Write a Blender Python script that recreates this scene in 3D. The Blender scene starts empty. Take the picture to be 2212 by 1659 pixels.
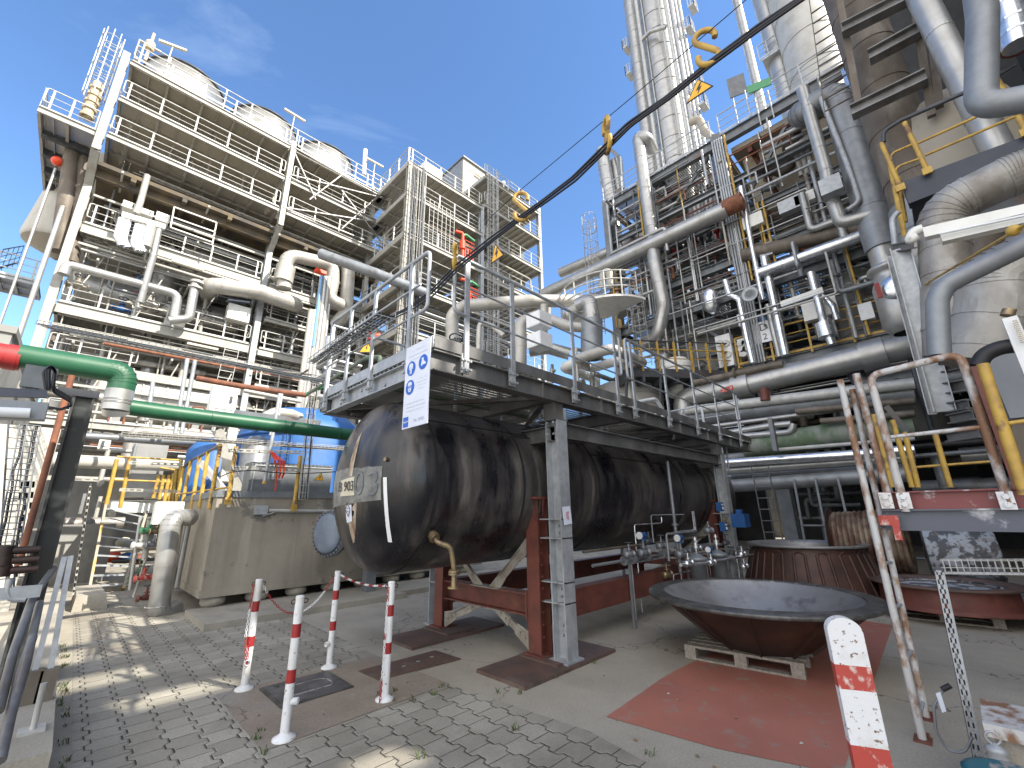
import bpy, math, random
import numpy as np
from mathutils import Vector, Matrix
R_ = math.radians
scene = bpy.context.scene
rnd = random.Random(7)
# ------------------------------------------------------------------ camera
EYE = Vector((0, 0, 1.65)); FPX = 921.7
_p, _ro, _ya = .291345, -.015486, math.pi/4
_w = Vector((math.cos(_p)*math.cos(_ya), math.cos(_p)*math.sin(_ya), math.sin(_p)))
_r = _w.cross(Vector((0, 0, 1))).normalized(); _u = _r.cross(_w)
_c, _s = math.cos(_ro), math.sin(_ro)
CR, CU = _c*_r+_s*_u, -_s*_r+_c*_u
cam_d = bpy.data.cameras.new("camera"); cam = bpy.data.objects.new("camera", cam_d)
scene.collection.objects.link(cam); scene.camera = cam
cam_d.sensor_width = 36; cam_d.lens = 36*FPX/2212; cam_d.clip_start = .05; cam_d.clip_end = 3000
cam.matrix_world = Matrix(((CR.x, CU.x, -_w.x, EYE.x), (CR.y, CU.y, -_w.y, EYE.y), (CR.z, CU.z, -_w.z, EYE.z), (0, 0, 0, 1)))
# ------------------------------------------------------------------ sky and sun
SUN_EL, SUN_DIR = R_(42), Vector((.34, -.94, 0)).normalized()
world = bpy.data.worlds.new("World"); scene.world = world; world.use_nodes = True
nt = world.node_tree; bg = nt.nodes['Background']
sky = nt.nodes.new('ShaderNodeTexSky'); sky.sky_type = 'NISHITA'; sky.sun_disc = False
sky.sun_elevation = SUN_EL; sky.sun_rotation = math.atan2(SUN_DIR.x, SUN_DIR.y)
sky.air_density = .85; sky.dust_density = .05; sky.ozone_density = 3.0; sky.altitude = 100
tc = nt.nodes.new('ShaderNodeTexCoord'); mp = nt.nodes.new('ShaderNodeMapping'); nz = nt.nodes.new('ShaderNodeTexNoise')
mp.inputs['Scale'].default_value = (1.0, 1.7, 2.2); mp.inputs['Rotation'].default_value = (.3, .2, .9)
nz.inputs['Scale'].default_value = 1.7; nz.inputs['Detail'].default_value = 7; nz.inputs['Roughness'].default_value = .62; nz.inputs['Distortion'].default_value = .8
rp = nt.nodes.new('ShaderNodeValToRGB'); rp.color_ramp.elements[0].position = .6; rp.color_ramp.elements[1].position = .86
rp.color_ramp.elements[0].color = (0, 0, 0, 1); rp.color_ramp.elements[1].color = (.13, .13, .13, 1)
mx = nt.nodes.new('ShaderNodeMixRGB'); mx.inputs['Color2'].default_value = (5.6, 6.4, 7.2, 1)
hsv = nt.nodes.new('ShaderNodeHueSaturation'); hsv.inputs['Saturation'].default_value = 1.08
L = nt.links.new
L(tc.outputs['Generated'], mp.inputs['Vector']); L(mp.outputs[0], nz.inputs['Vector']); L(nz.outputs['Fac'], rp.inputs[0])
L(sky.outputs[0], hsv.inputs['Color']); L(hsv.outputs[0], mx.inputs['Color1']); L(rp.outputs[0], mx.inputs['Fac']); 
# bright broken cloud added to the unseen sky behind the camera as fill light
vd = nt.nodes.new('ShaderNodeVectorMath'); vd.operation = 'DOT_PRODUCT'; vd.inputs[1].default_value = (.62, .62, .48); L(tc.outputs['Generated'], vd.inputs[0])
mr = nt.nodes.new('ShaderNodeMapRange'); mr.inputs[1].default_value = .42; mr.inputs[2].default_value = .05; L(vd.outputs['Value'], mr.inputs[0])
n2 = nt.nodes.new('ShaderNodeTexNoise'); n2.inputs['Scale'].default_value = 2.6; n2.inputs['Detail'].default_value = 8; L(tc.outputs['Generated'], n2.inputs['Vector'])
m2 = nt.nodes.new('ShaderNodeMapRange'); m2.inputs[1].default_value = .36; m2.inputs[2].default_value = .52; L(n2.outputs['Fac'], m2.inputs[0])
mm = nt.nodes.new('ShaderNodeMath'); mm.operation = 'MULTIPLY'; L(mr.outputs[0], mm.inputs[0]); L(m2.outputs[0], mm.inputs[1])
mc = nt.nodes.new('ShaderNodeMixRGB'); mc.inputs['Color2'].default_value = (7.4, 7.15, 6.9, 1); L(mm.outputs[0], mc.inputs['Fac']); L(mx.outputs[0], mc.inputs['Color1']); L(mc.outputs[0], bg.inputs['Color'])
bg.inputs['Strength'].default_value = .15
sun_d = bpy.data.lights.new("sun", 'SUN'); sun = bpy.data.objects.new("sun", sun_d); scene.collection.objects.link(sun)
sun_d.energy = 3.9; sun_d.angle = R_(.5); sun_d.color = (1, .935, .82)
sv = Vector((SUN_DIR.x*math.cos(SUN_EL), SUN_DIR.y*math.cos(SUN_EL), math.sin(SUN_EL)))
sun.rotation_euler = sv.to_track_quat('Z', 'Y').to_euler()
scene.view_settings.view_transform = 'Standard'; scene.view_settings.look = 'None'
scene.view_settings.exposure = 1.25
scene.cycles.max_bounces = 6; scene.cycles.diffuse_bounces = 3; scene.cycles.glossy_bounces = 3; scene.cycles.transparent_max_bounces = 12

# ------------------------------------------------------------------ survey: a photo point on a known plane -> a place in the yard
RG = dict(R1=(0, 0, .3333), R2=(553, 219.4, .3307), R3=(0, 493.7, .3307), R4=(493.7, 713.2, .3307), R5=(0, 1042.3, .3716), R6=(438.9, 1097.2, .3386),
          S1=(1097.2, 0, .3307), S2=(1645.8, 0, .3307), S3=(932.6, 493.7, .3307), S4=(1371.5, 384, .3307), S5=(1755.5, 493.7, .3307), S6=(932.6, 932.6, .3307),
          S7=(1371.5, 932.6, .3307), S8=(1700.7, 1042.3, .3716), T1=(0, 877.8, .2645), T2=(548.6, 493.7, .2315), T3=(164.6, 329.2, .2315), T4=(1481.2, 822.9, .2646),
          U1=(548.6, 1316.7, .3968), U2=(384, 822.9, .1984), U3=(1152.1, 603.5, .19836), U4=(1316.7, 274.3, .1984), U5=(1042.4, 219.4, .2315), U6=(1920.1, 603.5, .2646), V=(0, 0, 1))
def P(R, a, b, x=None, y=None, z=None):
    ox, oy, k = RG[R]
    d = CR*((ox+a*k-1106)/FPX)-CU*((oy+b*k-829.5)/FPX)+_w
    t = x/d.x if x is not None else (y/d.y if y is not None else (z-EYE.z)/d.z)
    return EYE+d*t
def PL(R, pts, **k): return [P(R, a, b, **k) for a, b in pts]

# ------------------------------------------------------------------ mesh helpers
def frame(d, up=None):
    d = d.normalized()
    if up is None: up = Vector((0, 0, 1)) if abs(d.z) < .95 else Vector((0, 1, 0))
    s = d.cross(up)
    if s.length < 1e-4: up = Vector((1, 0, 0)); s = d.cross(up)
    s.normalize(); return s, s.cross(d)
class MB:
    def __init__(s): s.v = []; s.f = []; s.sm = []; s.mi = []; s.m = 0
    def add(s, vs, fs, smooth=False):
        o = len(s.v); s.v.extend(tuple(v) for v in vs)
        for f in fs: s.f.append(tuple(i+o for i in f)); s.sm.append(smooth); s.mi.append(s.m)
        return s
    def hexa(s, q): return s.add(q, [(0, 3, 2, 1), (4, 5, 6, 7), (0, 1, 5, 4), (1, 2, 6, 5), (2, 3, 7, 6), (3, 0, 4, 7)])
    def box(s, c, d, rz=0):
        c = Vector(c); hx, hy, hz = d[0]/2, d[1]/2, d[2]/2; m = Matrix.Rotation(rz, 3, 'Z')
        return s.hexa([c+m@Vector(p) for p in ((-hx, -hy, -hz), (hx, -hy, -hz), (hx, hy, -hz), (-hx, hy, -hz), (-hx, -hy, hz), (hx, -hy, hz), (hx, hy, hz), (-hx, hy, hz))])
    def span(s, a, b):   # box from corner to corner
        a = Vector(a); b = Vector(b); return s.box((a+b)/2, (abs(b.x-a.x), abs(b.y-a.y), abs(b.z-a.z)))
    def beam(s, p, q, w, h, up=None):
        p = Vector(p); q = Vector(q); a, u = frame(q-p, up)
        return s.prism([p+a*x+u*y for x, y in ((-w/2, -h/2), (w/2, -h/2), (w/2, h/2), (-w/2, h/2))], q-p)
    def prism(s, poly, vec, smooth=False):
        n = len(poly); vec = Vector(vec); poly = [Vector(p) for p in poly]
        s.add(poly+[p+vec for p in poly], [tuple(range(n))[::-1], tuple(range(n, 2*n))]+[(i, (i+1) % n, n+(i+1) % n, n+i) for i in range(n)], smooth)
        return s
    def sec(s, p, q, outline, up=None):
        p = Vector(p); q = Vector(q); a, u = frame(q-p, up)
        return s.prism([p+a*x+u*y for x, y in outline], q-p)
    def ibeam(s, p, q, h, b, t=.012, tf=.018, up=None):
        H, B, T = h/2, b/2, t/2
        return s.sec(p, q, [(-B, -H), (B, -H), (B, -H+tf), (T, -H+tf), (T, H-tf), (B, H-tf), (B, H), (-B, H), (-B, H-tf), (-T, H-tf), (-T, -H+tf), (-B, -H+tf)], up)
    def chan(s, p, q, h, b, t=.012, up=None):
        H = h/2
        return s.sec(p, q, [(0, -H), (b, -H), (b, -H+t), (t, -H+t), (t, H-t), (b, H-t), (b, H), (0, H)], up)
    def rings(s, ctr, n, cap=True, smooth=True, close=False):
        # ctr: list of (center, a, u, r)
        vs = []; fs = []
        for c, a, u, r in ctr:
            for i in range(n):
                t = 2*math.pi*i/n; vs.append(c+(a*math.cos(t)+u*math.sin(t))*r)
        k = len(ctr)
        for j in range(k-1 if not close else k):
            j2 = (j+1) % k
            for i in range(n): fs.append((j*n+i, j*n+(i+1) % n, j2*n+(i+1) % n, j2*n+i))
        s.add(vs, fs, smooth)
        if cap and not close:
            s.add(vs[:n], [tuple(range(n))[::-1]]); s.add(vs[-n:], [tuple(range(n))])
        return s
    def cyl(s, p, q, r, n=12, r2=None, cap=True):
        p = Vector(p); q = Vector(q); a, u = frame(q-p)
        return s.rings([(p, a, u, r), (q, a, u, r if r2 is None else r2)], n, cap)
    def tube(s, pts, r, n=10, bend=None, seg=5, band=0, bw=.05, cap=True):
        pts = [Vector(p) for p in pts]; bend = 1.6*r if bend is None else bend
        path = [pts[0]]; kink = []
        for i in range(1, len(pts)-1):
            a, b, c = pts[i-1], pts[i], pts[i+1]; d1 = (b-a).normalized(); d2 = (c-b).normalized()
            ang = d1.angle(d2, 0)
            if ang < .03: path.append(b); continue
            t = min(bend*math.tan(min(ang, 2.9)/2), (b-a).length*.49, (c-b).length*.49)
            for j in range(seg+1):
                q = j/seg; path.append((b-d1*t).lerp(b, q).lerp(b.lerp(b+d2*t, q), q)); kink.append(len(path)-1)
        path.append(pts[-1])
        ctr = []; a, u = frame(path[1]-path[0])
        for i, p in enumerate(path):
            if i == 0: d = path[1]-path[0]
            elif i == len(path)-1: d = path[-1]-path[-2]
            else: d = (path[i+1]-p).normalized()+(p-path[i-1]).normalized()
            if d.length < 1e-9: d = Vector((0, 0, 1))
            d.normalize(); a = (a-d*a.dot(d)); a = a.normalized() if a.length > 1e-5 else frame(d)[0]; u = a.cross(d)
            ctr.append((p, a.copy(), u.copy(), r))
        s.rings(ctr, n, cap)
        if band:
            for i in range(len(path)-1):
                p, q = path[i], path[i+1]; l = (q-p).length
                if l < 1e-6: continue
                d = (q-p)/l; a, u = frame(d)
                if l > band*.6:
                    k = max(1, int(l/band))
                    for j in range(k):
                        c = p+d*(l*(j+.5)/k); s.rings([(c-d*bw/2, a, u, r), (c-d*bw/2, a, u, r*1.025+.002), (c+d*bw/2, a, u, r*1.025+.002), (c+d*bw/2, a, u, r)], n, False, False)
            for i in kink:
                p, a, u, _ = ctr[i]; d = a.cross(u); e = max(.012, r*.05)
                s.rings([(p-d*e, a, u, r), (p-d*e, a, u, r*1.02+.002), (p+d*e, a, u, r*1.02+.002), (p+d*e, a, u, r)], n, False, False)
        return s
    def lathe(s, o, axis, prof, n=24, smooth=True, cap=False):
        o = Vector(o); axis = Vector(axis).normalized(); a, u = frame(axis)
        return s.rings([(o+axis*h, a, u, max(r, 1e-4)) for r, h in prof], n, cap, smooth)
    def torus(s, c, axis, R, r, n=20, m=6, a0=0, a1=2*math.pi):
        c = Vector(c); axis = Vector(axis).normalized(); a, u = frame(axis); full = abs(a1-a0-2*math.pi) < 1e-3
        pts = [a0+(a1-a0)*i/n for i in range(n if full else n+1)]
        ctr = []
        for t in pts:
            d = a*math.cos(t)+u*math.sin(t); ctr.append((c+d*R, d, axis, r))
        return s.rings(ctr, m, not full, True, full)
    def ball(s, c, r, n=12, sz=1):
        return s.lathe(Vector(c)-Vector((0, 0, r*sz)), (0, 0, 1), [(r*math.sin(math.pi*i/8), r*sz*(1-math.cos(math.pi*i/8))) for i in range(9)], n)
    def bolt(s, c, d, r=.016, h=.02):
        return s.cyl(c, Vector(c)+Vector(d).normalized()*h, r, 6)
col = scene.collection
ORG = {}
def link(o): col.objects.link(o); return o
def tag(o, label=None, cat=None, group=None, kind=None):
    if label: o['label'] = label
    if cat: o['category'] = cat
    if group: o['group'] = group
    if kind: o['kind'] = kind
    return o
def build(mb, name, mat, parent=None, label=None, cat=None, group=None, kind=None):
    me = bpy.data.meshes.new(name)
    V = np.array(mb.v, dtype=float).reshape(-1, 3)
    if parent is not None: o0 = ORG[parent.name]
    else:
        lo, hi = V.min(0), V.max(0); o0 = Vector(((lo[0]+hi[0])/2, (lo[1]+hi[1])/2, lo[2]))
        if kind == 'structure': o0 = Vector((0, 0, 0))
    me.from_pydata((V-np.array(o0)).tolist(), [], mb.f)
    me.polygons.foreach_set('use_smooth', mb.sm)
    mats = mat if isinstance(mat, (list, tuple)) else [mat]
    for m in mats: me.materials.append(m)
    if len(mats) > 1: me.polygons.foreach_set('material_index', mb.mi)
    me.update()
    o = link(bpy.data.objects.new(name, me)); ORG[o.name] = o0
    if parent is not None: o.parent = parent
    else: o.location = o0
    return tag(o, label, cat, group, kind)
def thing(name, label, cat, loc, group=None, kind=None):
    o = link(bpy.data.objects.new(name, None)); o.location = loc; ORG[o.name] = Vector(loc); o.empty_display_size = .2
    return tag(o, label, cat, group, kind)
V3 = lambda x, y, z: Vector((x, y, z))

# ------------------------------------------------------------------ materials
def mat(name, c, rough=.6, metal=0, c2=None, ns=4, nd=5, lo=.4, hi=.65, stretch=(1, 1, 1), bump=0, bs=None, c3=None, ns3=1.2, lo3=.5, hi3=.7, spec=.5, rv=0):
    m = bpy.data.materials.new(name); m.use_nodes = True; t = m.node_tree; b = t.nodes['Principled BSDF']
    b.inputs['Roughness'].default_value = rough; b.inputs['Metallic'].default_value = metal
    b.inputs['Specular IOR Level'].default_value = spec
    b.inputs['Base Color'].default_value = (*c, 1)
    g = t.nodes.new('ShaderNodeNewGeometry'); mp = t.nodes.new('ShaderNodeMapping'); mp.inputs['Scale'].default_value = stretch
    t.links.new(g.outputs['Position'], mp.inputs['Vector'])
    def noise(sc, det):
        n = t.nodes.new('ShaderNodeTexNoise'); n.inputs['Scale'].default_value = sc; n.inputs['Detail'].default_value = det; n.inputs['Roughness'].default_value = .62
        t.links.new(mp.outputs[0], n.inputs['Vector']); return n
    def ramp(n, a, b_, k='Fac'):
        r = t.nodes.new('ShaderNodeMapRange'); r.inputs[1].default_value = a; r.inputs[2].default_value = b_; t.links.new(n.outputs[k], r.inputs[0]); return r
    out = None
    if c2:
        n = noise(ns, nd); r = ramp(n, lo, hi); x = t.nodes.new('ShaderNodeMixRGB'); x.inputs[1].default_value = (*c, 1); x.inputs[2].default_value = (*c2, 1)
        t.links.new(r.outputs[0], x.inputs[0]); out = x
        if c3:
            n3 = noise(ns3, 6); r3 = ramp(n3, lo3, hi3); x3 = t.nodes.new('ShaderNodeMixRGB'); t.links.new(x.outputs[0], x3.inputs[1]); x3.inputs[2].default_value = (*c3, 1)
            t.links.new(r3.outputs[0], x3.inputs[0]); out = x3
        t.links.new(out.outputs[0], b.inputs['Base Color'])
        if rv:
            rr = t.nodes.new('ShaderNodeMapRange'); rr.inputs[3].default_value = rough-rv; rr.inputs[4].default_value = rough+rv; t.links.new(n.outputs['Fac'], rr.inputs[0]); t.links.new(rr.outputs[0], b.inputs['Roughness'])
    if bump:
        nb = noise(bs or ns*3, 5); bp = t.nodes.new('ShaderNodeBump'); bp.inputs['Strength'].default_value = bump; bp.inputs['Distance'].default_value = .02
        t.links.new(nb.outputs['Fac'], bp.inputs['Height']); t.links.new(bp.outputs[0], b.inputs['Normal'])
    return m
G = {}
G['galv'] = mat('galvanised_steel', (.33, .35, .37), .5, .35, (.47, .49, .51), 9, 4, .35, .7, bump=.05, c3=(.24, .25, .27), ns3=2.2, lo3=.52, hi3=.8)
G['galvlight'] = mat('pale_galvanised_steel', (.4, .39, .355), .6, .15, (.3, .29, .26), 3, 5, .4, .7, c3=(.24, .205, .16), ns3=1.2, lo3=.6, hi3=.88)
G['rail'] = mat('rail_steel', (.5, .5, .48), .5, .2, (.38, .38, .36), 5)
G['clad'] = mat('aluminium_cladding', (.42, .42, .41), .36, .6, (.33, .33, .325), 2.5, 5, .4, .7, bump=.06, bs=5, c3=(.28, .26, .22), ns3=1.1, lo3=.58, hi3=.82, rv=.1)
G['cladlight'] = mat('bright_pipe_cladding', (.46, .445, .41), .48, .25, (.36, .345, .31), 1.6, 6, .42, .75, bump=.04, c3=(.3, .265, .21), ns3=.9, lo3=.56, hi3=.84)
G['cladgrey'] = mat('weathered_grey_cladding', (.27, .29, .31), .5, .45, (.2, .21, .23), 2.5, 6, .4, .65, bump=.06, c3=(.16, .14, .12), ns3=1.5, lo3=.55, hi3=.75)
G['chrome'] = mat('new_bright_cladding', (.8, .82, .85), .25, .85, (.6, .62, .66), 6, 3)
G['brown'] = mat('stained_brown_lagging', (.15, .125, .1), .62, .2, (.085, .066, .052), 1.3, 7, .42, .7, (1, 1, .5), .08, 14, c3=(.21, .185, .155), ns3=2.3, lo3=.5, hi3=.7)
G['beigeduct'] = mat('dusty_beige_duct', (.36, .345, .32), .5, .35, (.2, .175, .15), 1.7, 8, .44, .68, (1, 1, .7), .05, 16, c3=(.46, .45, .43), ns3=3.2, lo3=.52, hi3=.72)
G['dark'] = mat('dark_steel', (.05, .055, .065), .5, .2, (.085, .09, .1), 4, c3=(.12, .075, .05), ns3=1.7, lo3=.56, hi3=.8)
G['steel'] = mat('grey_painted_steel', (.13, .145, .16), .5, .1, (.19, .205, .22), 3, c3=(.17, .1, .065), ns3=1.6, lo3=.58, hi3=.76)
G['olive'] = mat('dull_grey_column_steel', (.17, .18, .165), .55, .3, (.26, .27, .26), 6, 5, .4, .7, c3=(.12, .11, .095), ns3=1.6, lo3=.5, hi3=.8, bump=.05)
G['rust'] = mat('rust_red_primer', (.16, .048, .034), .6, .05, (.1, .034, .026), 5, 6, .4, .65, bump=.08, c3=(.21, .09, .05), ns3=2.2, lo3=.56, hi3=.75)
G['rustorange'] = mat('orange_rust', (.25, .095, .05), .8, 0, (.13, .055, .035), 5, 7)
G['rustpaint'] = mat('flaking_white_paint_over_rust', (.5, .5, .5), .6, .05, (.22, .115, .065), 5.5, 9, .48, .58, (1, 1, .55), .2, c3=(.32, .22, .15), ns3=13, lo3=.55, hi3=.65)
G['darkrust'] = mat('dark_rusty_cast_iron', (.045, .024, .019), .5, .3, (.085, .04, .028), 3, 7, .4, .66, bump=.1, c3=(.035, .026, .024), ns3=1.3, lo3=.5, hi3=.7)
G['bowlin'] = mat('blue_grey_worn_metal', (.21, .21, .215), .42, .4, (.28, .28, .285), 2.2, 8, .38, .66, bump=.05, c3=(.13, .12, .125), ns3=3.5, lo3=.54, hi3=.7)
G['rim'] = mat('dark_worn_rim', (.07, .068, .066), .45, .5, (.15, .145, .14), 6, 8, .4, .65, c3=(.3, .29, .27), ns3=14, lo3=.62, hi3=.7)
G['white'] = mat('white_paint', (.74, .75, .76), .5, 0, (.62, .62, .61), 5, 6, .45, .8)
G['offwhite'] = mat('white_cabinet', (.76, .76, .72), .5, 0, (.62, .6, .55), 3, 5, .45, .8)
G['worn'] = mat('worn_white_paint', (.72, .73, .74), .5, 0, (.34, .29, .22), 16, 9, .6, .66, bump=.1, c3=(.5, .48, .42), ns3=3, lo3=.5, hi3=.8)
G['redp'] = mat('red_paint', (.34, .022, .022), .5, 0, (.24, .02, .02), 8, 6, c3=(.42, .2, .18), ns3=20, lo3=.66, hi3=.7)
G['wornred'] = mat('worn_red_paint', (.42, .06, .045), .55, 0, (.68, .6, .55), 14, 9, .55, .66, (1, 1, .7), .1)
G['orange'] = mat('red_orange_paint', (.75, .07, .02), .45)
G['yellow'] = mat('yellow_paint', (.5, .32, .06), .5, 0, (.34, .21, .055), 6, 7, .45, .65, c3=(.16, .09, .05), ns3=5, lo3=.57, hi3=.66)
G['green'] = mat('green_pipe_paint', (.012, .085, .04), .45, 0, (.022, .11, .055), 2.5, 6, c3=(.06, .11, .075), ns3=5, lo3=.6, hi3=.8, bump=.04)
G['valvegreen'] = mat('pale_green_paint', (.08, .3, .14), .5)
G['mossgreen'] = mat('faded_green_pipe', (.085, .14, .075), .6, 0, (.2, .22, .19), 3, 7, .42, .62, (1, 1, .6))
G['blue'] = mat('blue_tank_paint', (.022, .11, .33), .5, 0, (.04, .14, .38), 1.5, 6, c3=(.06, .16, .38), ns3=4, lo3=.58, hi3=.8, bump=.03)
G['blueb'] = mat('blue_instrument_paint', (.012, .07, .22), .4, 0, (.02, .09, .26), 6)
G['black'] = mat('black_rubber', (.015, .015, .018), .55)
G['cable'] = mat('black_cable', (.012, .013, .02), .4)
G['wall'] = mat('grey_wall_cladding', (.3, .3, .29), .7, 0, (.2, .2, .19), .9, 7, .4, .7, (1, 1, .5), c3=(.36, .34, .3), ns3=3)
G['darkwall'] = mat('shade_dark_wall', (.032, .034, .037), .8, 0, (.055, .055, .056), 1.1, 6)  # near black: the deep shade behind the rack is put into this colour
G['panel'] = mat('beige_duct_panel', (.34, .3, .24), .6, .1, (.38, .34, .28), 1.2, 6, .4, .7, c3=(.3, .22, .15), ns3=2, lo3=.6, hi3=.75)
G['whitewall'] = mat('white_sheet_wall', (.5, .48, .43), .6, 0, (.42, .4, .35), 1, 6, .4, .7, (1, 1, .4), c3=(.4, .36, .28), ns3=2, lo3=.58, hi3=.8)
G['wood'] = mat('weathered_pallet_wood', (.3, .275, .24), .85, 0, (.18, .155, .125), 6, 8, .4, .66, (1, 7, 4), .25)
G['plate'] = mat('rusty_floor_plate', (.135, .082, .066), .65, .2, (.085, .062, .055), 4, 7, .4, .65, bump=.12, c3=(.2, .17, .145), ns3=1.6, lo3=.56, hi3=.78)
G['manhole'] = mat('dark_cover_steel', (.09, .085, .09), .5, .4, (.16, .15, .15), 6, 7, bump=.1, c3=(.3, .28, .26), ns3=4, lo3=.6, hi3=.68)
G['glass'] = mat('pale_lamp_cover', (.75, .78, .8), .2)
G['brass'] = mat('weathered_brass', (.42, .32, .18), .4, .7, (.2, .15, .1), 8)
G['paper'] = mat('yellowed_paper', (.55, .5, .38), .7, 0, (.62, .58, .48), 9)
G['ink'] = mat('dark_lettering', (.03, .03, .035), .6)
G['inkblue'] = mat('faded_blue_ink', (.42, .47, .6), .6)
G['signblue'] = mat('sign_blue', (.01, .1, .5), .45)
G['signwhite'] = mat('sign_white', (.66, .7, .8), .5, 0, (.6, .64, .74), 3)
G['signyellow'] = mat('sign_yellow', (.8, .42, .03), .5)
G['camo'] = mat('flaking_grey_drum_paint', (.36, .39, .44), .6, 0, (.08, .085, .095), 6, 6, .47, .53, c3=(.2, .17, .15), ns3=9, lo3=.55, hi3=.65)
# ---- special materials
class NT:
    def __init__(s, name, rough=.8, metal=0):
        s.m = bpy.data.materials.new(name); s.m.use_nodes = True; s.t = s.m.node_tree; s.b = s.t.nodes['Principled BSDF']
        s.b.inputs['Roughness'].default_value = rough; s.b.inputs['Metallic'].default_value = metal
        g = s.t.nodes.new('ShaderNodeNewGeometry'); s.pos = g.outputs['Position']
        sp = s.t.nodes.new('ShaderNodeSeparateXYZ'); s.l(s.pos, sp.inputs[0]); s.x, s.y, s.z = sp.outputs
    def l(s, a, b): s.t.links.new(a, b)
    def M(s, op, a, b=0.0, c=0.0):
        n = s.t.nodes.new('ShaderNodeMath'); n.operation = op
        for i, v in enumerate((a, b, c)):
            if isinstance(v, (int, float)): n.inputs[i].default_value = v
            else: s.l(v, n.inputs[i])
        return n.outputs[0]
    def noise(s, sc, det=5, st=(1, 1, 1), ro=.6):
        mp = s.t.nodes.new('ShaderNodeMapping'); mp.inputs['Scale'].default_value = st; s.l(s.pos, mp.inputs[0])
        n = s.t.nodes.new('ShaderNodeTexNoise'); n.inputs['Scale'].default_value = sc; n.inputs['Detail'].default_value = det; n.inputs['Roughness'].default_value = ro
        s.l(mp.outputs[0], n.inputs['Vector']); return n.outputs['Fac']
    def rng(s, v, a, b, c=0, d=1):
        n = s.t.nodes.new('ShaderNodeMapRange')
        for i, q in enumerate((a, b, c, d)): n.inputs[i+1].default_value = q
        s.l(v, n.inputs[0]); return n.outputs[0]
    def mix(s, f, a, b):
        n = s.t.nodes.new('ShaderNodeMixRGB')
        for i, v in enumerate((f, a, b)):
            if isinstance(v, tuple): n.inputs[i].default_value = (*v, 1)
            elif isinstance(v, (int, float)): n.inputs[i].default_value = v
            else: s.l(v, n.inputs[i])
        return n.outputs[0]
    def bump(s, h, st=.5, dist=.01):
        n = s.t.nodes.new('ShaderNodeBump'); n.inputs['Strength'].default_value = st; n.inputs['Distance'].default_value = dist; s.l(h, n.inputs['Height']); s.l(n.outputs[0], s.b.inputs['Normal'])
    def color(s, c): s.l(c, s.b.inputs['Base Color']); return s.m

def concrete(name, a, b, stain, crack=True, sc=1.0, fine=60):
    n = NT(name, .85)
    c = n.mix(n.rng(n.noise(.9*sc, 8), .35, .68), a, b)
    c = n.mix(n.rng(n.noise(.33*sc, 7, (1.6, .8, 1)), .5, .72), c, stain)
    c = n.mix(n.rng(n.noise(fine, 3), .35, .7, 0, .28), c, (.07, .065, .06))
    c = n.mix(n.rng(n.noise(14, 6), .6, .7, 0, .35), c, (.38, .37, .34))
    if crack:
        v = n.t.nodes.new('ShaderNodeTexVoronoi'); v.feature = 'DISTANCE_TO_EDGE'; v.inputs['Scale'].default_value = .42
        w = n.t.nodes.new('ShaderNodeVectorMath'); w.operation = 'ADD'; wn = n.t.nodes.new('ShaderNodeTexNoise'); wn.inputs['Scale'].default_value = 2.5; wn.inputs['Detail'].default_value = 6
        n.l(n.pos, wn.inputs['Vector']); n.l(n.pos, w.inputs[0]); n.l(wn.outputs['Color'], w.inputs[1]); n.l(w.outputs[0], v.inputs['Vector'])
        c = n.mix(n.rng(v.outputs['Distance'], .001, .006, .75, 0), c, (.05, .045, .04))
    n.bump(n.noise(fine*1.5, 4), .35, .006)
    return n.color(c)
G['conc'] = concrete('yard_concrete', (.33, .3, .245), (.42, .385, .32), (.22, .2, .165))
G['patch'] = concrete('coarse_brown_concrete', (.24, .195, .15), (.3, .25, .2), (.28, .27, .25), True, 2.2, 38)
G['contc0'] = concrete('stained_container_concrete', (.36, .325, .265), (.27, .245, .2), (.15, .135, .115), False, 1.3)
n = NT('streaked_basin_concrete', .85)
c = n.mix(n.rng(n.noise(1.1, 8), .35, .68), (.35, .315, .255), (.26, .235, .19)); c = n.mix(n.rng(n.noise(2.6, 7, (1, 1, .1), .65), .48, .7, 0, .6), c, (.17, .15, .125)); c = n.mix(n.rng(n.noise(3.4, 6, (1, 1, .08), .65), .56, .7, 0, .6), c, (.44, .41, .35))
c = n.mix(n.rng(n.noise(1.7, 9, (1, 1, 1), .72), .58, .63, 0, .65), c, (.1, .095, .09)); c = n.mix(n.rng(n.noise(60, 3), .35, .7, 0, .25), c, (.08, .07, .06)); n.bump(n.noise(50, 5), .35, .006); G['contc'] = n.color(c)
G['kerb'] = concrete('pale_kerb_concrete', (.4, .37, .31), (.32, .3, .25), (.22, .2, .17), False, 2)
n = NT('red_ground_paint', .65)
c = n.mix(n.rng(n.noise(1.1, 7), .4, .7), (.38, .145, .105), (.31, .12, .09)); c = n.mix(n.rng(n.noise(5, 9), .55, .66, 0, .75), c, (.28, .22, .18))
n.bump(n.noise(70, 4), .2, .005); G['redground'] = n.color(c)
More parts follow.
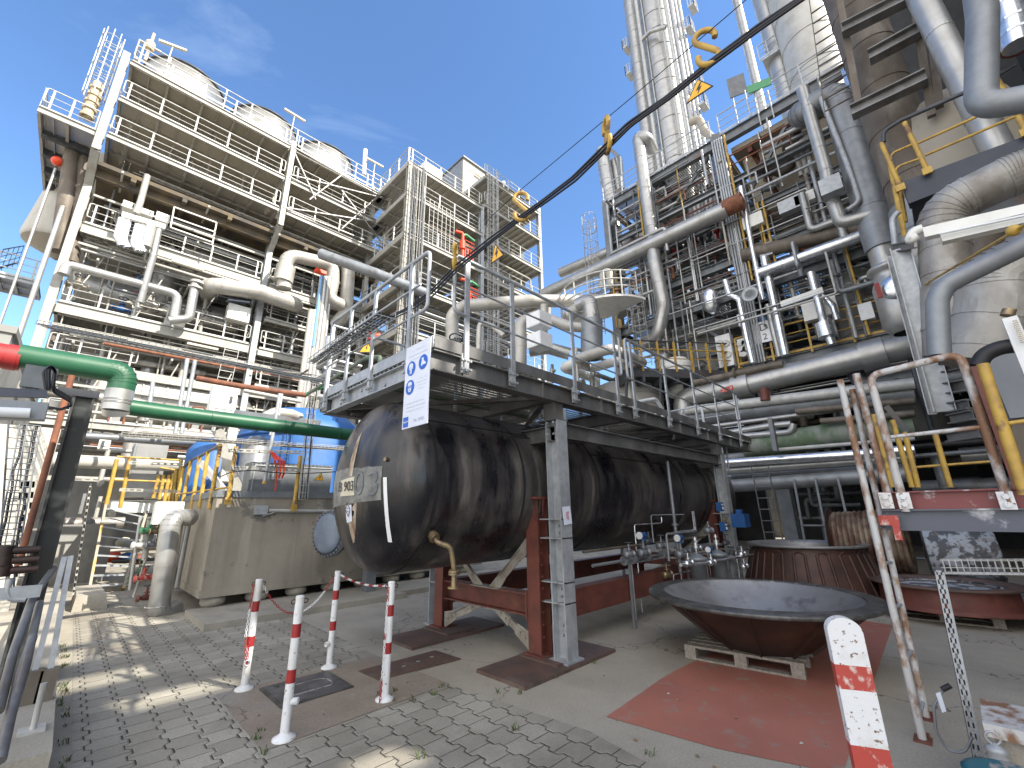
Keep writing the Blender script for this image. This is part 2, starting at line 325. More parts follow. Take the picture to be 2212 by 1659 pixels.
# pavers: interlocking stones, meandering joints running along y, straight joints across them
n = NT('grey_interlocking_pavers', .85)
wob = n.M('MULTIPLY', n.M('SINE', n.M('MULTIPLY', n.y, 2*math.pi/.215)), 1.0)
sq = n.M('MULTIPLY', n.M('MAXIMUM', n.M('MINIMUM', n.M('MULTIPLY', wob, 3.2), 1.0), -1.0), .085)
u = n.M('ADD', n.M('DIVIDE', n.x, .215), sq); cu = n.M('FLOOR', u); fu = n.M('SUBTRACT', u, cu)
v = n.M('ADD', n.M('DIVIDE', n.y, .1075*1.0), 0.0); v = n.M('ADD', n.M('DIVIDE', n.y, .215), n.M('MULTIPLY', cu, .5)); v = n.M('ADD', v, .25); cv = n.M('FLOOR', v); fv = n.M('SUBTRACT', v, cv)
du = n.M('MINIMUM', fu, n.M('SUBTRACT', 1.0, fu)); dv = n.M('MINIMUM', fv, n.M('SUBTRACT', 1.0, fv))
wd = n.rng(n.noise(5, 4), .35, .7, .008, .028)
dd = n.M('MINIMUM', n.M('MULTIPLY', du, .8), n.M('MULTIPLY', dv, 1.5)); J = n.M('LESS_THAN', dd, wd); E = n.rng(n.M('SUBTRACT', dd, wd), 0, .035)
wn = n.t.nodes.new('ShaderNodeTexWhiteNoise'); wn.noise_dimensions = '2D'; cb = n.t.nodes.new('ShaderNodeCombineXYZ'); n.l(cu, cb.inputs[0]); n.l(cv, cb.inputs[1]); n.l(cb.outputs[0], wn.inputs['Vector'])
c = n.mix(wn.outputs['Value'], (.31, .29, .24), (.41, .385, .325)); c = n.mix(n.rng(n.noise(.7, 7), .45, .7), c, (.2, .175, .14)); c = n.mix(n.rng(n.noise(2.2, 6), .6, .75, 0, .5), c, (.17, .19, .12))
c = n.mix(n.rng(n.noise(80, 3), .35, .7, 0, .3), c, (.07, .065, .06))
c = n.mix(J, c, (.035, .032, .024)); c = n.mix(n.M('MULTIPLY', J, n.rng(n.noise(3, 5), .58, .66)), c, (.06, .1, .03))
n.bump(n.M('ADD', n.M('MULTIPLY', E, .8), n.M('MULTIPLY', n.noise(110, 3), .25)), .9, .008); G['paver'] = n.color(c)
# the tank: black coating with weather streaks that run down the shell
def tankmat(name, base, streakc, pale, lo, hi):
    n = NT(name, .42, .0)
    a = n.noise(2.2, 8, (1, 1, .13), .66); b_ = n.noise(1.0, 5); zz = n.rng(n.z, 1.1, 2.9)
    k = n.rng(n.M('ADD', n.M('ADD', n.M('MULTIPLY', a, .75), n.M('MULTIPLY', b_, .35)), n.M('MULTIPLY', zz, .12)), lo, hi)
    c = n.mix(k, base, streakc)
    c = n.mix(n.rng(n.noise(2.2, 9, (1, 1, .16), .72), .56, .66, 0, .5), c, pale)
    c = n.mix(n.rng(n.noise(1.3, 8, (1, 1, .5), .7), .58, .68, 0, .5), c, (.085, .04, .032))
    c = n.mix(n.rng(n.noise(9, 8, (1, 1, .14), .7), .55, .7, 0, .55), c, (.016, .016, .018))
    n.l(n.rng(a, .35, .7, .22, .5), n.b.inputs['Roughness']); n.bump(n.noise(20, 5, (1, 1, .3)), .12, .01)
    return n.color(c)
G['tank'] = tankmat('streaked_black_tank_coating', (.009, .009, .012), (.115, .102, .094), (.24, .215, .19), .55, .74)
# open bar grating: real holes let the light through
def grating(name, c, px=.035, py=.1, duty=.32, rough=.55):
    n = NT(name, rough, .3)
    a = n.M('LESS_THAN', n.M('FRACT', n.M('DIVIDE', n.x, px)), duty); b_ = n.M('LESS_THAN', n.M('FRACT', n.M('DIVIDE', n.y, py)), duty*.6); k = n.M('MAXIMUM', a, b_)
    n.l(k, n.b.inputs['Alpha']); n.b.inputs['Base Color'].default_value = (*c, 1); return n.m
G['grate'] = grating('galvanised_bar_grating', (.36, .36, .35), duty=.6)
G['gratelight'] = grating('pale_bar_grating', (.42, .39, .33), .05, .12, .64)

# ------------------------------------------------------------------ ground
def sheet(name, poly, z, m, kind='structure'):
    b = MB(); b.add([(x, y, z) for x, y in poly], [tuple(range(len(poly)))]); return build(b, name, m, kind='structure')
sheet('ground', [(-300, -300), (400, -300), (400, 400), (-300, 400)], 0, G['conc'])
sheet('paving', [(.3, -3), (3.12, -3), (3.1, 1.8), (3.2, 2.4), (3.04, 4.0), (1.56, 3.93), (1.33, 3.96), (1.33, 5.43), (2.98, 5.38), (3.03, 8.2), (1.86, 8.9), (1.6, 10.1), (1.75, 13.5), (.4, 13.5)], .004, G['paver'])
sheet('concrete_patch', [(1.33, 3.96), (3.04, 4.0), (2.98, 5.38), (1.33, 5.43)], .005, G['patch'])
sheet('red_painted_path', [(3.5, 2.45), (4.72, 2.52), (8.9, 2.3), (8.76, 1.05), (3.85, .9), (3.62, 1.6)], .004, G['redground'])
b = MB(); b.span((1.75, 8.35, 0), (5.2, 9.9, .1)); b.span((5.2, 8.6, 0), (12, 9.9, .1)); build(b, 'footing_slab', G['kerb'], kind='structure')
b = MB(); b.span((-.25, 4.2, 0), (.2, 13.2, .3)); build(b, 'kerb', G['kerb'], kind='structure')
b = MB(); b.span((-3.5, 2.0, 0), (-.25, 30, .02)); build(b, 'side_yard', G['kerb'], kind='structure')
b = MB(); b.hexa([V3(.36, 11.9, .0), V3(.85, 11.9, .0), V3(.78, 13.4, 0), V3(.36, 13.4, 0), V3(.38, 11.95, .26), V3(.8, 11.95, .26), V3(.74, 13.35, .3), V3(.38, 13.35, .3)]); build(b, 'concrete_block', G['kerb'], label='low pale concrete block at the end of the paved alley', cat='concrete block')
# weeds in the joints
def weeds(n_, area, seed):
    r = random.Random(seed); b = MB()
    for _ in range(n_):
        x = r.uniform(area[0], area[1]); y = r.uniform(area[2], area[3])
        for k in range(9):
            a = r.uniform(0, 6.28); h = r.uniform(.012, .05); w = .004; o = V3(x+r.uniform(-.03, .03), y+r.uniform(-.03, .03), .004); e = V3(math.cos(a), math.sin(a), 0)*h*r.uniform(.4, 1); s_ = V3(-math.sin(a), math.cos(a), 0)*w
            b.add([o-s_, o+s_, o+e*.6+s_+V3(0, 0, h*.8), o+e*.6-s_+V3(0, 0, h*.8), o+e*1.25+V3(0, 0, h)], [(0, 1, 2, 3), (3, 2, 4)])
    return b
G['weed'] = mat('weed_leaves', (.05, .1, .02), .7, 0, (.1, .09, .03), 5)
b = weeds(30, (.22, .33, 4.2, 9), 1); b2 = weeds(3, (1.45, 3.0, 3.86, 3.99), 2); b.add(b2.v, b2.f); b2 = weeds(2, (3.05, 3.3, 1.9, 4.0), 5); b.add(b2.v, b2.f); b2 = weeds(3, (1.3, 1.45, 3.9, 4.4), 6); b.add(b2.v, b2.f); b2 = weeds(4, (2.38, 2.6, 4.0, 4.3), 7); b.add(b2.v, b2.f); b2 = weeds(5, (3.3, 4.9, 3.28, 3.34), 8); b.add(b2.v, b2.f)
b2 = weeds(2, (1.3, 3.0, 2.6, 3.8), 9); b.add(b2.v, b2.f)
build(b, 'weeds', G['weed'], kind='stuff', label='small green weeds growing in the joints and along the kerb', cat='weeds')
# dead leaves and crumbs of concrete lying about
r = random.Random(4); b = MB()
for _ in range(160):
    x = r.uniform(.4, 6.5); y = r.uniform(.9, 9); a = r.uniform(0, 6.28); s_ = r.uniform(.006, .022); c_, n_ = math.cos(a)*s_, math.sin(a)*s_
    b.add([V3(x-c_, y-n_, .009), V3(x+n_*.5, y-c_*.5, .013+s_*.3), V3(x+c_, y+n_, .01), V3(x-n_*.5, y+c_*.5, .009)], [(0, 1, 2, 3)])
build(b, 'litter', mat('dry_leaf', (.17, .11, .06), .8, 0, (.35, .33, .3), 3, 2, .5, .52), kind='stuff', label='scattered dry leaves and crumbs lying on the ground', cat='litter')
# covers set in the ground
t = thing('manhole_cover', 'square dark steel cover with a worn pale ring, between the four striped posts', 'manhole cover', (2, 4.95, 0))
b = MB(); b.span((1.69, 4.65, .004), (2.3, 5.23, .022)); build(b, 'cover_plate', G['manhole'], t)
b = MB(); b.span((1.66, 4.62, .003), (2.33, 4.648, .02)); b.span((1.66, 5.232, .003), (2.33, 5.26, .02)); b.span((1.66, 4.65, .003), (1.688, 5.23, .02)); b.span((2.302, 4.65, .003), (2.33, 5.23, .02)); build(b, 'frame', G['rim'], t)
b = MB()
for p, q in (((1.84, 4.8), (2.18, 4.8)), ((2.18, 4.8), (2.22, 4.86)), ((2.22, 4.86), (2.22, 5.0)), ((2.22, 5.0), (2.16, 5.06)), ((2.16, 5.06), (1.86, 5.06)), ((1.86, 5.06), (1.8, 4.98)), ((1.8, 4.98), (1.8, 4.86)), ((1.8, 4.86), (1.84, 4.8))):
    b.beam((*p, .024), (*q, .024), .012, .008)
build(b, 'raised_ring', mat('chipped_grey_edge', (.33, .33, .32), .7, 0, (.16, .15, .14), 14, 5, .45, .55), t)
for p in ((1.78, 5.15), (1.92, 5.15)):
    b = MB(); b.lathe((*p, .022), (0, 0, 1), [(.014, .001), (.03, .003), (.03, 0)], 12); build(b, 'lifting_hole', G['rim'], t)
b = MB(); b.prism([V3(2.59, 4.6, .003), V3(3.58, 4.5, .003), V3(3.56, 4.99, .003), V3(2.57, 5.01, .003)], (0, 0, .012)); t = build(b, 'trench_cover', G['plate'], label='long flat rusty cover plate with three small holes, beside the rightmost striped post', cat='cover plate')
for i in range(4):
    b = MB(); b.lathe((2.78+i*.2, 4.74+i*.02, .015), (0, 0, 1), [(.01, .0005), (.02, .003), (.024, .001)], 10); build(b, 'lifting_hole', G['galv'], t)
b = MB(); b.lathe((2.62, 3.9, .006), (0, 0, 1), [(.04, 0), (.04, .004), (.001, .005)], 12); 
# ------------------------------------------------------------------ railing kit
def railing(a, b, n=None, h=1.1, loops=(0, 0), rails=(.0, .38, .72), post=(.05, .022), r=.021, toe=.12, out=None, ends=(1, 1)):
    a = Vector(a); b = Vector(b); L_ = (b-a).length; d = (b-a)/L_; up = V3(0, 0, 1); n = n or max(2, round(L_/1.4)+1); m = MB(); s_ = d.cross(up)
    for i in range(n):
        if i == 0 and not ends[0] or i == n-1 and not ends[1]: continue
        o = .22 if (i == 0 and loops[0]) else (-.22 if (i == n-1 and loops[1]) else 0)
        c = a+d*(L_*i/(n-1)+o); m.beam(c-up*.12, c+up*(h-.01), post[0], post[1], s_)
    for k, dz in enumerate(rails):
        p, q = a+up*(h-dz), b+up*(h-dz); rr = r if k == 0 else r*.62
        if loops[0] and k < 2: p = p+d*.12
        if loops[1] and k < 2: q = q-d*.12
        m.cyl(p, q, rr, 8)
    lo = h-rails[-1]
    for e, (c, sg) in enumerate(((a, 1), (b, -1))):
        if loops[e]:
            m.tube([c+d*sg*.22+up*h, c+up*h, c+up*lo, c+d*sg*.22+up*lo], r, 8, .14, 5)
    if toe: m.span(a+up*.01-s_*.004, b+up*toe+s_*.004) if (abs(d.x) > .99 or abs(d.y) > .99) else m.beam(a+up*toe/2, b+up*toe/2, .008, toe, up)
    return m
def ladder(a, b, side, w=.45, step=.28, r=.02, cage=False, cdir=None, c0=.3):
    a = Vector(a); b = Vector(b); side = Vector(side).normalized(); m = MB(); L_ = (b-a).length; d = (b-a)/L_
    for s_ in (-1, 1): m.beam(a+side*s_*w/2, b+side*s_*w/2, .05, .015, side)
    for i in range(int(L_/step)): c = a+d*(i+.5)*step; m.cyl(c-side*w/2, c+side*w/2, r*.6, 6)
    if cage:
        cd = Vector(cdir).normalized(); R = .38
        for i in range(int(L_*(1-c0)/.9)+1):
            c = a+d*(L_*c0+i*.9)+cd*.33; m.torus(c, d, R, .018, 20, 5)
        for k in range(7):
            t = math.radians(-120+k*40); c = cd*(.33+math.cos(t)*R)+side*math.sin(t)*R
            m.beam(a+d*L_*c0+c, b+c, .035, .01)
    return m
# ------------------------------------------------------------------ the black tank
TY, TZ, TR = 4.75, 1.99, .985
RG['X1'] = (685.8, 850.3, .248)
tank = thing('storage_tank', 'long black weathered horizontal tank on red steel legs under the steel walkway', 'storage tank', (6.5, TY, 0))
def headprof(x0, n1=10, n2=12):
    Dm = 2*TR; Rc = .8*Dm; k = .154*Dm; a = TR-k; th = math.asin(a/(Rc-k)); h = Rc-(Rc-k)*math.cos(th)
    p = [(Rc*math.sin(th*i/n1), Rc*(1-math.cos(th*i/n1))) for i in range(n1+1)]+[(a+k*math.sin(th+(math.pi/2-th)*i/n2), h-k*math.cos(th+(math.pi/2-th)*i/n2)) for i in range(1, n2+1)]
    d = p[-1][1]; return [(max(r, .0005), x0-d+x) for r, x in p]
HP = headprof(2.62); HR = np.array([p[0] for p in HP]); HX = np.array([p[1] for p in HP])
b = MB(); b.lathe((0, TY, TZ), (1, 0, 0), HP+[(TR, 2.64)], 80); build(b, 'tank_head', G['tank'], tank)
b = MB(); b.lathe((0, TY, TZ), (1, 0, 0), [(TR, 2.65), (TR, 7), (TR, 11.3)], 80); build(b, 'shell', G['tank'], tank)
b = MB(); b.lathe((0, TY, TZ), (1, 0, 0), [(r, 13.92-x) for r, x in reversed(HP)], 60); build(b, 'tank_head', G['tank'], tank)
def arcband(x0, x1, a0, a1, th, m, n=20):
    R0, R1 = TR-.004, TR+th
    for i in range(n):
        q = []
        for R in (R0, R1):
            for (x, a) in ((x0, a0+(a1-a0)*i/n), (x1, a0+(a1-a0)*i/n), (x1, a0+(a1-a0)*(i+1)/n), (x0, a0+(a1-a0)*(i+1)/n)):
                q.append(V3(x, TY-math.cos(a)*R, TZ+math.sin(a)*R))
        m.hexa(q)
b = MB()
for x in (2.645, 5.6, 8.5): arcband(x-.014, x+.014, -math.pi, math.pi, .01, b, 60)
for (x0, x1, a) in ((2.65, 5.6, 42), (5.6, 8.5, 30), (8.5, 11.2, 44)): arcband(x0, x1, R_(a), R_(a+1), .006, b, 1)
build(b, 'weld_seam', G['black'], tank)
for x in (3.95, 9.7):
    b = MB(); arcband(x, x+.62, R_(-55), R_(38), .014, b); arcband(x+.26, x+.29, R_(-35), R_(25), .045, b, 14); pad = build(b, 'support_pad', G['tank'], tank); b = MB(); arcband(x-.006, x+.012, R_(-56), R_(39), .022, b, 24); arcband(x+.608, x+.625, R_(-56), R_(39), .022, b, 24); arcband(x, x+.62, R_(38), R_(38.8), .022, b, 2); build(b, 'pad_weld', G['black'], pad)
def hx(y, z): return float(np.interp(math.hypot(y-TY, z-TZ), HR, HX))
def HH(R, a, c_):      # where the line of sight through a survey point meets the tank head
    lo, hi = .8, 2.7
    for _ in range(40):
        m_ = (lo+hi)/2; p = P(R, a, c_, x=m_)
        if m_ < hx(p.y, p.z): lo = m_
        else: hi = m_
    return P(R, a, c_, x=lo)
def outn(y, z):
    e = .01; gy = (hx(y+e, z)-hx(y-e, z))/(2*e); gz = (hx(y, z+e)-hx(y, z-e))/(2*e); return V3(-1, gy, gz).normalized()
def onh(y, z, off): return V3(hx(y, z), y, z)+outn(y, z)*off
c0_ = HH('X1', 1030, 1075); pn = V3(2.72, TY-.83*TR, TZ-.56*TR)
b = MB(); rd = V3(0, -.83, -.56).normalized(); b0 = V3(2.72, TY, TZ)+rd*(TR-.02); b.cyl(b0, b0+rd*.1, .05, 18); b.cyl(b0+rd*.06, b0+rd*.08, .058, 18); b.tube([b0+rd*.1, b0+rd*.16, b0+rd*.2+V3(.12, -.02, -.02), b0+rd*.2+V3(.17, -.02, -.25)], .026, 12, .1)
dn = build(b, 'drain_pipe', G['brass'], tank); fe = b0+rd*.2+V3(.17, -.02, -.25)
b = MB(); b.cyl(fe, fe-V3(0, 0, .018), .058, 18); b.cyl(fe-V3(0, 0, .022), fe-V3(0, 0, .04), .058, 18); b.cyl(fe, fe-V3(0, 0, .16), .026, 10); b.cyl(fe-V3(0, 0, .15), fe-V3(0, 0, .165), .062, 18)
for k in range(4): a_ = k*1.571+.5; b.bolt(fe+V3(math.cos(a_)*.042, math.sin(a_)*.042, -.05), (0, 0, 1), .007, .06)
build(b, 'flange', G['brass'], dn)
def quadpatch(c4, off, name, m, nn=12, edge=0.0):   # c4: corners (y, z) top left, top right, bottom right, bottom left as seen
    r = random.Random(3); b = MB(); vs = []; fs = []
    for j in range(nn+1):
        for i in range(nn+1):
            f, g = i/nn, j/nn; y = (c4[0][0]*(1-f)+c4[1][0]*f)*(1-g)+(c4[3][0]*(1-f)+c4[2][0]*f)*g; z = (c4[0][1]*(1-f)+c4[1][1]*f)*(1-g)+(c4[3][1]*(1-f)+c4[2][1]*f)*g
            if j == 0: z += r.uniform(-edge, edge)
            vs.append(onh(y, z, off))
    for j in range(nn):
        for i in range(nn): a = j*(nn+1)+i; fs.append((a, a+nn+1, a+nn+2, a+1))
    return build(b.add(vs, fs, True), name, m, tank)
yz = lambda R, a, c_: (lambda p: (p.y, p.z))(HH(R, a, c_))
G['rub'] = mat('worn_grey_film', (.2, .21, .2), .5, 0, (.1, .098, .094), 5, 7, .45, .62, c3=(.3, .31, .31), ns3=3, lo3=.55, hi3=.7)
r1, r2 = yz('X1', 570, 635), yz('X1', 558, 925)
quadpatch([(5.42, 2.16), r1, r2, (5.42, 1.72)], .004, 'worn_label_film', G['rub'], 20, .012)
def text3(s_, o, ax, ay, size, m, name, parent, depth=.004, wide=1.0, align='CENTER'):
    cu = bpy.data.curves.new('t', 'FONT'); cu.body = s_; cu.size = size; cu.extrude = depth/2; cu.align_x = align; cu.align_y = 'CENTER'; cu.resolution_u = 3
    tmp = bpy.data.objects.new('t', cu); col.objects.link(tmp); dg = bpy.context.evaluated_depsgraph_get(); me = bpy.data.meshes.new_from_object(tmp.evaluated_get(dg))
    bpy.data.objects.remove(tmp); ax = Vector(ax).normalized(); ay = Vector(ay).normalized(); az = ax.cross(ay); o = Vector(o); b = MB()
    b.add([o+ax*v.co.x*wide+ay*v.co.y+az*v.co.z for v in me.vertices], [tuple(p.vertices) for p in me.polygons]); bpy.data.meshes.remove(me)
    return build(b, name, m, parent) if b.v else None
AX, AY = V3(0, -1, 0), V3(0, 0, 1)
def axes(y, z):
    n_ = outn(y, z); ax = V3(0, -1, 0); ax = (ax-n_*ax.dot(n_)).normalized(); return n_, ax, n_.cross(ax)
q4 = [yz('X1', *p) for p in ((213, 760), (330, 722), (330, 885), (208, 895))]
lp_ = quadpatch(q4, .012, 'number_plate', G['paper'], 6)
yc, zc = (q4[0][0]+q4[2][0])/2, (q4[0][1]+q4[2][1])/2; n_, ax, ay = axes(yc, zc)
w_ = abs(q4[0][0]-q4[1][0])
text3('B 903', onh(yc, zc+.01, .02), ax, ay, w_*.47, G['ink'], 'lettering', lp_, .003, 1.05)
G['ghost'] = mat('ghost_lettering', (.11, .125, .135), .6, 0, (.19, .2, .2), 9, 5, .45, .6)
for p_, ch in (((365, 790), '0'), ((490, 790), '3')):
    y_, z_ = yz('X1', *p_); n_, ax, ay = axes(y_, z_); text3(ch, onh(y_, z_, .008), ax, ay, .36, G['ghost'], 'faded_number', tank, .004)
q4 = [yz('X1', *p) for p in ((250, 975), (302, 965), (308, 1110), (262, 1125))]; pp_ = quadpatch(q4, .008, 'sticker', G['signwhite'], 5)
yc, zc = (q4[0][0]+q4[2][0])/2, (q4[0][1]+q4[2][1])/2+.04; n_, ax, ay = axes(yc, zc); c = onh(yc, zc, .014)
b = MB()
for k in range(4):
    dr_ = [(0, .075), (.05, 0), (0, -.075), (-.05, 0)]; p, q = dr_[k], dr_[(k+1) % 4]; b.beam(c+ax*p[0]+ay*p[1], c+ax*q[0]+ay*q[1], .005, .004, n_)
b.beam(c-ax*.02+ay*.02, c+ax*.02+ay*.01, .005, .003, n_); b.beam(c-ax*.02-ay*.01, c+ax*.018-ay*.025, .005, .003, n_)
build(b, 'diamond_mark', G['ink'], pp_)
def strip(pl, pr, off, name, m):
    b = MB(); vs = [onh(y, z, off) for a, c in zip(pl, pr) for y, z in (a, c)]; b.add(vs, [(2*i, 2*i+2, 2*i+3, 2*i+1) for i in range(len(pl)-1)], True); return build(b, name, m, tank)
lc = [(575, 730), (578, 850), (583, 950), (590, 1050), (600, 1160), (618, 1290)]; rc = [(607, 728), (610, 850), (615, 950), (622, 1050), (633, 1160), (653, 1293)]
strip([yz('X1', *p) for p in lc], [yz('X1', *p) for p in rc], .007, 'white_tape_stripe', G['white'])
G['runoff'] = mat('rust_run_off', (.4, .33, .25), .7, 0, (.2, .11, .06), 9, 6, .42, .62, (1, 1, .3), c3=(.5, .48, .44), ns3=12)
lc = [(388, 335), (365, 370), (340, 430), (318, 500), (300, 560), (285, 640), (272, 720)]; rc = [(394, 337), (380, 375), (362, 435), (347, 500), (333, 565), (318, 640), (305, 720)]
strip([yz('X1', *p) for p in lc], [yz('X1', *p) for p in rc], .006, 'rust_streak', G['runoff'])
lc = [(258, 900), (262, 1000), (270, 1120), (290, 1220), (310, 1300)]; rc = [(345, 900), (342, 1000), (335, 1120), (330, 1220), (322, 1300)]
strip([yz('X1', *p) for p in lc], [yz('X1', *p) for p in rc], .003, 'rust_streak', G['runoff'])
b = MB(); p = HH('X1', 603, 575); b.cyl(p-V3(-.02, 0, 0), p+outn(p.y, p.z)*.03, .022, 12); build(b, 'nozzle_stub', G['brass'], tank)
# red steel frame that carries the tank
fr = thing('tank_support_frame', 'rust red steel leg frame with grey diagonal braces carrying the black tank', 'support frame', (7, TY, 0))
SY0, SY1 = 3.84, 5.78
for x in (4.25, 10.0):
    for y in (SY0, SY1):
        b = MB(); b.ibeam((x, y, .05), (x, y, 1.8), .2, .2, .012, .018, V3(1, 0, 0)); b.span((x-.16, y-.13, .05), (x+.16, y+.13, .07))
        b.span((x-.17, y-.14, 1.8), (x+.17, y+.14, 1.83)); b.prism([V3(x-.006, y-.1, 1.6), V3(x-.006, y-.1, 1.8), V3(x-.006, y-.14, 1.8)], (.012, 0, 0)); s1 = 1 if y < TY else -1
        b.prism([V3(x-.008, y-.1*s1, 1.83), V3(x-.008, y+.14*s1, 1.83), V3(x-.008, y+.14*s1, 2.0), V3(x-.008, y+.02*s1, 1.93)], (.016, 0, 0))
        for k in range(9):
            for dx in (-.06, .06): b.bolt((x+dx, y-.112*s1 if s1 > 0 else y+.112, .25+k*.13), (0, -s1, 0), .012, .012)
        build(b, 'leg', G['rust'], fr)
for x in (4.25, 10.0):
    b = MB(); b.ibeam((x, SY0+.1, .565), (x, SY1-.1, .565), .25, .18, .012, .018); b.span((x-.12, SY0+.1, .4), (x+.12, SY0+.125, .73)); b.span((x-.12, SY1-.125, .4), (x+.12, SY1-.1, .73)); [b.bolt((x-.007, SY0+.2+k*.18, .67), (0, 0, 1), .013, .03) for k in range(8)]; build(b, 'cross_beam', G['rust'], fr)
    for (ya, za, yb, zb) in ((SY0+.1, 1.27, TY-.14, .69), (SY1-.1, 1.27, TY+.14, .69), (SY0+.1, .15, TY-.2, .44), (SY1-.1, .15, TY+.2, .44)):
        b = MB(); X_ = x-.03; p, q = V3(X_, ya, za), V3(X_, yb, zb); d = (q-p).normalized(); n2 = V3(1, 0, 0).cross(d); n2 = n2 if n2.z > 0 else -n2
        b.prism([p+d*.14-n2*.05, q-d*.14-n2*.05, q-d*.14+n2*.05, p+d*.14+n2*.05], (-.012, 0, 0)); b.prism([p+d*.16+n2*.04, q-d*.16+n2*.04, q-d*.16+n2*.05, p+d*.16+n2*.05], (-.045, 0, 0))
        e = V3(-.0125, 0, 0); up_ = V3(0, 0, 1); hy = V3(0, 1, 0)*(1 if yb > ya else -1)
        b.prism([p+e-up_*.11, p+e+up_*.11, p+e+d*.28+n2*.062, p+e+d*.28-n2*.062], e)
        c1, c2 = q+e-hy*.13, q+e+hy*.09
        k1, k2 = q+e-d*.26-n2*.062, q+e-d*.26+n2*.062
        b.prism([c1, c2, k2, k1] if za > zb else [c1, c2, k1, k2], e)
        b.span((X_-.08, min(yb-.14, yb+.14), zb-.006 if za > zb else zb-.006), (X_+.08, max(yb-.14, yb+.14), zb+.006))
        for t_ in (.1, .2): b.bolt(p+e*2+d*t_, (-1, 0, 0), .014, .014); b.bolt(q+e*2-d*t_, (-1, 0, 0), .014, .014)
        if 'brc' not in G: G['brc'] = mat('bare_grey_brace', (.36, .34, .3), .6, .2, (.24, .2, .16), 6)
        build(b, 'brace', G['brc'], fr)
for y in (SY0, SY1):
    b = MB(); b.ibeam((4.36, y, .52), (9.89, y, .52), .32, .18, .012, .018); b.span((4.36, y-.085, .38), (9.89, y-.078, .66)); build(b, 'longitudinal_beam', G['rust'], fr)
for x, y in ((4.25, 3.84), (4.2, 5.75)):
    b = MB(); b.span((x-.82, y-.52, .0), (x+.78, y+.2, .035)); b.span((x-.2, y-.42, .035), (x+.3, y+.17, .055)); build(b, 'floor_plate', G['plate'], label='rusty floor plate under the %s leg of the black tank frame' % ('near' if y < 5 else 'far'), cat='floor plate')
# ------------------------------------------------------------------ walkway over the tank
PX0, PX1, PY0, PY1, PZ = 2.29, 12.0, 3.4, 6.12, 3.26
wk = thing('walkway', 'grey galvanised steel walkway with handrails passing over the black tank', 'walkway', (7, 4.75, 0))
G['galvd'] = mat('weathered_galvanised_beam', (.14, .14, .14), .5, .4, (.24, .24, .24), 3.5, 6, .4, .7, (1, 1, .6), .06, c3=(.09, .07, .06), ns3=1.4, lo3=.52, hi3=.72)
for y, s_ in ((PY0, 1), (PY1, -1)):
    b = MB(); b.ibeam((PX0, y+.06*s_, PZ-.13), (PX1, y+.06*s_, PZ-.13), .22, .14, .009, .012)
    for i in range(8): x = PX0+.35+i*1.32; b.span((x, y+.001 if s_ > 0 else y-.13, PZ-.225), (x+.01, y+.13 if s_ > 0 else y-.001, PZ-.04))
    build(b, 'edge_beam', G['galvd'], wk)
for i, x in enumerate((PX0+.06, 4.2, 6.1, 8.0, 9.9, PX1-.06)):
    b = MB(); b.ibeam((x, PY0+.14, PZ-.13), (x, PY1-.14, PZ-.13), .2, .12, .009, .012)
    if i in (0,): [b.bolt((x-.006, PY0+.45+k*.6, PZ-.1-.06*(k % 2)), (-1, 0, 0), .018) for k in range(4)]; b.span((x-.075, PY0, PZ-.002), (x+.06, PY1, PZ+.01))
    build(b, 'cross_beam', G['galvd'] if i else G['galv'], wk)
for i in range(5):
    xa = (PX0+.06, 4.2, 6.1, 8.0, 9.9, PX1-.06)[i]; xb = (PX0+.06, 4.2, 6.1, 8.0, 9.9, PX1-.06)[i+1]; s1 = 1 if i % 2 else -1; b = MB()
    b.beam((xa+.1, TY-s1*1.1, PZ-.17), (xb-.1, TY+s1*1.1, PZ-.17), .06, .05); build(b, 'brace', G['galvd'], wk)
b = MB(); b.span((PX0+.01, PY0+.13, PZ-.018), (PX1-.01, PY1-.13, PZ+.012)); build(b, 'deck_grating', G['grate'], wk)
for x in (4.3, 9.86):
    b = MB(); b.ibeam((x, 3.52, 2.62), (x, 6.0, 2.62), .2, .16, .01, .014); b.span((x-.13, 3.4, 2.78), (x+.13, 3.7, 2.8)); b.span((x-.09, 3.44, 2.8), (x+.09, 3.62, 3.02)); b.span((x-.09, 5.9, 2.72), (x+.09, 6.08, 3.02)); build(b, 'bearing', G['galvd'], wk)
b = MB(); b.ibeam((4.44, 3.48, 2.66), (9.77, 3.48, 2.66), .2, .14, .009, .013); build(b, 'longitudinal_beam', G['galvd'], wk)
b = MB(); b.ibeam((4.44, 6.0, 2.66), (9.77, 6.0, 2.66), .2, .14, .009, .013); build(b, 'longitudinal_beam', G['galvd'], wk)
for x in (4.3, 9.86):
    for y in (3.5, 6.0):
        b = MB(); b.ibeam((x, y, .056), (x, y, 2.78), .2, .2, .01, .016, V3(0, 1, 0)); b.span((x-.15, y-.14, .036), (x+.15, y+.14, .056))
        b.span((x+.101, y-.09, 2.5), (x+.111, y+.09, 2.95))
        for z in (.62, .84, 1.55, 1.33):
            b.span((x-.1, y-.1, z), (x+.1, y-.006, z+.014)); b.span((x-.1, y+.006, z), (x+.1, y+.25 if y < 4 else y+.1, z+.014))
        for z in (.7, .78, 1.4, 1.48, .4, .3):
            b.bolt((x-.05, y-.006, z), (0, -1, 0), .016, .015)
        for z in (2.55, 2.7):
            for dy in (-.05, .05): b.bolt((x+.111, y+dy, z), (1, 0, 0)); b.bolt((x-.1, y+dy, z+.05), (-1, 0, 0))
        build(b, 'column', G['galv'], wk)
sg = MB(); q = PL('S6', ((853, 492), (903, 485), (918, 600), (868, 610)), y=3.38); sg.prism(q, (0, .006, 0)); t = build(sg, 'tag_plate', G['signwhite'], label='small white tag plate with red lettering on the near walkway column', cat='tag')
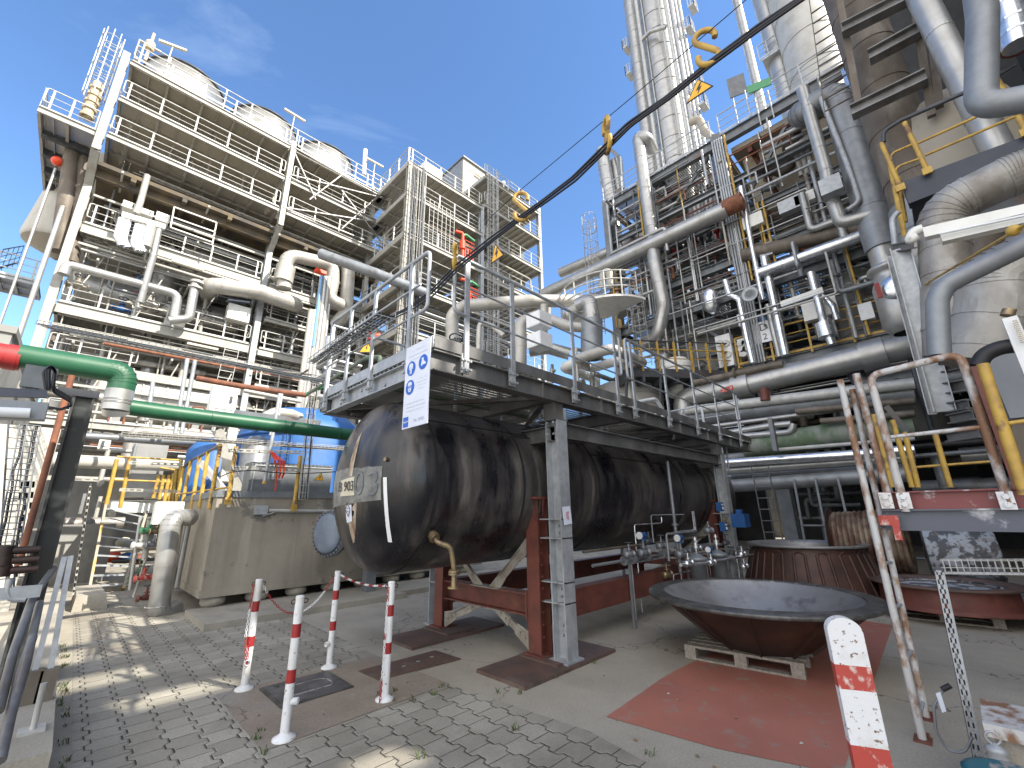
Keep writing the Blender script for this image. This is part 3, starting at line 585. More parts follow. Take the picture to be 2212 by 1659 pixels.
def ptext(s_, R, a, b_, size, m, name, parent, ax, ay, **k): return text3(s_, P(R, a, b_, **k), ax, ay, size, m, name, parent)
G['inkred'] = mat('red_lettering', (.5, .1, .1), .6)
c = (q[0]+q[2])/2
text3('L724', c+V3(-.012, -.004, .0), (0, 0, 1), (-1, 0, 0), .04, G['inkred'], 'lettering', t); text3('FEW 040', c+V3(.014, -.004, 0), (0, 0, 1), (-1, 0, 0), .026, G['inkred'], 'lettering', t)
# handrails of the walkway
xs = [P('S3', 215, 800, y=3.4).x, P('S3', 520, 900, y=3.4).x, P('S3', 925, 1030, y=3.4).x, P('S3', 1210, 1120, y=3.4).x]
def railpiece(x0, x1, posts, l0, l1, y=PY0-.03):
    m = MB(); z = PZ+.04; H_ = 1.12
    for x in posts: m.span((x-.03, y-.012, z-.22), (x+.03, y+.012, z+H_-.02)); m.span((x-.05, y+.012, z-.24), (x+.05, y+.03, z-.02)); [m.bolt((x+dx, y-.012, z-.2+dz), (0, -1, 0), .012, .014) for dx in (-.018, .018) for dz in (0, .1)]; [m.bolt((x+dx, y+.01, z-.2+dz), (0, -1, 0), .014, .03) for dx in (-.055, .055) for dz in (0, .1)]
    m.tube([V3(x0, y, z+H_-.0), V3(x1, y, z+H_-.0)], .022, 10); lo = z+.42
    for dz in (.42, .77): m.cyl((x0, y, z+dz), (x1, y, z+dz), .013, 8)
    for e, x, s_ in ((l0, x0, -1), (l1, x1, 1)):
        if e: m.tube([V3(x, y, z+H_), V3(x+s_*.16, y, z+H_), V3(x+s_*.16, y, lo), V3(x, y, lo)], .022, 10, .12)
    return m
xe = P('S3', 1245, 800, y=3.4).x
build(railpiece(xs[0]-.02, xs[3], xs, 1, 1), 'handrail', G['galv'], wk)
xs2 = [P('U3', 1085, 1290, y=3.4).x, P('U3', 1465, 1480, y=3.4).x, P('U3', 1780, 1590, y=3.4).x, P('T4', 270, 420, y=3.4).x, P('T4', 440, 470, y=3.4).x]
build(railpiece(xs2[0], xs2[-1], xs2, 1, 1), 'handrail', G['galv'], wk)
b = MB(); b.span((PX0, PY0-.012, PZ+.0), (PX1, PY0-.004, PZ+.13)); build(b, 'toe_board', G['galvd'], wk)
def railpiece_y(y0, y1, posts, l0, l1, x=PX0-.03):
    m = railpiece(y0, y1, posts, l0, l1, 0); m.v = [(x+v[1], v[0], v[2]) for v in m.v]; return m
build(railpiece_y(3.66, 6.1, (3.85, 4.7, 5.4, 6.05), 1, 0), 'handrail', G['galv'], wk)
b = MB(); b.span((PX0-.012, PY0, PZ+.0), (PX0-.004, PY1, PZ+.13)); build(b, 'toe_board', G['galv'], wk)
for (x0, x1, n_) in ((PX0, 7, 4), (7.4, 12, 4)):
    m = railpiece(x0, x1, [x0+(x1-x0)*i/n_+.02 for i in range(n_+1)], 0, 1, PY1+.03); build(m, 'handrail', G['galv'], wk)
m = railpiece_y(3.5, 6.1, (3.6, 4.5, 5.4, 6.0), 0, 0, PX1); build(m, 'handrail', G['galv'], wk)
b = MB(); b.tube([P('U3', 1145, 1335, y=3.6), P('U3', 1330, 1300, y=3.6), P('U3', 1410, 1420, y=3.6), P('U3', 1410, 1500, y=3.6)], .034, 12, .2); build(b, 'vent_pipe', G['white'], label='short white bent pipe end behind the walkway rail', cat='pipe')
# ------------------------------------------------------------------ safety sign hung at the walkway corner
q = PL('R4', ((1185, 115), (1345, 40), (1315, 610), (1130, 655)), x=2.2)
A0 = V3(2.2, (q[0].y+q[3].y)/2+.03, 3.325); ww, hh = .45, .87
sgn = thing('safety_sign', 'white safety notice board with three round blue symbols hung at the walkway corner', 'sign', (2.2, A0.y-.22, 2.45))
b = MB(); b.prism([A0, A0+AX*ww, A0+AX*ww-AY*hh, A0-AY*hh], (.006, 0, 0)); build(b, 'board', G['signwhite'], sgn)
def sp(i, j): return A0+AX*i*ww-AY*j*hh-V3(.003, 0, 0)
def disc(c, r_, m, name, n=28):
    b = MB(); b.prism([c+AX*math.cos(6.2832*k/n)*r_+AY*math.sin(6.2832*k/n)*r_ for k in range(n)], (-.0015, 0, 0)); return build(b, name, m, sgn)
for (i, j) in ((.26, .29), (.74, .27), (.25, .52)):
    b = MB(); b.m = 0; c = sp(i, j); b.prism([c+AX*math.cos(6.2832*k/28)*.077+AY*math.sin(6.2832*k/28)*.077 for k in range(28)], (-.0015, 0, 0)); b.m = 1
    W = lambda pts: b.prism([c-V3(.0017, 0, 0)+AX*x*.01+AY*y*.01 for x, y in pts], (-.0012, 0, 0))
    if j == .29: W([(-1.4, 5.6), (1.4, 5.6), (3.6, 4), (3.8, -1.2), (2.6, -1.2), (2.2, 2.2), (1.6, 0), (1.9, -6), (.5, -6), (0, -1), (-.5, -6), (-1.9, -6), (-1.6, 0), (-2.2, 2.2), (-2.6, -1.2), (-3.8, -1.2), (-3.6, 4)])
    elif j == .27: W([(-2.4, 4.6), (1.0, 4.6), (1.2, 1.2), (4.9, -1.2), (5.3, -3.0), (-.8, -3.0), (-1.0, -3.8), (-3.0, -3.8), (-3.0, -1), (-2.0, 1.6)])
    else:
        W([(-3.9, 1.9), (3.9, 1.9), (3.4, 4.2), (1.6, 5.7), (-1.6, 5.7), (-3.4, 4.2)]); W([(-2.9, 1.2), (2.9, 1.2), (3.0, -2.4), (1.6, -4.9), (-1.6, -4.9), (-3.0, -2.4)]); b.m = 0
        c = c-V3(.0014, 0, 0); W([(-2.5, .6), (-.3, .6), (-.6, -1.1), (-2.1, -1.1)]); W([(.3, .6), (2.5, .6), (2.1, -1.1), (.6, -1.1)]); W([(-1.4, -2.6), (1.4, -2.6), (.7, -3.4), (-.7, -3.4)])
    build(b, 'symbol', [G['signblue'], G['signwhite']], sgn)
text3('Tel. 33722', sp(.66, .93)-V3(.001, 0, 0), AX, AY, .042, G['inkblue'], 'lettering', sgn, .001)
r = random.Random(12); b = MB()
for i0, i1, j, h_ in ((.22, .82, .07, .012), (.12, .86, .13, .016), (.2, .8, .18, .011), (.55, .9, .45, .009), (.52, .88, .49, .009), (.56, .9, .53, .009), (.58, .84, .57, .009), (.16, .84, .71, .013), (.12, .9, .755, .013), (.15, .82, .8, .011)):
    i = i0
    while i < i1:
        w = r.uniform(.012, .03); c = sp(i, j)-V3(.0005, 0, 0); hh_ = h_*r.uniform(.6, 1.2)
        b.prism([c, c+AX*w*ww, c+AX*w*ww*.8-AY*hh_, c-AY*hh_*.8], (-.0006, 0, 0)); i += w+r.uniform(.006, .03)
build(b, 'faded_print', mat('washed_out_print', (.56, .6, .71), .6, 0, (.62, .66, .76), 30, 3, .45, .55), sgn)
b = MB(); c = sp(.15, .925); b.prism([c+AX*x+AY*y for x, y in ((-.045, -.05), (.045, -.05), (.045, .05), (-.045, .05))], (-.0015, 0, 0)); em = build(b, 'emblem', G['signblue'], sgn)
b = MB(); c = c-V3(.002, 0, 0)
for k in range(4):
    x = -.032+k*.018; b.prism([c+AX*(x)+AY*-.012, c+AX*(x+.005)+AY*-.012, c+AX*(x+.012)+AY*.012, c+AX*(x+.007)+AY*.012], (-.001, 0, 0))
b.prism([c+AX*x+AY*y for x, y in ((-.045, -.003), (.045, -.003), (.045, .003), (-.045, .003))], (-.001, 0, 0)); build(b, 'emblem_mark', G['signwhite'], em)
[build(MB().cyl(A0+AX*u_+V3(.05, 0, .04), A0+AX*u_+V3(0, 0, -.03), .004, 6), 'wire_tie', G['galv'], sgn) for u_ in (.05, .4)]
# ------------------------------------------------------------------ striped posts with chains
def post(x, y, label, stub):
    t = thing('barrier_post', label, 'post', (x, y, 0), 'red and white striped posts around the manhole cover')
    b = MB(); b.m = 0; r_ = .034; cuts = [0, .38, .475, .7, .8, 1.0]
    for i in range(5):
        b.m = i % 2; b.cyl((x, y, cuts[i]), (x, y, cuts[i+1]), r_, 20, cap=False)
    b.m = 0; b.lathe((x, y, 1.0), (0, 0, 1), [(r_, 0), (.03, .008), (.001, .01)], 20)
    build(b, 'pole', [G['worn'], G['redp']], t)
    b = MB(); b.lathe((x, y, 0.005), (0, 0, 1), [(.085, 0), (.085, .012), (.05, .026), (.036, .04), (.001, .04)], 24); build(b, 'foot', G['worn'], t)
    s_ = Vector(stub).normalized(); b = MB(); c = V3(x, y, .25); b.lathe(c, s_, [(.026, .02), (.026, .075), (.021, .076), (.021, .03), (.001, .03)], 16); build(b, 'side_socket', [G['worn']], t)
    [build(MB().torus((x+.045*s2_, y-.01*s2_, .965), (.3, 1, 0), .016, .005, 12, 5), 'eyelet', G['darkrust'], t) for s2_ in (1, -1)]; return t
post(1.56, 5.39, 'striped post at the far left of the four, chain hanging down its left side', (-.3, -1, 0))
post(1.5, 4.04, 'striped post nearest the camera with no chain on it', (.8, -.6, 0))
post(2.4, 5.38, 'striped post at the back right, where two chains meet', (-.9, -.3, 0))
post(2.4, 4.13, 'striped post at the right front with a chain hanging to the ground', (.3, 1, 0))
def chain(pts, label, colors, ll=.034, rr=.0036):
    # resample
    P_ = [Vector(p) for p in pts]; seg = []; step = ll*.74; acc = 0; out = [P_[0].copy()]
    for i in range(len(P_)-1):
        a, c = P_[i], P_[i+1]; L_ = (c-a).length; d = (c-a)/max(L_, 1e-6); s_ = step-acc
        while s_ <= L_: out.append(a+d*s_); s_ += step
        acc = L_-(s_-step)
    b = MB()
    for k in range(len(out)-1):
        p, q = out[k], out[k+1]; d = (q-p).normalized(); a, u = frame(d); n_ = a if k % 2 else (a*.25+u).normalized(); c = (p+q)/2; sd = d.cross(n_).normalized(); b.m = colors(k, len(out))
        h, w = ll*.5-rr, ll*.26; ctr = []
        for i in range(12):
            t_ = 2*math.pi*i/12; x = math.cos(t_); y = math.sin(t_); ctr.append((c+d*(x*w+(h-w if x > 0 else w-h))+sd*y*w, (d*x+sd*y).normalized(), n_, rr))
        b.rings(ctr, 5, False, True, True)
    return build(b, 'chain', [G['redp'], G['worn']], label=label, cat='chain')
def cat(a, c, sag, n=24):
    a = Vector(a); c = Vector(c); return [a.lerp(c, i/n)-V3(0, 0, 4*sag*(i/n)*(1-i/n)) for i in range(n+1)]
chain(cat((1.6, 5.38, .95), (2.36, 5.38, .95), .33), 'slack red and white chain between the two rear posts', lambda k, n: 0 if (k < n*.5 or k > n*.82) and k > 3 else 1)
chain(cat((2.42, 5.34, .965), (2.42, 4.17, .965), .045), 'taut red and white chain between the two right hand posts', lambda k, n: (k//4+1) % 2)
chain([(1.51, 5.38, .96), (1.5, 5.36, .8), (1.495, 5.35, .5), (1.52, 5.34, .3), (1.535, 5.34, .22), (1.54, 5.34, .3), (1.53, 5.34, .5)], 'red chain hanging down the rear left post', lambda k, n: 1 if .2 < k/n < .45 else 0)
chain([(2.36, 4.12, .96), (2.352, 4.11, .7), (2.345, 4.1, .3), (2.33, 4.09, .03), (2.3, 4.06, .012)], 'white and red chain hanging down the right front post to the ground', lambda k, n: 0 if k/n < .12 or .4 < k/n < .45 or k/n > .78 else 1)
# ------------------------------------------------------------------ pallets, bowl, drums
def pallet(o, ax, L_, W_, label, group=None):
    o = Vector(o); ax = Vector(ax).normalized(); ay = V3(-ax.y, ax.x, 0); t = thing('wooden_pallet', label, 'pallet', o, group)
    def bx(m, u0, u1, v0, v1, z0, z1): m.hexa([o+ax*u+ay*v+V3(0, 0, z) for z in (z0, z1) for u, v in ((u0, v0), (u1, v0), (u1, v1), (u0, v1))])
    r = random.Random(5); n_ = 7; pw = W_/n_*.8
    for i in range(n_):
        m = MB(); v = W_*i/(n_-1)-pw*i/(n_-1); e = r.uniform(-.012, .012); bx(m, e, L_+e, v, v+pw, .122, .144); build(m, 'top_board', G['wood'], t)
    for v in (0, W_/2-.05, W_-.1):
        m = MB(); bx(m, 0, L_, v, v+.1, 0, .02); build(m, 'bottom_board', G['wood'], t)
        for u in (0, L_/2-.06, L_-.12): m = MB(); bx(m, u, u+.12, v, v+.1, .02, .1); build(m, 'block', G['wood'], t)
    for u in (0, L_/2-.06, L_-.12): m = MB(); bx(m, u, u+.12, 0, W_, .1, .122); build(m, 'cross_board', G['wood'], t)
    return t
pallet((5.36, 2.6, .006), (.14, -1.13, 0), 1.17, .95, 'grey weathered wooden pallet under the large shallow bowl')
BC = V3(5.95, 1.92, 0); bz = .152
bowl = thing('metal_bowl', 'wide shallow cast iron bowl with a flat rim, resting on a wooden pallet', 'bowl', (BC.x, BC.y, bz))
rt, rb, zt = 1.05, .44, .68
b = MB(); n_ = 10; ob = [BC+V3(math.cos(6.2832*(i+.35)/n_), math.sin(6.2832*(i+.35)/n_), 0)*(rb+.03) for i in range(n_)]; ot = [BC+V3(math.cos(6.2832*(i+.35)/n_), math.sin(6.2832*(i+.35)/n_), 0)*(rt+.03) for i in range(n_)]
b.add([p+V3(0, 0, bz) for p in ob]+[p+V3(0, 0, zt-.03) for p in ot], [(i, (i+1) % n_, n_+(i+1) % n_, n_+i) for i in range(n_)]+[tuple(range(n_))[::-1]])
for i in range(n_):
    p, q = ob[i]+V3(0, 0, bz), ot[i]+V3(0, 0, zt-.03); d = (q-p).normalized(); rad = (p-BC); rad.z = 0; rad.normalize(); b.beam(p+rad*.012, q+rad*.012, .016, .045, rad)
build(b, 'outer_wall', G['darkrust'], bowl)
b = MB(); b.lathe((BC.x, BC.y, 0), (0, 0, 1), [(.001, bz+.03), (rb-.05, bz+.03), (rb, bz+.05), (rt-.06, zt-.05), (rt-.035, zt-.012), (rt-.02, zt+.004)], 72); build(b, 'inner_wall', G['bowlin'], bowl)
b = MB(); b.lathe((BC.x, BC.y, 0), (0, 0, 1), [(rt-.02, zt+.002), (rt-.015, zt+.016), (rt+.0, zt+.02), (rt+.015, zt+.012), (rt+.16, zt+.008), (rt+.165, zt-.002), (rt+.165, zt-.026), (rt+.15, zt-.034), (rt-.02, zt-.036)], 96); build(b, 'rim', G['rim'], bowl)
DC = V3(10.35, 2.3, 0)
dr = thing('ribbed_hopper', 'round dark rusty ribbed metal hopper standing behind the large bowl', 'hopper', (DC.x, DC.y, 0))
b = MB(); b.lathe(DC, (0, 0, 1), [(1.25, .0), (1.25, .03), (1.18, .04), (.93, .94)], 64)
for i in range(34):
    a = 6.2832*i/34; p = DC+V3(math.cos(a), math.sin(a), 0)*1.18+V3(0, 0, .06); q = DC+V3(math.cos(a), math.sin(a), 0)*.95+V3(0, 0, .84); b.cyl(p, q, .026, 7)
    if i % 2: a2 = 6.2832*(i+1)/34; b.tube([q, DC+V3(math.cos((a+a2)/2), math.sin((a+a2)/2), 0)*.955+V3(0, 0, .9), DC+V3(math.cos(a2), math.sin(a2), 0)*.95+V3(0, 0, .84)], .02, 6, .03, 4)
build(b, 'ribbed_wall', G['darkrust'], dr)
b = MB(); b.lathe(DC, (0, 0, 1), [(.93, .94), (1.0, .945), (1.0, .985), (.97, .99), (.9, .985), (.86, .9), (.85, .3), (.001, .25)], 64); build(b, 'rim', G['bowlin'], dr)
RC = V3(11.3, 0, 1.0)
rl = thing('ribbed_drum', 'rusty drum wrapped in rounded ribs lying on its side behind the ribbed hopper', 'drum', (11.3, 1.4, .42))
b = MB(); pr = [(.5, 0)]
for k in range(13):
    h = .04+k*.085
    for j in range(6): a = math.pi*j/5; pr.append((.52+.035*math.sin(a)+k*.004, h+.04-.04*math.cos(a)))
b.lathe((11.3, 1.95, 1.0), (0, -1, 0), pr, 40); build(b, 'ribbed_shell', mat('rusty_beige_ribs', (.24, .19, .14), .55, .4, (.1, .05, .035), 3, 7, .42, .6), rl)
b = MB(); b.lathe((11.3, 1.95, 1.0), (0, 1, 0), [(.001, .03), (.6, .03), (.62, .0), (.62, .02), (.6, -.01), (.001, -.01)], 40); build(b, 'end_flange', G['darkrust'], rl)
b = MB(); b.span((11.0, 1.0, 0), (11.6, 1.2, .46)); b.span((11.0, 1.7, 0), (11.6, 1.9, .46)); build(b, 'cradle', G['darkrust'], rl)
pallet((9.35, 1.1, .006), (.05, -1, 0), 1.2, .95, 'dark wooden pallet under the rusty flanged disk')
FC = V3(9.95, .45, 0)
fl = thing('flanged_disk', 'shallow rusty flanged disk lying on a pallet behind the ladder', 'disk', (FC.x, FC.y, .16))
b = MB(); b.lathe(FC, (0, 0, 1), [(.001, .155), (.72, .155), (.95, .17), (.96, .19), (.8, .22), (.8, .46)], 56); build(b, 'body', G['rust'], fl)
b = MB(); b.lathe(FC, (0, 0, 1), [(.8, .46), (.9, .47), (.9, .5), (.74, .502), (.7, .49), (.68, .44), (.001, .43)], 56); build(b, 'rim', G['plate'], fl)
b = MB(); b.lathe(FC, (0, 0, 1), [(.001, .436), (.62, .438), (.66, .47), (.62, .47)], 40); build(b, 'inlay', G['camo'], fl)
b = MB(); b.lathe((11.35, .62, .85), (.1, -1, 0), [(.001, 0), (.46, 0), (.47, .01), (.47, .88), (.46, .9), (.001, .9)], 40); b.span((11.0, -.1, .0), (11.7, .5, .4)); build(b, 'camouflage_drum', G['camo'], label='blotched grey and white drum lying on its side behind the flanged disk', cat='drum')
# bollard
bl = thing('bollard', 'flat round topped bollard with worn red and white stripes at the right front', 'bollard', (3.2, .62, 0))
yc, w2 = .615, .083
def stadium(z0, z1, top, x):
    if not top: return [V3(x, yc-w2, z0), V3(x, yc+w2, z0), V3(x, yc+w2, z1), V3(x, yc-w2, z1)]
    return [V3(x, yc-w2, z0), V3(x, yc+w2, z0)]+[V3(x, yc+math.cos(math.pi*i/16)*w2, z1+math.sin(math.pi*i/16)*w2*.85) for i in range(17)]
b = MB(); zb = [P('S8', 345, 1060, x=3.2).z, P('S8', 360, 1200, x=3.2).z, P('S8', 420, 1525, x=3.2).z]
b.m = 0; b.prism(stadium(zb[0], .98, True, 3.2), (.07, 0, 0)); b.m = 1; b.prism(stadium(zb[1], zb[0], False, 3.2), (.07, 0, 0)); b.m = 0; b.prism(stadium(zb[2], zb[1], False, 3.2), (.07, 0, 0)); b.m = 1; b.prism(stadium(zb[2]-.14, zb[2], False, 3.2), (.07, 0, 0)); b.m = 0; b.prism(stadium(0, zb[2]-.14, False, 3.2), (.07, 0, 0))
ang = R_(24); cx, cy = 3.235, yc; b.v = [(cx+(x-cx)*math.cos(ang)-(y-cy)*math.sin(ang), cy+(x-cx)*math.sin(ang)+(y-cy)*math.cos(ang), z) for x, y, z in b.v]
G['wornhvy'] = mat('chipped_white_paint', (.7, .71, .73), .5, 0, (.2, .13, .09), 34, 9, .6, .62, bump=.15, c3=(.52, .48, .42), ns3=4, lo3=.52, hi3=.75)
build(b, 'post', [G['wornhvy'], G['wornred']], bl)
# ------------------------------------------------------------------ ladder posts, hoop, girder and slotted post at the right
RX = 4.8
def tp(name, pts, r_, m, parent, **k): b = MB(); b.tube(pts, r_, 12, **k); return build(b, name, m, parent)
lad = thing('rusty_ladder', 'ladder of two worn rusty pipes with bent rungs standing at the right front', 'ladder', (4.78, .5, 0))
base = P('V', 1994, 1600, z=0); base2 = P('S8', 812, 1372, z=0)
tp('rail_pipe', [base, P('S5', 178, 990, x=RX)], .026, G['rustpaint'], lad)
tp('rail_pipe', [base2, P('S5', 258, 1050, x=RX+.25)], .024, G['rustpaint'], lad)
for zz in (.1, .42, .72, 1.0, 1.25):
    p = base.lerp(P('S5', 178, 990, x=RX), zz/2.3); q = base2.lerp(P('S5', 258, 1050, x=RX+.25), zz/2.3); b = MB(); b.cyl(p, q+(q-p)*.1, .014, 8); build(b, 'rung', G['galv'], lad)
b = MB(); [b.box((c.x, c.y, .006), (.13, .1, .012)) for c in (base, base2)]; [b.bolt((c.x+.05, c.y-.03, .01), (0, 0, 1), .012, .03) for c in (base, base2)]; build(b, 'foot_plate', G['rust'], lad)
gt = thing('access_hoop', 'rusty white pipe hoop handrail bolted on the worn red girder', 'handrail', (5, 0, 1.6))
HX = 4.95
tp('hoop', [P('S8', 690, 170, x=HX), P('S5', 372, 960, x=HX), P('S5', 960, 815, x=HX), P('S5', 1060, 1100, x=HX), P('S8', 1290, 120, x=HX)], .03, G['rustpaint'], gt, bend=.09)
tp('cross_rail', [P('S5', 510, 1362, x=HX), P('S5', 1095, 1298, x=HX)], .017, G['rustpaint'], gt)
tp('post', [P('S5', 283, 950, x=HX+.05), P('S8', 600, 130, x=HX+.05)], .03, G['rustpaint'], gt)
b = MB(); z1 = P('S8', 700, 60, x=5).z; z0 = P('S8', 700, 270, x=5).z; y1 = P('S8', 545, 150, x=5).y; y0 = P('S8', 1500, 150, x=5).y
b.m = 0; b.span((5.0, y0, (z0+z1)/2), (5.012, y1, z1)); b.span((4.96, y0, z1), (5.1, y1, z1+.012)); b.m = 1; b.span((4.985, y0, z0), (5.0, y1, (z0+z1)/2+.0)); b.span((4.94, y0, (z0+z1)/2), (5.0, y1, (z0+z1)/2+.012)); b.span((4.97, y0, z0-.012), (5.1, y1, z0))
gd = build(b, 'girder', [mat('flaked_red_girder_paint', (.2, .055, .055), .55, 0, (.55, .55, .58), 4.5, 7, .56, .66), mat('flaked_dark_girder_paint', (.1, .11, .14), .5, .1, (.55, .56, .6), 3.2, 7, .58, .68)], label='worn red and grey steel girder crossing the right edge of the yard', cat='girder')
for a_ in ((680, 60), (1275, 60), (575, 60)):
    b = MB(); c = P('S8', a_[0], 105, x=4.93); b.box(c, (.014, .085, .13)); b.bolt(c+V3(-.007, .0, .03), (-1, 0, 0), .022, .02); b.bolt(c+V3(-.007, 0, -.03), (-1, 0, 0), .022, .02); build(b, 'clamp_plate', G['wornhvy'], gd)
b = MB(); c = P('S8', 590, 220, x=4.9); b.box(c, (.01, .13, .08)); c2 = P('S8', 640, 290, x=4.9); b.box(c2, (.01, .045, .12)); build(b, 'red_bracket', G['wornred'], gd)
for i, (a_, b_, c_, d_) in enumerate(((395, 1215, 520, 1690), (520, 1250, 650, 1690), (600, 1330, 690, 1690), (800, 1345, 900, 1690))):
    t = tp('yellow_post', [P('S5', a_, b_, x=5.6), P('S5', c_, d_, x=5.6)], .022, G['yellow'], None); tag(t, ('yellow post directly behind the rusty hoop pipe', 'yellow post with dark chipped spots inside the hoop', 'slanting yellow post right of the chipped one inside the hoop', 'yellow post furthest right inside the rusty hoop')[i], 'post', 'yellow posts behind the rusty hoop')
t = tp('yellow_rail', [P('S5', 655, 1560, x=5.62), P('S5', 1180, 1520, x=5.62)], .011, G['yellow'], None); tag(t, 'thin yellow rail crossing low behind the rusty hoop', 'rail')
t = tp('yellow_pipe_post', [P('S5', 1110, 885, x=4.6), P('S5', 1390, 1740, x=4.6)], .034, G['yellow'], None); tag(t, 'thick bright yellow post at the right edge of the yard', 'post')
t = tp('yellow_side_rail', [P('S5', 1280, 1272, x=4.6), P('S5', 1400, 1255, x=4.6)], .014, G['yellow'], None); tag(t, 'short yellow rail joining the thick yellow post at the right edge', 'rail')
# slotted post with tray
st = thing('slotted_post', 'leaning galvanised slotted channel post at the bottom right', 'post', (4.5, .28, 0))
pb, pt_ = P('S8', 1120, 1659, x=4.48), P('S8', 880, 520, x=4.48); dd_ = (pb-pt_).normalized(); pb = pt_+dd_*((pt_.z-.0)/-dd_.z)
b = MB(); d = (pt_-pb); Lp = d.length; d.normalize(); s_ = V3(0, -1, 0)-d*V3(0, -1, 0).dot(d); s_.normalize(); n_ = d.cross(s_)
for o in (-.024, .016): b.beam(pb+s_*(o+.004), pt_+s_*(o+.004), .008, .003, n_) if False else b.prism([pb+s_*(o if o < 0 else o-.008), pb+s_*(o+.018 if o < 0 else o+.01), pb+s_*(o+.018 if o < 0 else o+.01)+n_*.003, pb+s_*(o if o < 0 else o-.008)+n_*.003], d*Lp)
k = 0; z_ = .0
while z_ < Lp: b.prism([pb+d*z_+s_*-.014, pb+d*z_+s_*.016, pb+d*z_+s_*.016+n_*.003, pb+d*z_+s_*-.014+n_*.003], d*.03); z_ += .062
for o in (-.024, .026): b.prism([pb+s_*o, pb+s_*(o+.003), pb+s_*(o+.003)+n_*-.04 if False else pb+s_*(o+.003)+n_*.04, pb+s_*o+n_*.04], d*Lp)
build(b, 'channel', G['galv'], st)
b = MB(); c0, c1 = P('S8', 885, 455, x=4.44), P('S8', 1376, 455, x=4.44); c1 = c0+(c1-c0)*1.6
for dz in (0, -.045, -.085):
    for dx in (0, .12):
        if dz < -.05 or dz == 0 or dx == 0: b.cyl(c0+V3(dx, 0, dz), c1+V3(dx, 0, dz), .0025, 6)
for dx in (.04, .08): b.cyl(c0+V3(dx, 0, -.085), c1+V3(dx, 0, -.085), .003, 6)
for i in range(20): p = c0.lerp(c1, (i+.4)/20); b.tube([p, p+V3(0, 0, -.085), p+V3(.12, 0, -.085), p+V3(.12, 0, 0)], .0022, 5, .004, 1)
build(b, 'cable_tray', G['rail'], label='wire mesh cable tray on the leaning slotted post', cat='cable tray')
b = MB(); b.tube([P('S8', 905, 1210, x=4.4), P('S8', 850, 1300, x=4.4), P('S8', 865, 1450, x=4.4), P('S8', 930, 1560, x=4.4), P('S8', 1030, 1575, x=4.4), P('S8', 1075, 1480, x=4.4)], .008, 8, .1)
h = build(b, 'hose', G['cladgrey'], label='grey hose end with a black grip looped on the slotted post', cat='hose')
b = MB(); b.cyl(P('S8', 900, 1203, x=4.4), P('S8', 948, 1180, x=4.4), .016, 10); build(b, 'grip', G['black'], h)
b = MB(); b.prism(PL('S8', ((862, 1225), (890, 1218), (925, 1330), (900, 1338)), x=4.39), (.002, 0, 0)); build(b, 'paper_tag', G['signwhite'], h)
# valve block at the bottom right corner
cb = P('S8', 1300, 1560, z=0)
b = MB(); q0 = P('S8', 1190, 1430, x=4.0); b.span((3.95, -.25, 0), (4.3, q0.y, q0.z-.02)); t = build(b, 'machine_block', G['kerb'], label='low concrete block with a rusty edged lid in the bottom right corner', cat='machine block')
b = MB(); b.span((3.9, -.3, q0.z-.015), (4.35, q0.y+.03, q0.z+.05)); build(b, 'lid', G['rustpaint'], t)
b = MB(); c = P('S8', 1290, 1680, x=3.3); b.lathe(c+V3(0, 0, -.3), (0, 0, 1), [(.1, 0), (.12, .22), (.16, .26), (.165, .28), (.13, .29), (.001, .27)], 32); b.cyl((c.x, c.y, 0), (c.x, c.y, c.z-.28), .09, 20); build(b, 'hydrant_cover', mat('teal_chipped_paint', (.02, .12, .16), .4, 0, (.3, .28, .26), 12, 6, .55, .6), label='round teal painted cover in the bottom right corner', cat='cover')
b = MB(); c = P('S8', 1215, 1560, x=3.9); b.lathe((c.x, c.y, 0), (0, 0, 1), [(.04, 0), (.04, c.z-.06)]+[(.05-.012*(i % 2), c.z-.06+i*.016) for i in range(6)]+[(.001, c.z+.04)], 16); b.torus((c.x, c.y, c.z+.06), (1, .2, 0), .03, .006, 14, 5); build(b, 'lifting_eye', G['galv'], label='small ribbed fitting with a rusty lifting ring by the corner block', cat='fitting')
# ------------------------------------------------------------------ valves and piping behind the bowl, below the tank
def valve(c, label, group=None, ax=(1, 0, 0), s=1.0, wheel=True, mt='cladgrey', act=None, standz=0):
    c = Vector(c); ax = Vector(ax).normalized(); t = thing('valve', label, 'valve', c, group)
    b = MB(); b.lathe(c-ax*.12*s, ax, [(.001, 0), (.055*s, 0), (.055*s, .014*s), (.03*s, .016*s), (.03*s, .05*s), (.045*s, .08*s), (.05*s, .12*s), (.045*s, .16*s), (.03*s, .19*s), (.03*s, .224*s), (.055*s, .226*s), (.055*s, .24*s), (.001, .24*s)], 14)
    b.cyl(c, c+V3(0, 0, .16*s), .018*s, 10); b.cyl(c+V3(0, 0, .07*s), c+V3(0, 0, .085*s), .042*s, 12); build(b, 'body', G[mt], t)
    if act:
        b = MB(); b.cyl(c+V3(0, 0, .16*s), c+V3(0, 0, .19*s), .04*s, 12); b.cyl(c+V3(-.07*s, 0, .23*s), c+V3(.06*s, 0, .23*s), .045*s, 16); build(b, 'actuator', G[act], t)
        b = MB(); b.cyl(c+V3(-.085*s, 0, .23*s), c+V3(-.07*s, 0, .23*s), .05*s, 16); build(b, 'cover', G['white'], t)
    elif wheel:
        b = MB(); w = c+V3(0, 0, .18*s); b.torus(w, (0, 0, 1), .06*s, .008*s, 18, 6)
        for k in range(3): a = k*2.094; b.cyl(w, w+V3(math.cos(a), math.sin(a), 0)*.06*s, .005*s, 5)
        build(b, 'handwheel', G['dark'], t)
    return t
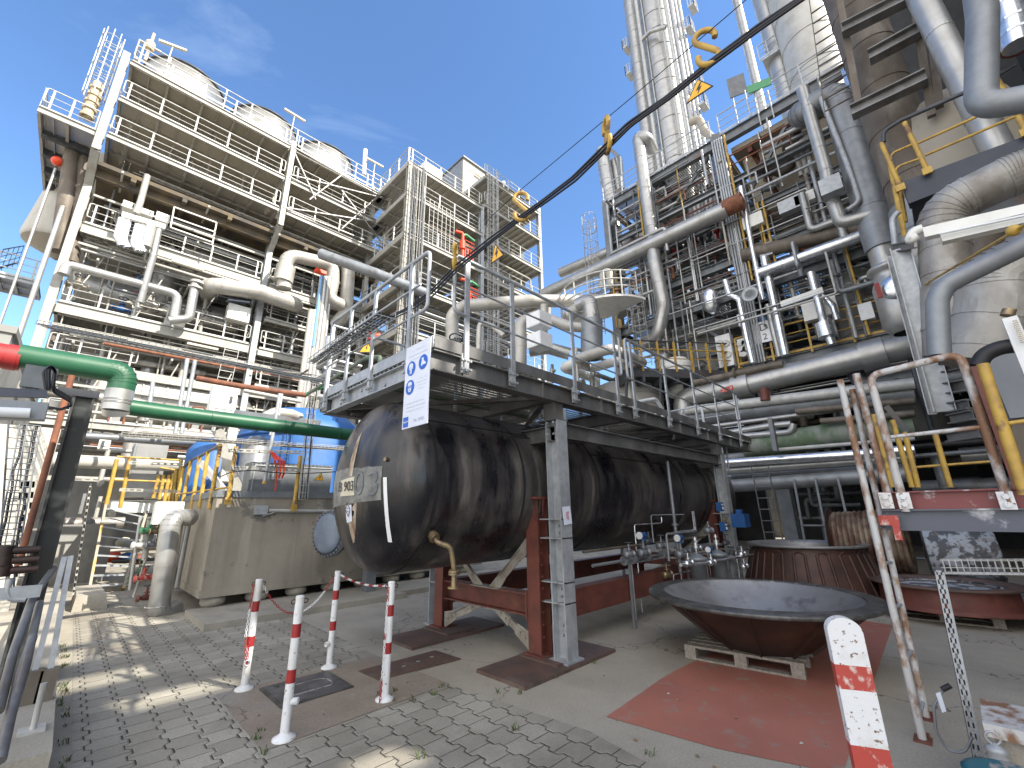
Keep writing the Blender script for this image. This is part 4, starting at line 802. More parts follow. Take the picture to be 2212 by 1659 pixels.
b = MB(); b.tube([P('T4', 330, 520, y=3.6), P('T4', 350, 720, y=3.6), P('T4', 310, 810, y=3.6), P('T4', 350, 1000, y=3.6), P('T4', 410, 1380, y=3.6)], .018, 8, .06); build(b, 'riser_pipe', G['galv'], label='thin galvanised riser pipe at the far end column of the walkway', cat='pipe')
b = MB(); b.tube([V3(7.6, 3.6, 2.5), V3(7.6, 3.6, .62)], .03, 10); [b.cyl((7.6, 3.6, z), (7.6, 3.6, z+.03), .06, 12) for z in (1.38, 1.0, .78)]; build(b, 'drain_riser', G['cladgrey'], label='vertical drain pipe in front of the middle of the black tank', cat='pipe')
for i, (a_, b_, yy, act, lb) in enumerate(((1290, 800, 3.6, None, 'valve with dark red motor at the left of the row under the tank'), (1385, 790, 3.6, 'blueb', 'valve with a big blue transmitter under the tank'), (1500, 745, 3.6, None, 'grey handwheel valve at the foot of the drain riser'), (1630, 800, 3.4, 'blueb', 'small valve with a light blue transmitter right of the drain riser'))):
    c = P('S6', a_, b_, y=yy); valve(c, lb, None, s=1.1 if act else .9, act=act, mt='cladgrey')
b = MB(); p0, p1 = P('S6', 930, 845, y=3.7), P('S6', 1480, 850, y=3.7); b.cyl((5.2, 3.7, .93), (10.4, 3.7, .93), .022, 10); [b.cyl((x, 3.7, .93), (x+.03, 3.7, .93), .07, 14) for x in (6.0, 6.25, 6.3, 6.7, 7.2, 7.9, 8.3, 9.0)]; [b.beam((x, 3.7, .0), (x, 3.7, .9), .035, .035) for x in (6.15, 8.1, 9.5)]; build(b, 'flanged_pipe', G['cladgrey'], label='low horizontal pipe with a row of flanges under the black tank', cat='pipe')
b = MB(); b.cyl((5.2, 3.85, 1.1), (9.4, 3.85, 1.1), .02, 8); build(b, 'thin_pipe', G['brown'], label='thin horizontal brass coloured pipe just above the low flanged pipe', cat='pipe')
for i, (a_, yy, lb) in enumerate(((420, 3.3, 'left'), (560, 3.3, 'right'))):
    c = P('S7', a_, 930, y=yy); b = MB(); b.lathe((c.x, c.y, 0), (0, 0, 1), [(.1, .0), (.1, .05), (.13, .1), (.13, .82), (.16, .83), (.16, .87), (.13, .88), (.05, .93), (.001, .94)], 20); t = build(b, 'filter_vessel', G['cladgrey'], label='%s one of the two small upright filter vessels behind the bowl' % lb, cat='vessel', group='filter vessels behind the bowl')
    b = MB(); b.cyl((c.x, c.y, .94), (c.x, c.y, 1.2), .018, 8); b.cyl((c.x, c.y, 1.02), (c.x, c.y, 1.1), .045, 10); b.cyl((c.x, c.y, 1.14), (c.x, c.y, 1.18), .04, 10); build(b, 'top_fitting', G['chrome'], t)
    b = MB(); b.lathe((c.x, c.y, 0), (0, 0, 1), [(.132, .2), (.132, .3)], 20); build(b, 'label_band', G['white'], t)
for a_, b_, lb, act in ((350, 860, 'chrome valve with blue end cap on the left filter vessel', None), (500, 855, 'valve with a bright blue cap between the two filter vessels', 'blueb'), (700, 800, 'chrome valve on the pipe right of the filter vessels', None), (715, 880, 'stacked chrome valve low behind the bowl rim', None)):
    valve(P('S7', a_, b_, y=3.1), lb, mt='chrome', act=act, s=.9)
b = MB(); b.tube([P('S7', 300, 870, y=3.1), P('S7', 440, 862, y=3.1), P('S7', 780, 800, y=3.1)], .025, 10); build(b, 'sampling_pipe', G['chrome'], label='bright sampling pipe joining the two filter vessels', cat='pipe')
for i, (a_, b_) in enumerate(((555, 490), (580, 620))):
    b = MB(); c = P('S7', a_, b_, y=3.35); b.box(c, (.14, .1, .17)); t = build(b, 'instrument_box', G['blueb'], label='dark blue instrument box on the far walkway column, %s one' % ('upper', 'lower')[i], cat='instrument', group='instrument boxes on the far column')
    b = MB(); b.box(c+V3(0, -.052, .04), (.1, .006, .03)); b.cyl(c+V3(0, -.05, -.03), c+V3(0, -.06, -.03), .03, 12); build(b, 'label_band', G['white'], t)
b = MB(); c = P('S7', 690, 580, y=3.1); b.box(c, (.3, .25, .25)); b.box(c+V3(0, 0, .16), (.1, .1, .1)); build(b, 'blue_actuator_box', G['blueb'], label='large dark blue actuator box behind the ribbed hopper', cat='actuator')
b = ladder((11.4, 3.1, 0), (11.25, 3.1, 2.6), (0, 1, 0), .35, .25); build(b, 'grey_ladder', G['steel'], label='dark grey ladder behind the far end of the walkway', cat='ladder')

# more small fittings round the drain riser
DF = ('cladgrey', 'dark', 'brass', 'cladgrey', 'chrome')
for k, (x, y, z, lb) in enumerate(((6.6, 3.75, .93, 'brass ended flange valve left in the row under the tank'), (6.9, 3.75, 1.15, 'dark lever valve above the second flange under the tank'), (7.35, 3.72, .6, 'small dark valve low beside the drain riser'), (7.9, 3.7, 1.1, 'valve with a round dial right of the drain riser'), (8.4, 3.6, .95, 'dark valve block between drain riser and filter vessels'), (8.8, 3.5, 1.25, 'upright thin valve behind the left filter vessel'), (9.3, 3.4, 1.0, 'dark valve behind the right filter vessel'), (9.7, 3.5, 1.35, 'upper valve at the far walkway column'), (9.8, 3.5, .7, 'lower valve at the far walkway column'))): valve((x, y, z), lb, s=.85+.1*(k % 3), mt=DF[k % 5], wheel=k % 2 == 0)
for k in range(14):
    r = random.Random(700+k); x = r.uniform(6.2, 10.4); y = r.uniform(3.3, 4.0); b = MB(); z = r.uniform(.5, 1.6); p = [V3(x, y, .1 if k % 3 else z-.4), V3(x, y, z), V3(x+r.uniform(.4, 1.3), y, z)]; p += [V3(p[-1].x, y-.25, z)] if k % 2 else [V3(p[-1].x, y, z+.35)]
    b.tube(p, r.choice((.01, .014, .02)), 7, .05); build(b, 'instrument_line', G[r.choice(('chrome', 'cladgrey', 'galv'))], label='thin instrument line among the valves under the black tank', cat='pipe', group='instrument lines under the black tank')
# ------------------------------------------------------------------ left side: containment box, green pipe, stairs, post, walls
RG.update(W1=(0, 658.3, .19836), W2=(1920.1, 0, .23145), W3=(1920.1, 329.2, .23145))
bx_ = thing('concrete_basin', 'large stained concrete basin standing on round feet left of the black tank', 'concrete basin', (4.5, 11.3, .1))
BY, BX = 9.75, 1.9
b = MB(); b.span((BX, BY, .27), (8.4, 13.2, 2.0)); b.span((BX-.02, BY-.02, .27), (8.42, BY, .4)); b.span((BX-.02, BY, .27), (BX, 13.2, .4)); build(b, 'basin_wall', G['contc'], bx_)
for i in range(9):
    for y in (9.95, 12.9):
        b = MB(); b.lathe((2.15+i*.72, y, .1), (0, 0, 1), [(.001, 0), (.16, 0), (.2, .05), (.2, .12), (.16, .17)], 18); build(b, 'foot', G['kerb'], bx_)
b = MB(); b.span((BX-.03, BY-.03, 2.0), (8.43, BY+.05, 2.12)); b.span((BX-.03, BY+.05, 2.0), (BX+.05, 13.23, 2.12)); build(b, 'steel_rim', G['steel'], bx_)
t = thing('switch_cabinet', 'dark grey panel box standing on the concrete basin in front of the blue tank', 'panel', (3.3, 10.3, 2.12))
q = PL('U2', ((810, 880), (1690, 925), (1650, 1240), (750, 1240)), y=10.2); b = MB(); b.prism(q, (0, .5, 0)); build(b, 'housing', G['steel'], t)
b = MB(); q2 = PL('U2', ((845, 915), (1680, 955)), y=10.19); b.beam(q2[0], q2[1], .02, .02); b.beam(q2[0], P('U2', 790, 1235, y=10.19), .02, .02); build(b, 'edge_strip', G['galv'], t)
# blue tanks
bt = thing('blue_tank', 'large bright blue tank with caged ladder ribs behind the concrete basin', 'tank', (4.9, 14.6, 2.0))
b = MB(); b.lathe((5.1, 15.0, 1.2), (0, 0, 1), [(1.9, 0), (1.9, 2.9), (1.8, 3.2), (1.2, 3.7), (.001, 3.85)], 40); build(b, 'shell', G['blue'], bt)
b = MB(); b.lathe((8.2, 14.5, 1.2), (0, 0, 1), [(1.2, 0), (1.15, 1.6), (.75, 2.8), (.001, 3.0)], 32); build(b, 'conical_shell', G['blue'], bt)
for x in (4.1, 4.7, 5.4):
    b = ladder((x, 13.2, 1.9), (x, 13.35, 4.6), (1, 0, 0), .12, .1, .01); build(b, 'ladder', G['blueb'], bt)
b = MB(); b.torus((5.1, 15, 4.0), (0, 0, 1), 1.9, .06, 40, 6); build(b, 'stiffening_ring', G['blue'], bt)
b = MB(); b.span((5.8, 13.0, 3.3), (6.6, 13.25, 3.9)); build(b, 'hatch_box', G['blueb'], bt)
b = MB(); q = PL('U2', ((650, 560), (765, 560), (745, 800), (700, 1000), (640, 1240), (705, 1240), (770, 900)), y=12.6); b.lathe((3.25, 13.1, 1.2), (0, 0, 1), [(.35, 0), (.35, 2.3), (.2, 2.5), (.001, 2.55)], 24); build(b, 'side_column', G['cladgrey'], bt)
b = MB(); b.lathe((2.55, 14.5, 1.1), (0, 0, 1), [(.62, 0), (.62, 2.3), (.4, 2.62), (.001, 2.7)], 32); b.cyl((2.3, 13.87, 2.5), (2.3, 13.8, 2.5), .12, 16); build(b, 'small_blue_tank', G['blue'], label='smaller blue cylindrical tank behind the yellow railing', cat='tank')
# big flange vessel at the corner of the basin
t = thing('flanged_nozzle', 'big blue grey blind flange with a ring of bolts beside the black tank head', 'flange', (3.4, 8.8, .8)); c = P('V', 709, 1152, y=8.75); ax = V3(-1, -.35, 0).normalized()
b = MB(); b.lathe(c, ax, [(.001, .07), (.28, .065), (.35, .05), (.365, .03), (.365, -.02)], 40); build(b, 'cover', mat('blue_grey_flange_paint', (.16, .2, .26), .45, 0, (.12, .15, .2), 4), t)
b = MB(); b.lathe(c-ax*.04, ax, [(.001, .02), (.44, .02), (.44, -.07), (.34, -.08), (.34, -1.6), (.001, -1.6)], 40); a_, u_ = frame(ax)
for i in range(32): an = 6.2832*i/32; b.cyl(c+(a_*math.cos(an)+u_*math.sin(an))*.41+ax*.03, c+(a_*math.cos(an)+u_*math.sin(an))*.41-ax*.14, .016, 6)
build(b, 'nozzle', G['steel'], t)
b = MB(); c3 = c-ax*1.2; b.span((c3.x-.1, c3.y-.1, 0), (c3.x+.1, c3.y+.1, c3.z-.3)); build(b, 'support', G['steel'], t)
# fittings on the basin front
b = MB(); b.cyl(P('R4', 260, 1178, y=9.7), P('R4', 700, 1183, y=9.7), .035, 10); b.cyl(P('R4', 300, 1190, y=9.7), P('R4', 222, 1215, y=9.7), .015, 8); t = build(b, 'conduit', G['rail'], label='horizontal grey conduit fixed on the face of the concrete basin', cat='conduit')
b = MB(); b.box(P('R4', 212, 1175, y=9.7), (.22, .1, .17)); build(b, 'junction_box', G['galv'], t)
for i, (a, c_, d, e, lb) in enumerate(((470, 820, 425, 1175, 'yellow post clamped to the middle of the concrete basin front'), (50, 760, -5, 1130, 'yellow post clamped to the left end of the concrete basin front'))):
    b = MB(); b.cyl(P('R4', a, c_, y=9.66), P('R4', d, e, y=9.66), .04, 12); t = build(b, 'yellow_post', G['yellow'], label=lb, cat='post')
    b = MB(); b.box(P('R4', d+2, e-15, y=9.62), (.11, .03, .13)); b.bolt(P('R4', d+2, e-20, y=9.6), (0, -1, 0), .02, .02); build(b, 'clamp', G['yellow'], t)
b = MB(); b.cyl(P('R4', 335, 415, y=9.6), P('R4', 235, 1000, y=9.6), .035, 10); t = build(b, 'grey_conduit_post', G['galv'], label='thin grey conduit post hung with red tape above the basin', cat='post')
b = MB(); b.cyl(P('R4', 236, 985, y=9.6), P('R4', 233, 1003, y=9.6), .042, 10); build(b, 'yellow_end', G['yellow'], t)
b = MB(); r = random.Random(9)
for k in range(5):
    a = [P('R4', 262+r.uniform(-6, 30), 795+r.uniform(-6, 6), y=9.55)]+[P('R4', 300+k*12+r.uniform(-10, 10), 850+j*40, y=9.5+.03*(j % 2)) for j in range(r.randint(1, 4))]
    for p, q in zip(a, a[1:]): b.prism([p, p+V3(.05, .01, 0), q+V3(.03, 0, 0), q], (0, .002, 0))
p = P('R4', 315, 900, y=9.5); [b.prism([P('R4', 312-2*j, 900+j*30, y=9.5), P('R4', 322-2*j, 900+j*30, y=9.5), P('R4', 318-3*j, 932+j*30, y=9.52), P('R4', 309-3*j, 932+j*30, y=9.52)], (0, .002, 0)) for j in range(5)]
build(b, 'barrier_tape', G['orange'], label='torn red and white barrier tape knotted round the grey conduit post', cat='tape')
b = MB(); pts = [(-60, 960), (20, 925), (150, 915), (300, 930), (480, 938), (700, 925), (800, 915)]; b.tube([P('R4', x, y, y=9.45) for x, y in pts], .011, 6, .3); build(b, 'black_cable', G['cable'], label='black cable looping along the top of the concrete basin', cat='cable')
def strut(R, p, q, y, lb, w=.07, name='slotted_rail'):
    A, B = P(R, *p, y=y), P(R, *q, y=y); b = MB(); d = B-A; n_ = max(3, int(d.length/.12)); up = V3(0, 0, 1)
    for s_ in (-1, 1): b.beam(A+up*s_*w*.36, B+up*s_*w*.36, .03, w*.28)
    for i in range(n_+1): c = A.lerp(B, i/n_); e = A.lerp(B, min(1, (i+.4)/n_)); b.beam(c, e, .03, w*.5)
    return build(b, name, G['galvlight'], label=lb, cat='rail')
strut('R4', (0, 785), (480, 800), 9.6, 'upper pale slotted rail crossing in front of the blue tank'); strut('R4', (15, 898), (490, 915), 9.6, 'lower pale slotted rail crossing in front of the dark panel box')
strut('T1', (975, 680), (1480, 695), 13.5, 'pale slotted rail on the yellow railing of the stair landing'); strut('T1', (1050, 460), (1500, 475), 13.5, 'pale slotted rail high behind the stair landing')
strut('T1', (240, 580), (800, 600), 12.5, 'bright slotted rail left of the stairs'); strut('T1', (740, 640), (600, 1530), 12.6, 'upright slotted rail left of the stairs')
def wiretray(A, B, w, h, n_, lb, cables=3, m='galvlight', name='cable_tray', cat='cable tray', nd=None):
    A = Vector(A); B = Vector(B); d = (B-A).normalized(); s_, u = frame(d); s_ = nd or s_; u = s_.cross(d); b = MB()
    for x, z in ((-w/2, 0), (-w/6, 0), (w/6, 0), (w/2, 0), (-w/2, h), (w/2, h)): b.cyl(A+s_*x+u*z, B+s_*x+u*z, .006, 5)
    for i in range(n_+1): c = A.lerp(B, i/n_); b.tube([c-s_*w/2+u*h, c-s_*w/2, c+s_*w/2, c+s_*w/2+u*h], .005, 4, .004, 1)
    t = build(b, name, G[m], label=lb, cat=cat)
    if cables:
        r = random.Random(int(abs(A.x*10)+abs(A.z*7)))
        for k in range(cables):
            b = MB(); o = s_*(-w/3+w*.66*k/max(1, cables-1)); pts = [A.lerp(B, j/8)+o+s_*r.uniform(-.015, .015)+u*.02 for j in range(9)]; b.tube(pts, .012, 5, .02, 1); build(b, 'cable', G['cable'], t)
    return t
wiretray(P('R4', -700, 690, y=9.9), P('R4', 760, 783, y=9.9), .22, .07, 46, 'long pale wire tray running at the height of the blue tank top', 3)
wiretray(P('R4', 560, 350, y=9.3), P('R4', 490, 1105, y=9.3), .16, .06, 18, 'upright wire tray descending onto the concrete basin front', 2, nd=V3(1, 0, 0))
wiretray(P('R3', 280, 640, y=12), P('R4', 880, 395, y=7.2), .26, .08, 44, 'dark long cable tray reaching from the left plant to the walkway', 5, 'steel')
wiretray(P('R4', 560, 220, y=6.7), P('T2', 1230, 820, y=3.7), .2, .06, 26, 'cable tray rising along the outside of the walkway handrail', 5, 'galv')
# triangular warning sign on the basin cable and on the tray
def warn(c, ax, ay, s_, label, pole=False):
    c = Vector(c); ax = Vector(ax).normalized(); ay = Vector(ay).normalized(); n_ = ax.cross(ay); t = thing('warning_sign', label, 'warning sign', c-ay*s_*.5)
    tri = lambda k, o: [c+o+ay*(s_*.58*k), c+o-ax*(s_*.5*k)-ay*(s_*.29*k), c+o+ax*(s_*.5*k)-ay*(s_*.29*k)]
    b = MB(); b.prism(tri(1, V3(0, 0, 0)), -n_*.004); build(b, 'border', G['ink'], t)
    b = MB(); b.prism(tri(.86, n_*.001), n_*.001); b.prism(tri(.86, -n_*.006), n_*.001); build(b, 'panel', G['signyellow'], t)
    b = MB()
    for o in (n_*.003, -n_*.0075):
        z = [(.05, .3), (-.08, .02), (-.01, .04), (-.04, -.2), (.09, .1), (.02, .08), (.1, .3)]; b.prism([c+o+ax*x*s_*.9+ay*y*s_*.9 for x, y in z], n_*.001)
    build(b, 'lightning_mark', G['ink'], t); return t
warn(P('U2', 1545, 1055, y=9.4), (1, 0, 0), (.25, 0, 1), .2, 'small yellow warning triangle hanging on the black cable at the concrete basin')
# pipe to the right of the tank box: vertical insulated pipe
t = thing('insulated_riser', 'thick grey lagged pipe standing at the left corner of the concrete basin', 'pipe', (1.4, 10.2, 0))
b = MB(); b.tube([P('T1', 1560, 910, y=10.6), P('T1', 1400, 900, y=10.3), P('T1', 1290, 1700, y=10.3), P('T1', 1440, 1640, y=10.5)], .155, 18, .2, 6, band=.9, bw=.03); build(b, 'lagging', G['clad'], t)
b = MB(); b.box(P('T1', 1370, 870, y=10.55), (.42, .3, .4)); build(b, 'box_cover', G['offwhite'], t)
b = MB(); b.torus(P('T1', 1285, 1630, y=10.3), (0, 0, 1), .175, .008, 20, 5); build(b, 'wire_loop', G['rail'], t)
for i, (a, c_, d, e, rr) in enumerate(((1290, 1250, 1250, 1640, .05), (1230, 900, 1180, 1240, .05), (1150, 900, 1060, 1500, .03), (1190, 1240, 1090, 1560, .022), (1550, 900, 1440, 1480, .05), (1500, 860, 1400, 1500, .03))):
    b = MB(); b.tube([P('T1', a, c_, y=10.9), P('T1', d, e, y=10.9)], rr, 8); build(b, 'thin_riser', G[('clad', 'galvlight')[i % 2]], label='thin upright pipe in the cluster beside the thick lagged riser', cat='pipe', group='thin risers at the basin corner')
for a, c_, lb, m in ((1215, 1010, 'small green handled valve beside the lagged riser', 'valvegreen'), (1280, 1020, 'brass valve just left of the lagged riser', 'brass'), (1170, 1400, 'dark red valve low beside the lagged riser', 'wornred'), (1190, 1560, 'red and white flange valve near the ground at the lagged riser', 'rust'), (1150, 1130, 'white lagged valve right of the stairs', 'offwhite'), (1250, 1130, 'dark round valve behind the lagged riser', 'cladgrey')):
    valve(P('T1', a, c_, y=10.8), lb, s=1.1, mt=m, ax=(1, .4, 0))
b = MB(); r = random.Random(2)
for k in range(7): b.tube([P('T1', 1180+r.uniform(-40, 40), 1230+k*15, y=11), P('T1', 1120+r.uniform(-50, 30), 1330+k*16, y=10.9), P('T1', 1060+r.uniform(-40, 40), 1400+k*12, y=11)], .012, 6, .06)
build(b, 'hose_bundle', G['mossgreen'], label='tangle of green and grey hoses hanging beside the stairs', cat='hoses')
# steel stairs up to the landing
stt = thing('steel_stairs', 'open steel stairs with worn stringers leading up to the landing', 'stairs', (1.0, 14.6, 0))
sA, sB = P('T1', 720, 1530, z=.0), P('T1', 860, 790, x=.62); eA, eB = P('T1', 1010, 1480, z=0), P('T1', 1195, 880, x=1.38)
sB = V3(.62, 16.6, 1.95); eB = V3(1.38, 16.2, 1.95); sA = V3(.62, 14.3, 0); eA = V3(1.38, 14.2, 0)
sA, sB, eA, eB = P('T1', 720, 1530, y=14.4), P('T1', 865, 790, y=15.3), P('T1', 1000, 1500, y=14.4), P('T1', 1195, 870, y=15.3)
for p, q in ((sA, sB), (eA, eB)): b = MB(); b.beam(p, q, .05, .24, V3(0, -1, .4)); build(b, 'stringer', mat('worn_yellow_stringer', (.28, .25, .2), .6, .1, (.5, .3, .06), 2, 6, .5, .58), stt)
for i in range(9):
    f = (i+.7)/9.3; p, q = sA.lerp(sB, f), eA.lerp(eB, f); b = MB(); b.beam(p, q, .24, .03, V3(0, 0, 1)); build(b, 'tread', G['galv'], stt)
ld = thing('landing', 'small steel landing with yellow railing at the head of the stairs', 'landing', (1.2, 15.5, 0))
b = MB(); q = PL('T1', ((870, 765), (1290, 800), (1270, 870), (850, 860)), y=15.3); b.prism(q, (0, .1, 0)); b.span((q[0].x, 15.3, q[0].z-.02), (q[1].x+.5, 17, q[0].z)); build(b, 'deck', G['offwhite'], ld)
for a, c_, d, e in ((955, 430, 868, 800), (1060, 425, 980, 830), (1300, 560, 1250, 750), (1340, 560, 1300, 760), (1385, 560, 1340, 780), (1420, 545, 1380, 790), (1440, 510, 1410, 790), (1480, 440, 1450, 800)):
    b = MB(); b.cyl(P('T1', a, c_, y=14.8), P('T1', d, e, y=14.8), .045, 8); build(b, 'yellow_post', G['yellow'], ld)
for q in (((955, 410), (1470, 440)), ((930, 600), (1460, 620)), ((1310, 500), (1430, 520))): b = MB(); b.cyl(P('T1', *q[0], y=14.8), P('T1', *q[1], y=14.8), .025, 8); build(b, 'yellow_rail', G['yellow'], ld)
t = thing('basin_railing', 'yellow railing on the left edge of the concrete basin rising to a dark top rail', 'railing', (1.87, 11, 1.9))
pv = None
for a, c_, d, e, yy in ((1500, 500, 1430, 840, 13.4), (1560, 440, 1480, 840, 13.0), (1630, 410, 1560, 860, 12), (1700, 370, 1630, 830, 11.1), (1800, 315, 1710, 840, 10.1)):
    b = MB(); b.cyl(P('T1', a, c_, y=yy), P('T1', d, e, y=yy), .038, 10); build(b, 'yellow_post', G['yellow'], t)
    if pv: b = MB(); b.cyl(pv, P('T1', a, c_, y=yy), .03, 8); build(b, 'top_rail', G['brown'], t)
    pv = P('T1', a, c_, y=yy)
b = MB(); b.cyl(P('T1', 1440, 1480-760, y=13), P('T1', 1880, 640+20, y=10), .02, 8); build(b, 'lower_rail', G['yellow'], t)
b = MB(); b.beam(P('T1', 1640, 455, y=11.5), P('T1', 1850, 710, y=11), .12, .1); build(b, 'white_strut', G['rail'], label='white diagonal strut in front of the smaller blue tank', cat='strut')
b = MB(); b.beam(P('T1', 1780, 200, y=12.5), P('T1', 1960, 715, y=12.2), .22, .2); b.beam(P('T1', 1900, 180, y=12.6), P('T1', 1830, 620, y=12.3), .2, .18); build(b, 'strut_pair', G['galvlight'], label='pale steel strut pair crossing between the two blue tanks', cat='strut')
# ground floor of the left plant seen through the stairs
b = MB(); b.span((-.4, 17.0, .0), (1.0, 17.3, 1.5)); build(b, 'sheet_wall', G['wall'], label='leaning grey sheet behind the left side of the stairs', cat='sheet')
for i, (x, z, m) in enumerate(((1.2, .55, 'orange'), (1.5, .5, 'blueb'), (1.35, .95, 'paper'), (1.8, .45, 'rust'))): b = MB(); b.lathe((x, 18.5, z-.2), (0, 0, 1), [(.001, 0), (.16, .02), (.19, .2), (.12, .3), (.001, .33)], 12); build(b, 'storage_bag', G[m], label=('orange', 'blue', 'beige', 'dark red')[i]+' bundle lying behind the stairs', cat='bundle')
b = MB(); b.tube([P('R3', 0, 830, y=8)+V3(-2.5, 0, 0), P('R3', 0, 830, y=8)+V3(.18, 0, 0)], .155, 24); b.cyl(P('R3', 0, 830, y=8)+V3(.05, 0, 0), P('R3', 0, 830, y=8)+V3(.15, 0, 0), .163, 24)
gp = thing('green_pipe', 'thick green pipe with a red left end and a bare silver drop piece', 'pipe', P('R3', 800, 930, y=8)); build(b, 'red_section', G['redp'], gp)
zA = P('R3', 820, 930, y=8); zL = P('R3', 0, 830, y=8); zB = P('R3', 750, 1195, y=8); zl = (zA.z+zL.z)/2
RGp = P('R4', 760, 690, y=8.45); RGl = P('R3', 830, 1205, y=8.45); zr = (RGp.z+RGl.z)/2
b = MB(); b.tube([V3(zL.x+.15, 8, zl), V3(zA.x-.0, 8, zl), V3(zA.x-.0, 8, zl-.3)], .155, 24, .17, 6, band=50, bw=.02); build(b, 'upper_run', G['green'], gp)
b = MB(); b.cyl((zA.x, 8, zl-.26), (zA.x, 8.0, zr-.08), .158, 24); [b.torus((zA.x, 8, z), (0, 0, 1), .16, .006, 24, 5) for z in (zl-.4, zl-.44, zr+.06, zr+.02)]; b.cyl((zA.x, 8, zr-.02), (zA.x+.02, 8.05, zr-.1), .155, 24); build(b, 'silver_drop', G['clad'], gp)
b = MB(); b.tube([V3(zA.x, 8.02, zr), V3(zA.x+.5, 8.1, zr), V3(5.6, 8.3, zr)], .115, 22, .2, 4); [b.cyl((x, 8.12+.04*k, zr), (x+.02, 8.12+.04*k, zr), .12, 22) for k, x in enumerate((1.3, 2.4, 3.4))]; build(b, 'lower_run', G['green'], gp)
# near black post with clutter
t = thing('black_stanchion', 'tall blackened steel post with a stepped head at the left edge', 'post', (-.12, 6, 0))
b = MB(); p, q = P('R3', 520, 1095, y=6.0), P('R5', 55, 1180, y=6.0); q2 = V3(q.x, 6, 0); b.ibeam(q2, V3(q2.x*.5+p.x*.5-.0, 6, p.z), .16, .15, .014, .02, V3(1, 0, 0)); build(b, 'column', mat('sooty_post', (.03, .03, .03), .5, .3, (.2, .2, .18), .8, 4, .52, .6, (1, 1, 1.5)), t)
b = MB(); b.span((p.x-.16, 5.9, p.z-.02), (p.x+.14, 6.1, p.z+.05)); build(b, 'head_plate', G['dark'], t)
b = MB(); b.cyl(P('R3', 470, 960, y=6.6), P('T1', 150, 1300, y=6.6), .028, 10); t = build(b, 'rusty_conduit', G['rustorange'], label='thin rusty orange pipe leaning behind the black post', cat='pipe')
for k in range(3):
    b = MB(); c = P('R5', 85+k*-8, 395+k*58, y=5.4); b.cyl(c-V3(.12, 0, 0), c+V3(.14, 0, 0), .03, 10); b.cyl(c-V3(.05, 0, .04), c-V3(.05, 0, -.04), .05, 10); build(b, 'clamp_fitting', G['darkrust'], label='rusty pipe clamp on the black post, %s of three' % ('top', 'middle', 'lowest')[k], cat='clamp', group='clamps on the black post')
b = MB(); b.box(P('R5', 110, 640, y=5.3), (.24, .03, .09)); b.tube([P('R5', 60, 560, y=5.3), P('R5', 40, 640, y=5.3), P('R5', 60, 680, y=5.3), P('R5', 150, 680, y=5.3)], .02, 8, .1); build(b, 'blue_grey_bracket', G['galv'], label='grey slotted bracket with a bent strap on the black post', cat='bracket')
t = thing('strip_lamp', 'long grey strip lamp under a slotted channel at the left edge', 'lamp', P('R3', 100, 1200, y=4.5))
b = MB(); q = PL('W1', ((-300, 880), (515, 930), (510, 1010), (-300, 985)), y=4.5); b.prism(q, (0, .04, 0)); build(b, 'channel', mat('blue_grey_channel', (.06, .07, .1), .5, .2, (.1, .11, .13), 4), t)
b = MB(); q = PL('W1', ((-300, 1010), (530, 1065), (480, 1250), (-300, 1220)), y=4.45); b.prism(q, (0, .1, 0)); build(b, 'housing', G['cladgrey'], t)
b = MB(); b.cyl(P('W1', -300, 1155, y=4.4), P('W1', 330, 1180, y=4.4), .035, 12); build(b, 'lamp_tube', G['glass'], t)
b = MB()
for k in range(3): b.tube([P('W1', 500+k*15, 930, y=4.9), P('W1', 470+k*30, 720, y=4.9), P('W1', 560, 665, y=4.9), P('W1', 600, 720, y=4.9), P('W1', 570, 900+k*20, y=4.9), P('W1', 760, 1010+k*20, y=5.2), P('W1', 780, 1100, y=5.4), P('W1', 660, 1140, y=5.3), P('W1', 480, 1110, y=5)], .012, 6, .06)
build(b, 'cable_loop', G['cable'], label='loops of black cable hanging beside the strip lamp', cat='cable')
b = MB(); r = random.Random(8)
for k in range(8): a = 300+k*22; b.cyl(P('W1', a, 700+r.uniform(-20, 40), y=5.6), P('W1', a-60+r.uniform(-30, 30), 940, y=5.6), .012+.01*r.random(), 6); 
b.box(P('W1', 430, 800, y=5.6), (.2, .1, .2)); build(b, 'bracket_cluster', G['steel'], label='dark cluster of brackets under the red and green pipe', cat='brackets')
wiretray(P('W1', 330, 1310, y=7.2), P('R5', 40, 420, y=7.0), .16, .06, 22, 'dark upright wire tray at the left edge in front of the white wall', 2, 'steel', nd=V3(1, 0, 0))
b = ladder(P('R5', 30, 660, y=7.6), P('W1', 180, 1260, y=7.6), (1, 0, 0), .12, .12, .01); build(b, 'narrow_ladder_rack', G['dark'], label='narrow dark ladder rack at the left edge', cat='rack')
for i, (a, c_, d, e) in enumerate(((150, 330, 60, 700), (195, 330, 150, 560), (240, 330, 200, 520))): strut('T1', (a+40, c_+250), (d-20, e+850), 7.5+.5*i, ('nearest', 'middle', 'right')[i]+' of three upright slotted rails by the white wall', .06)
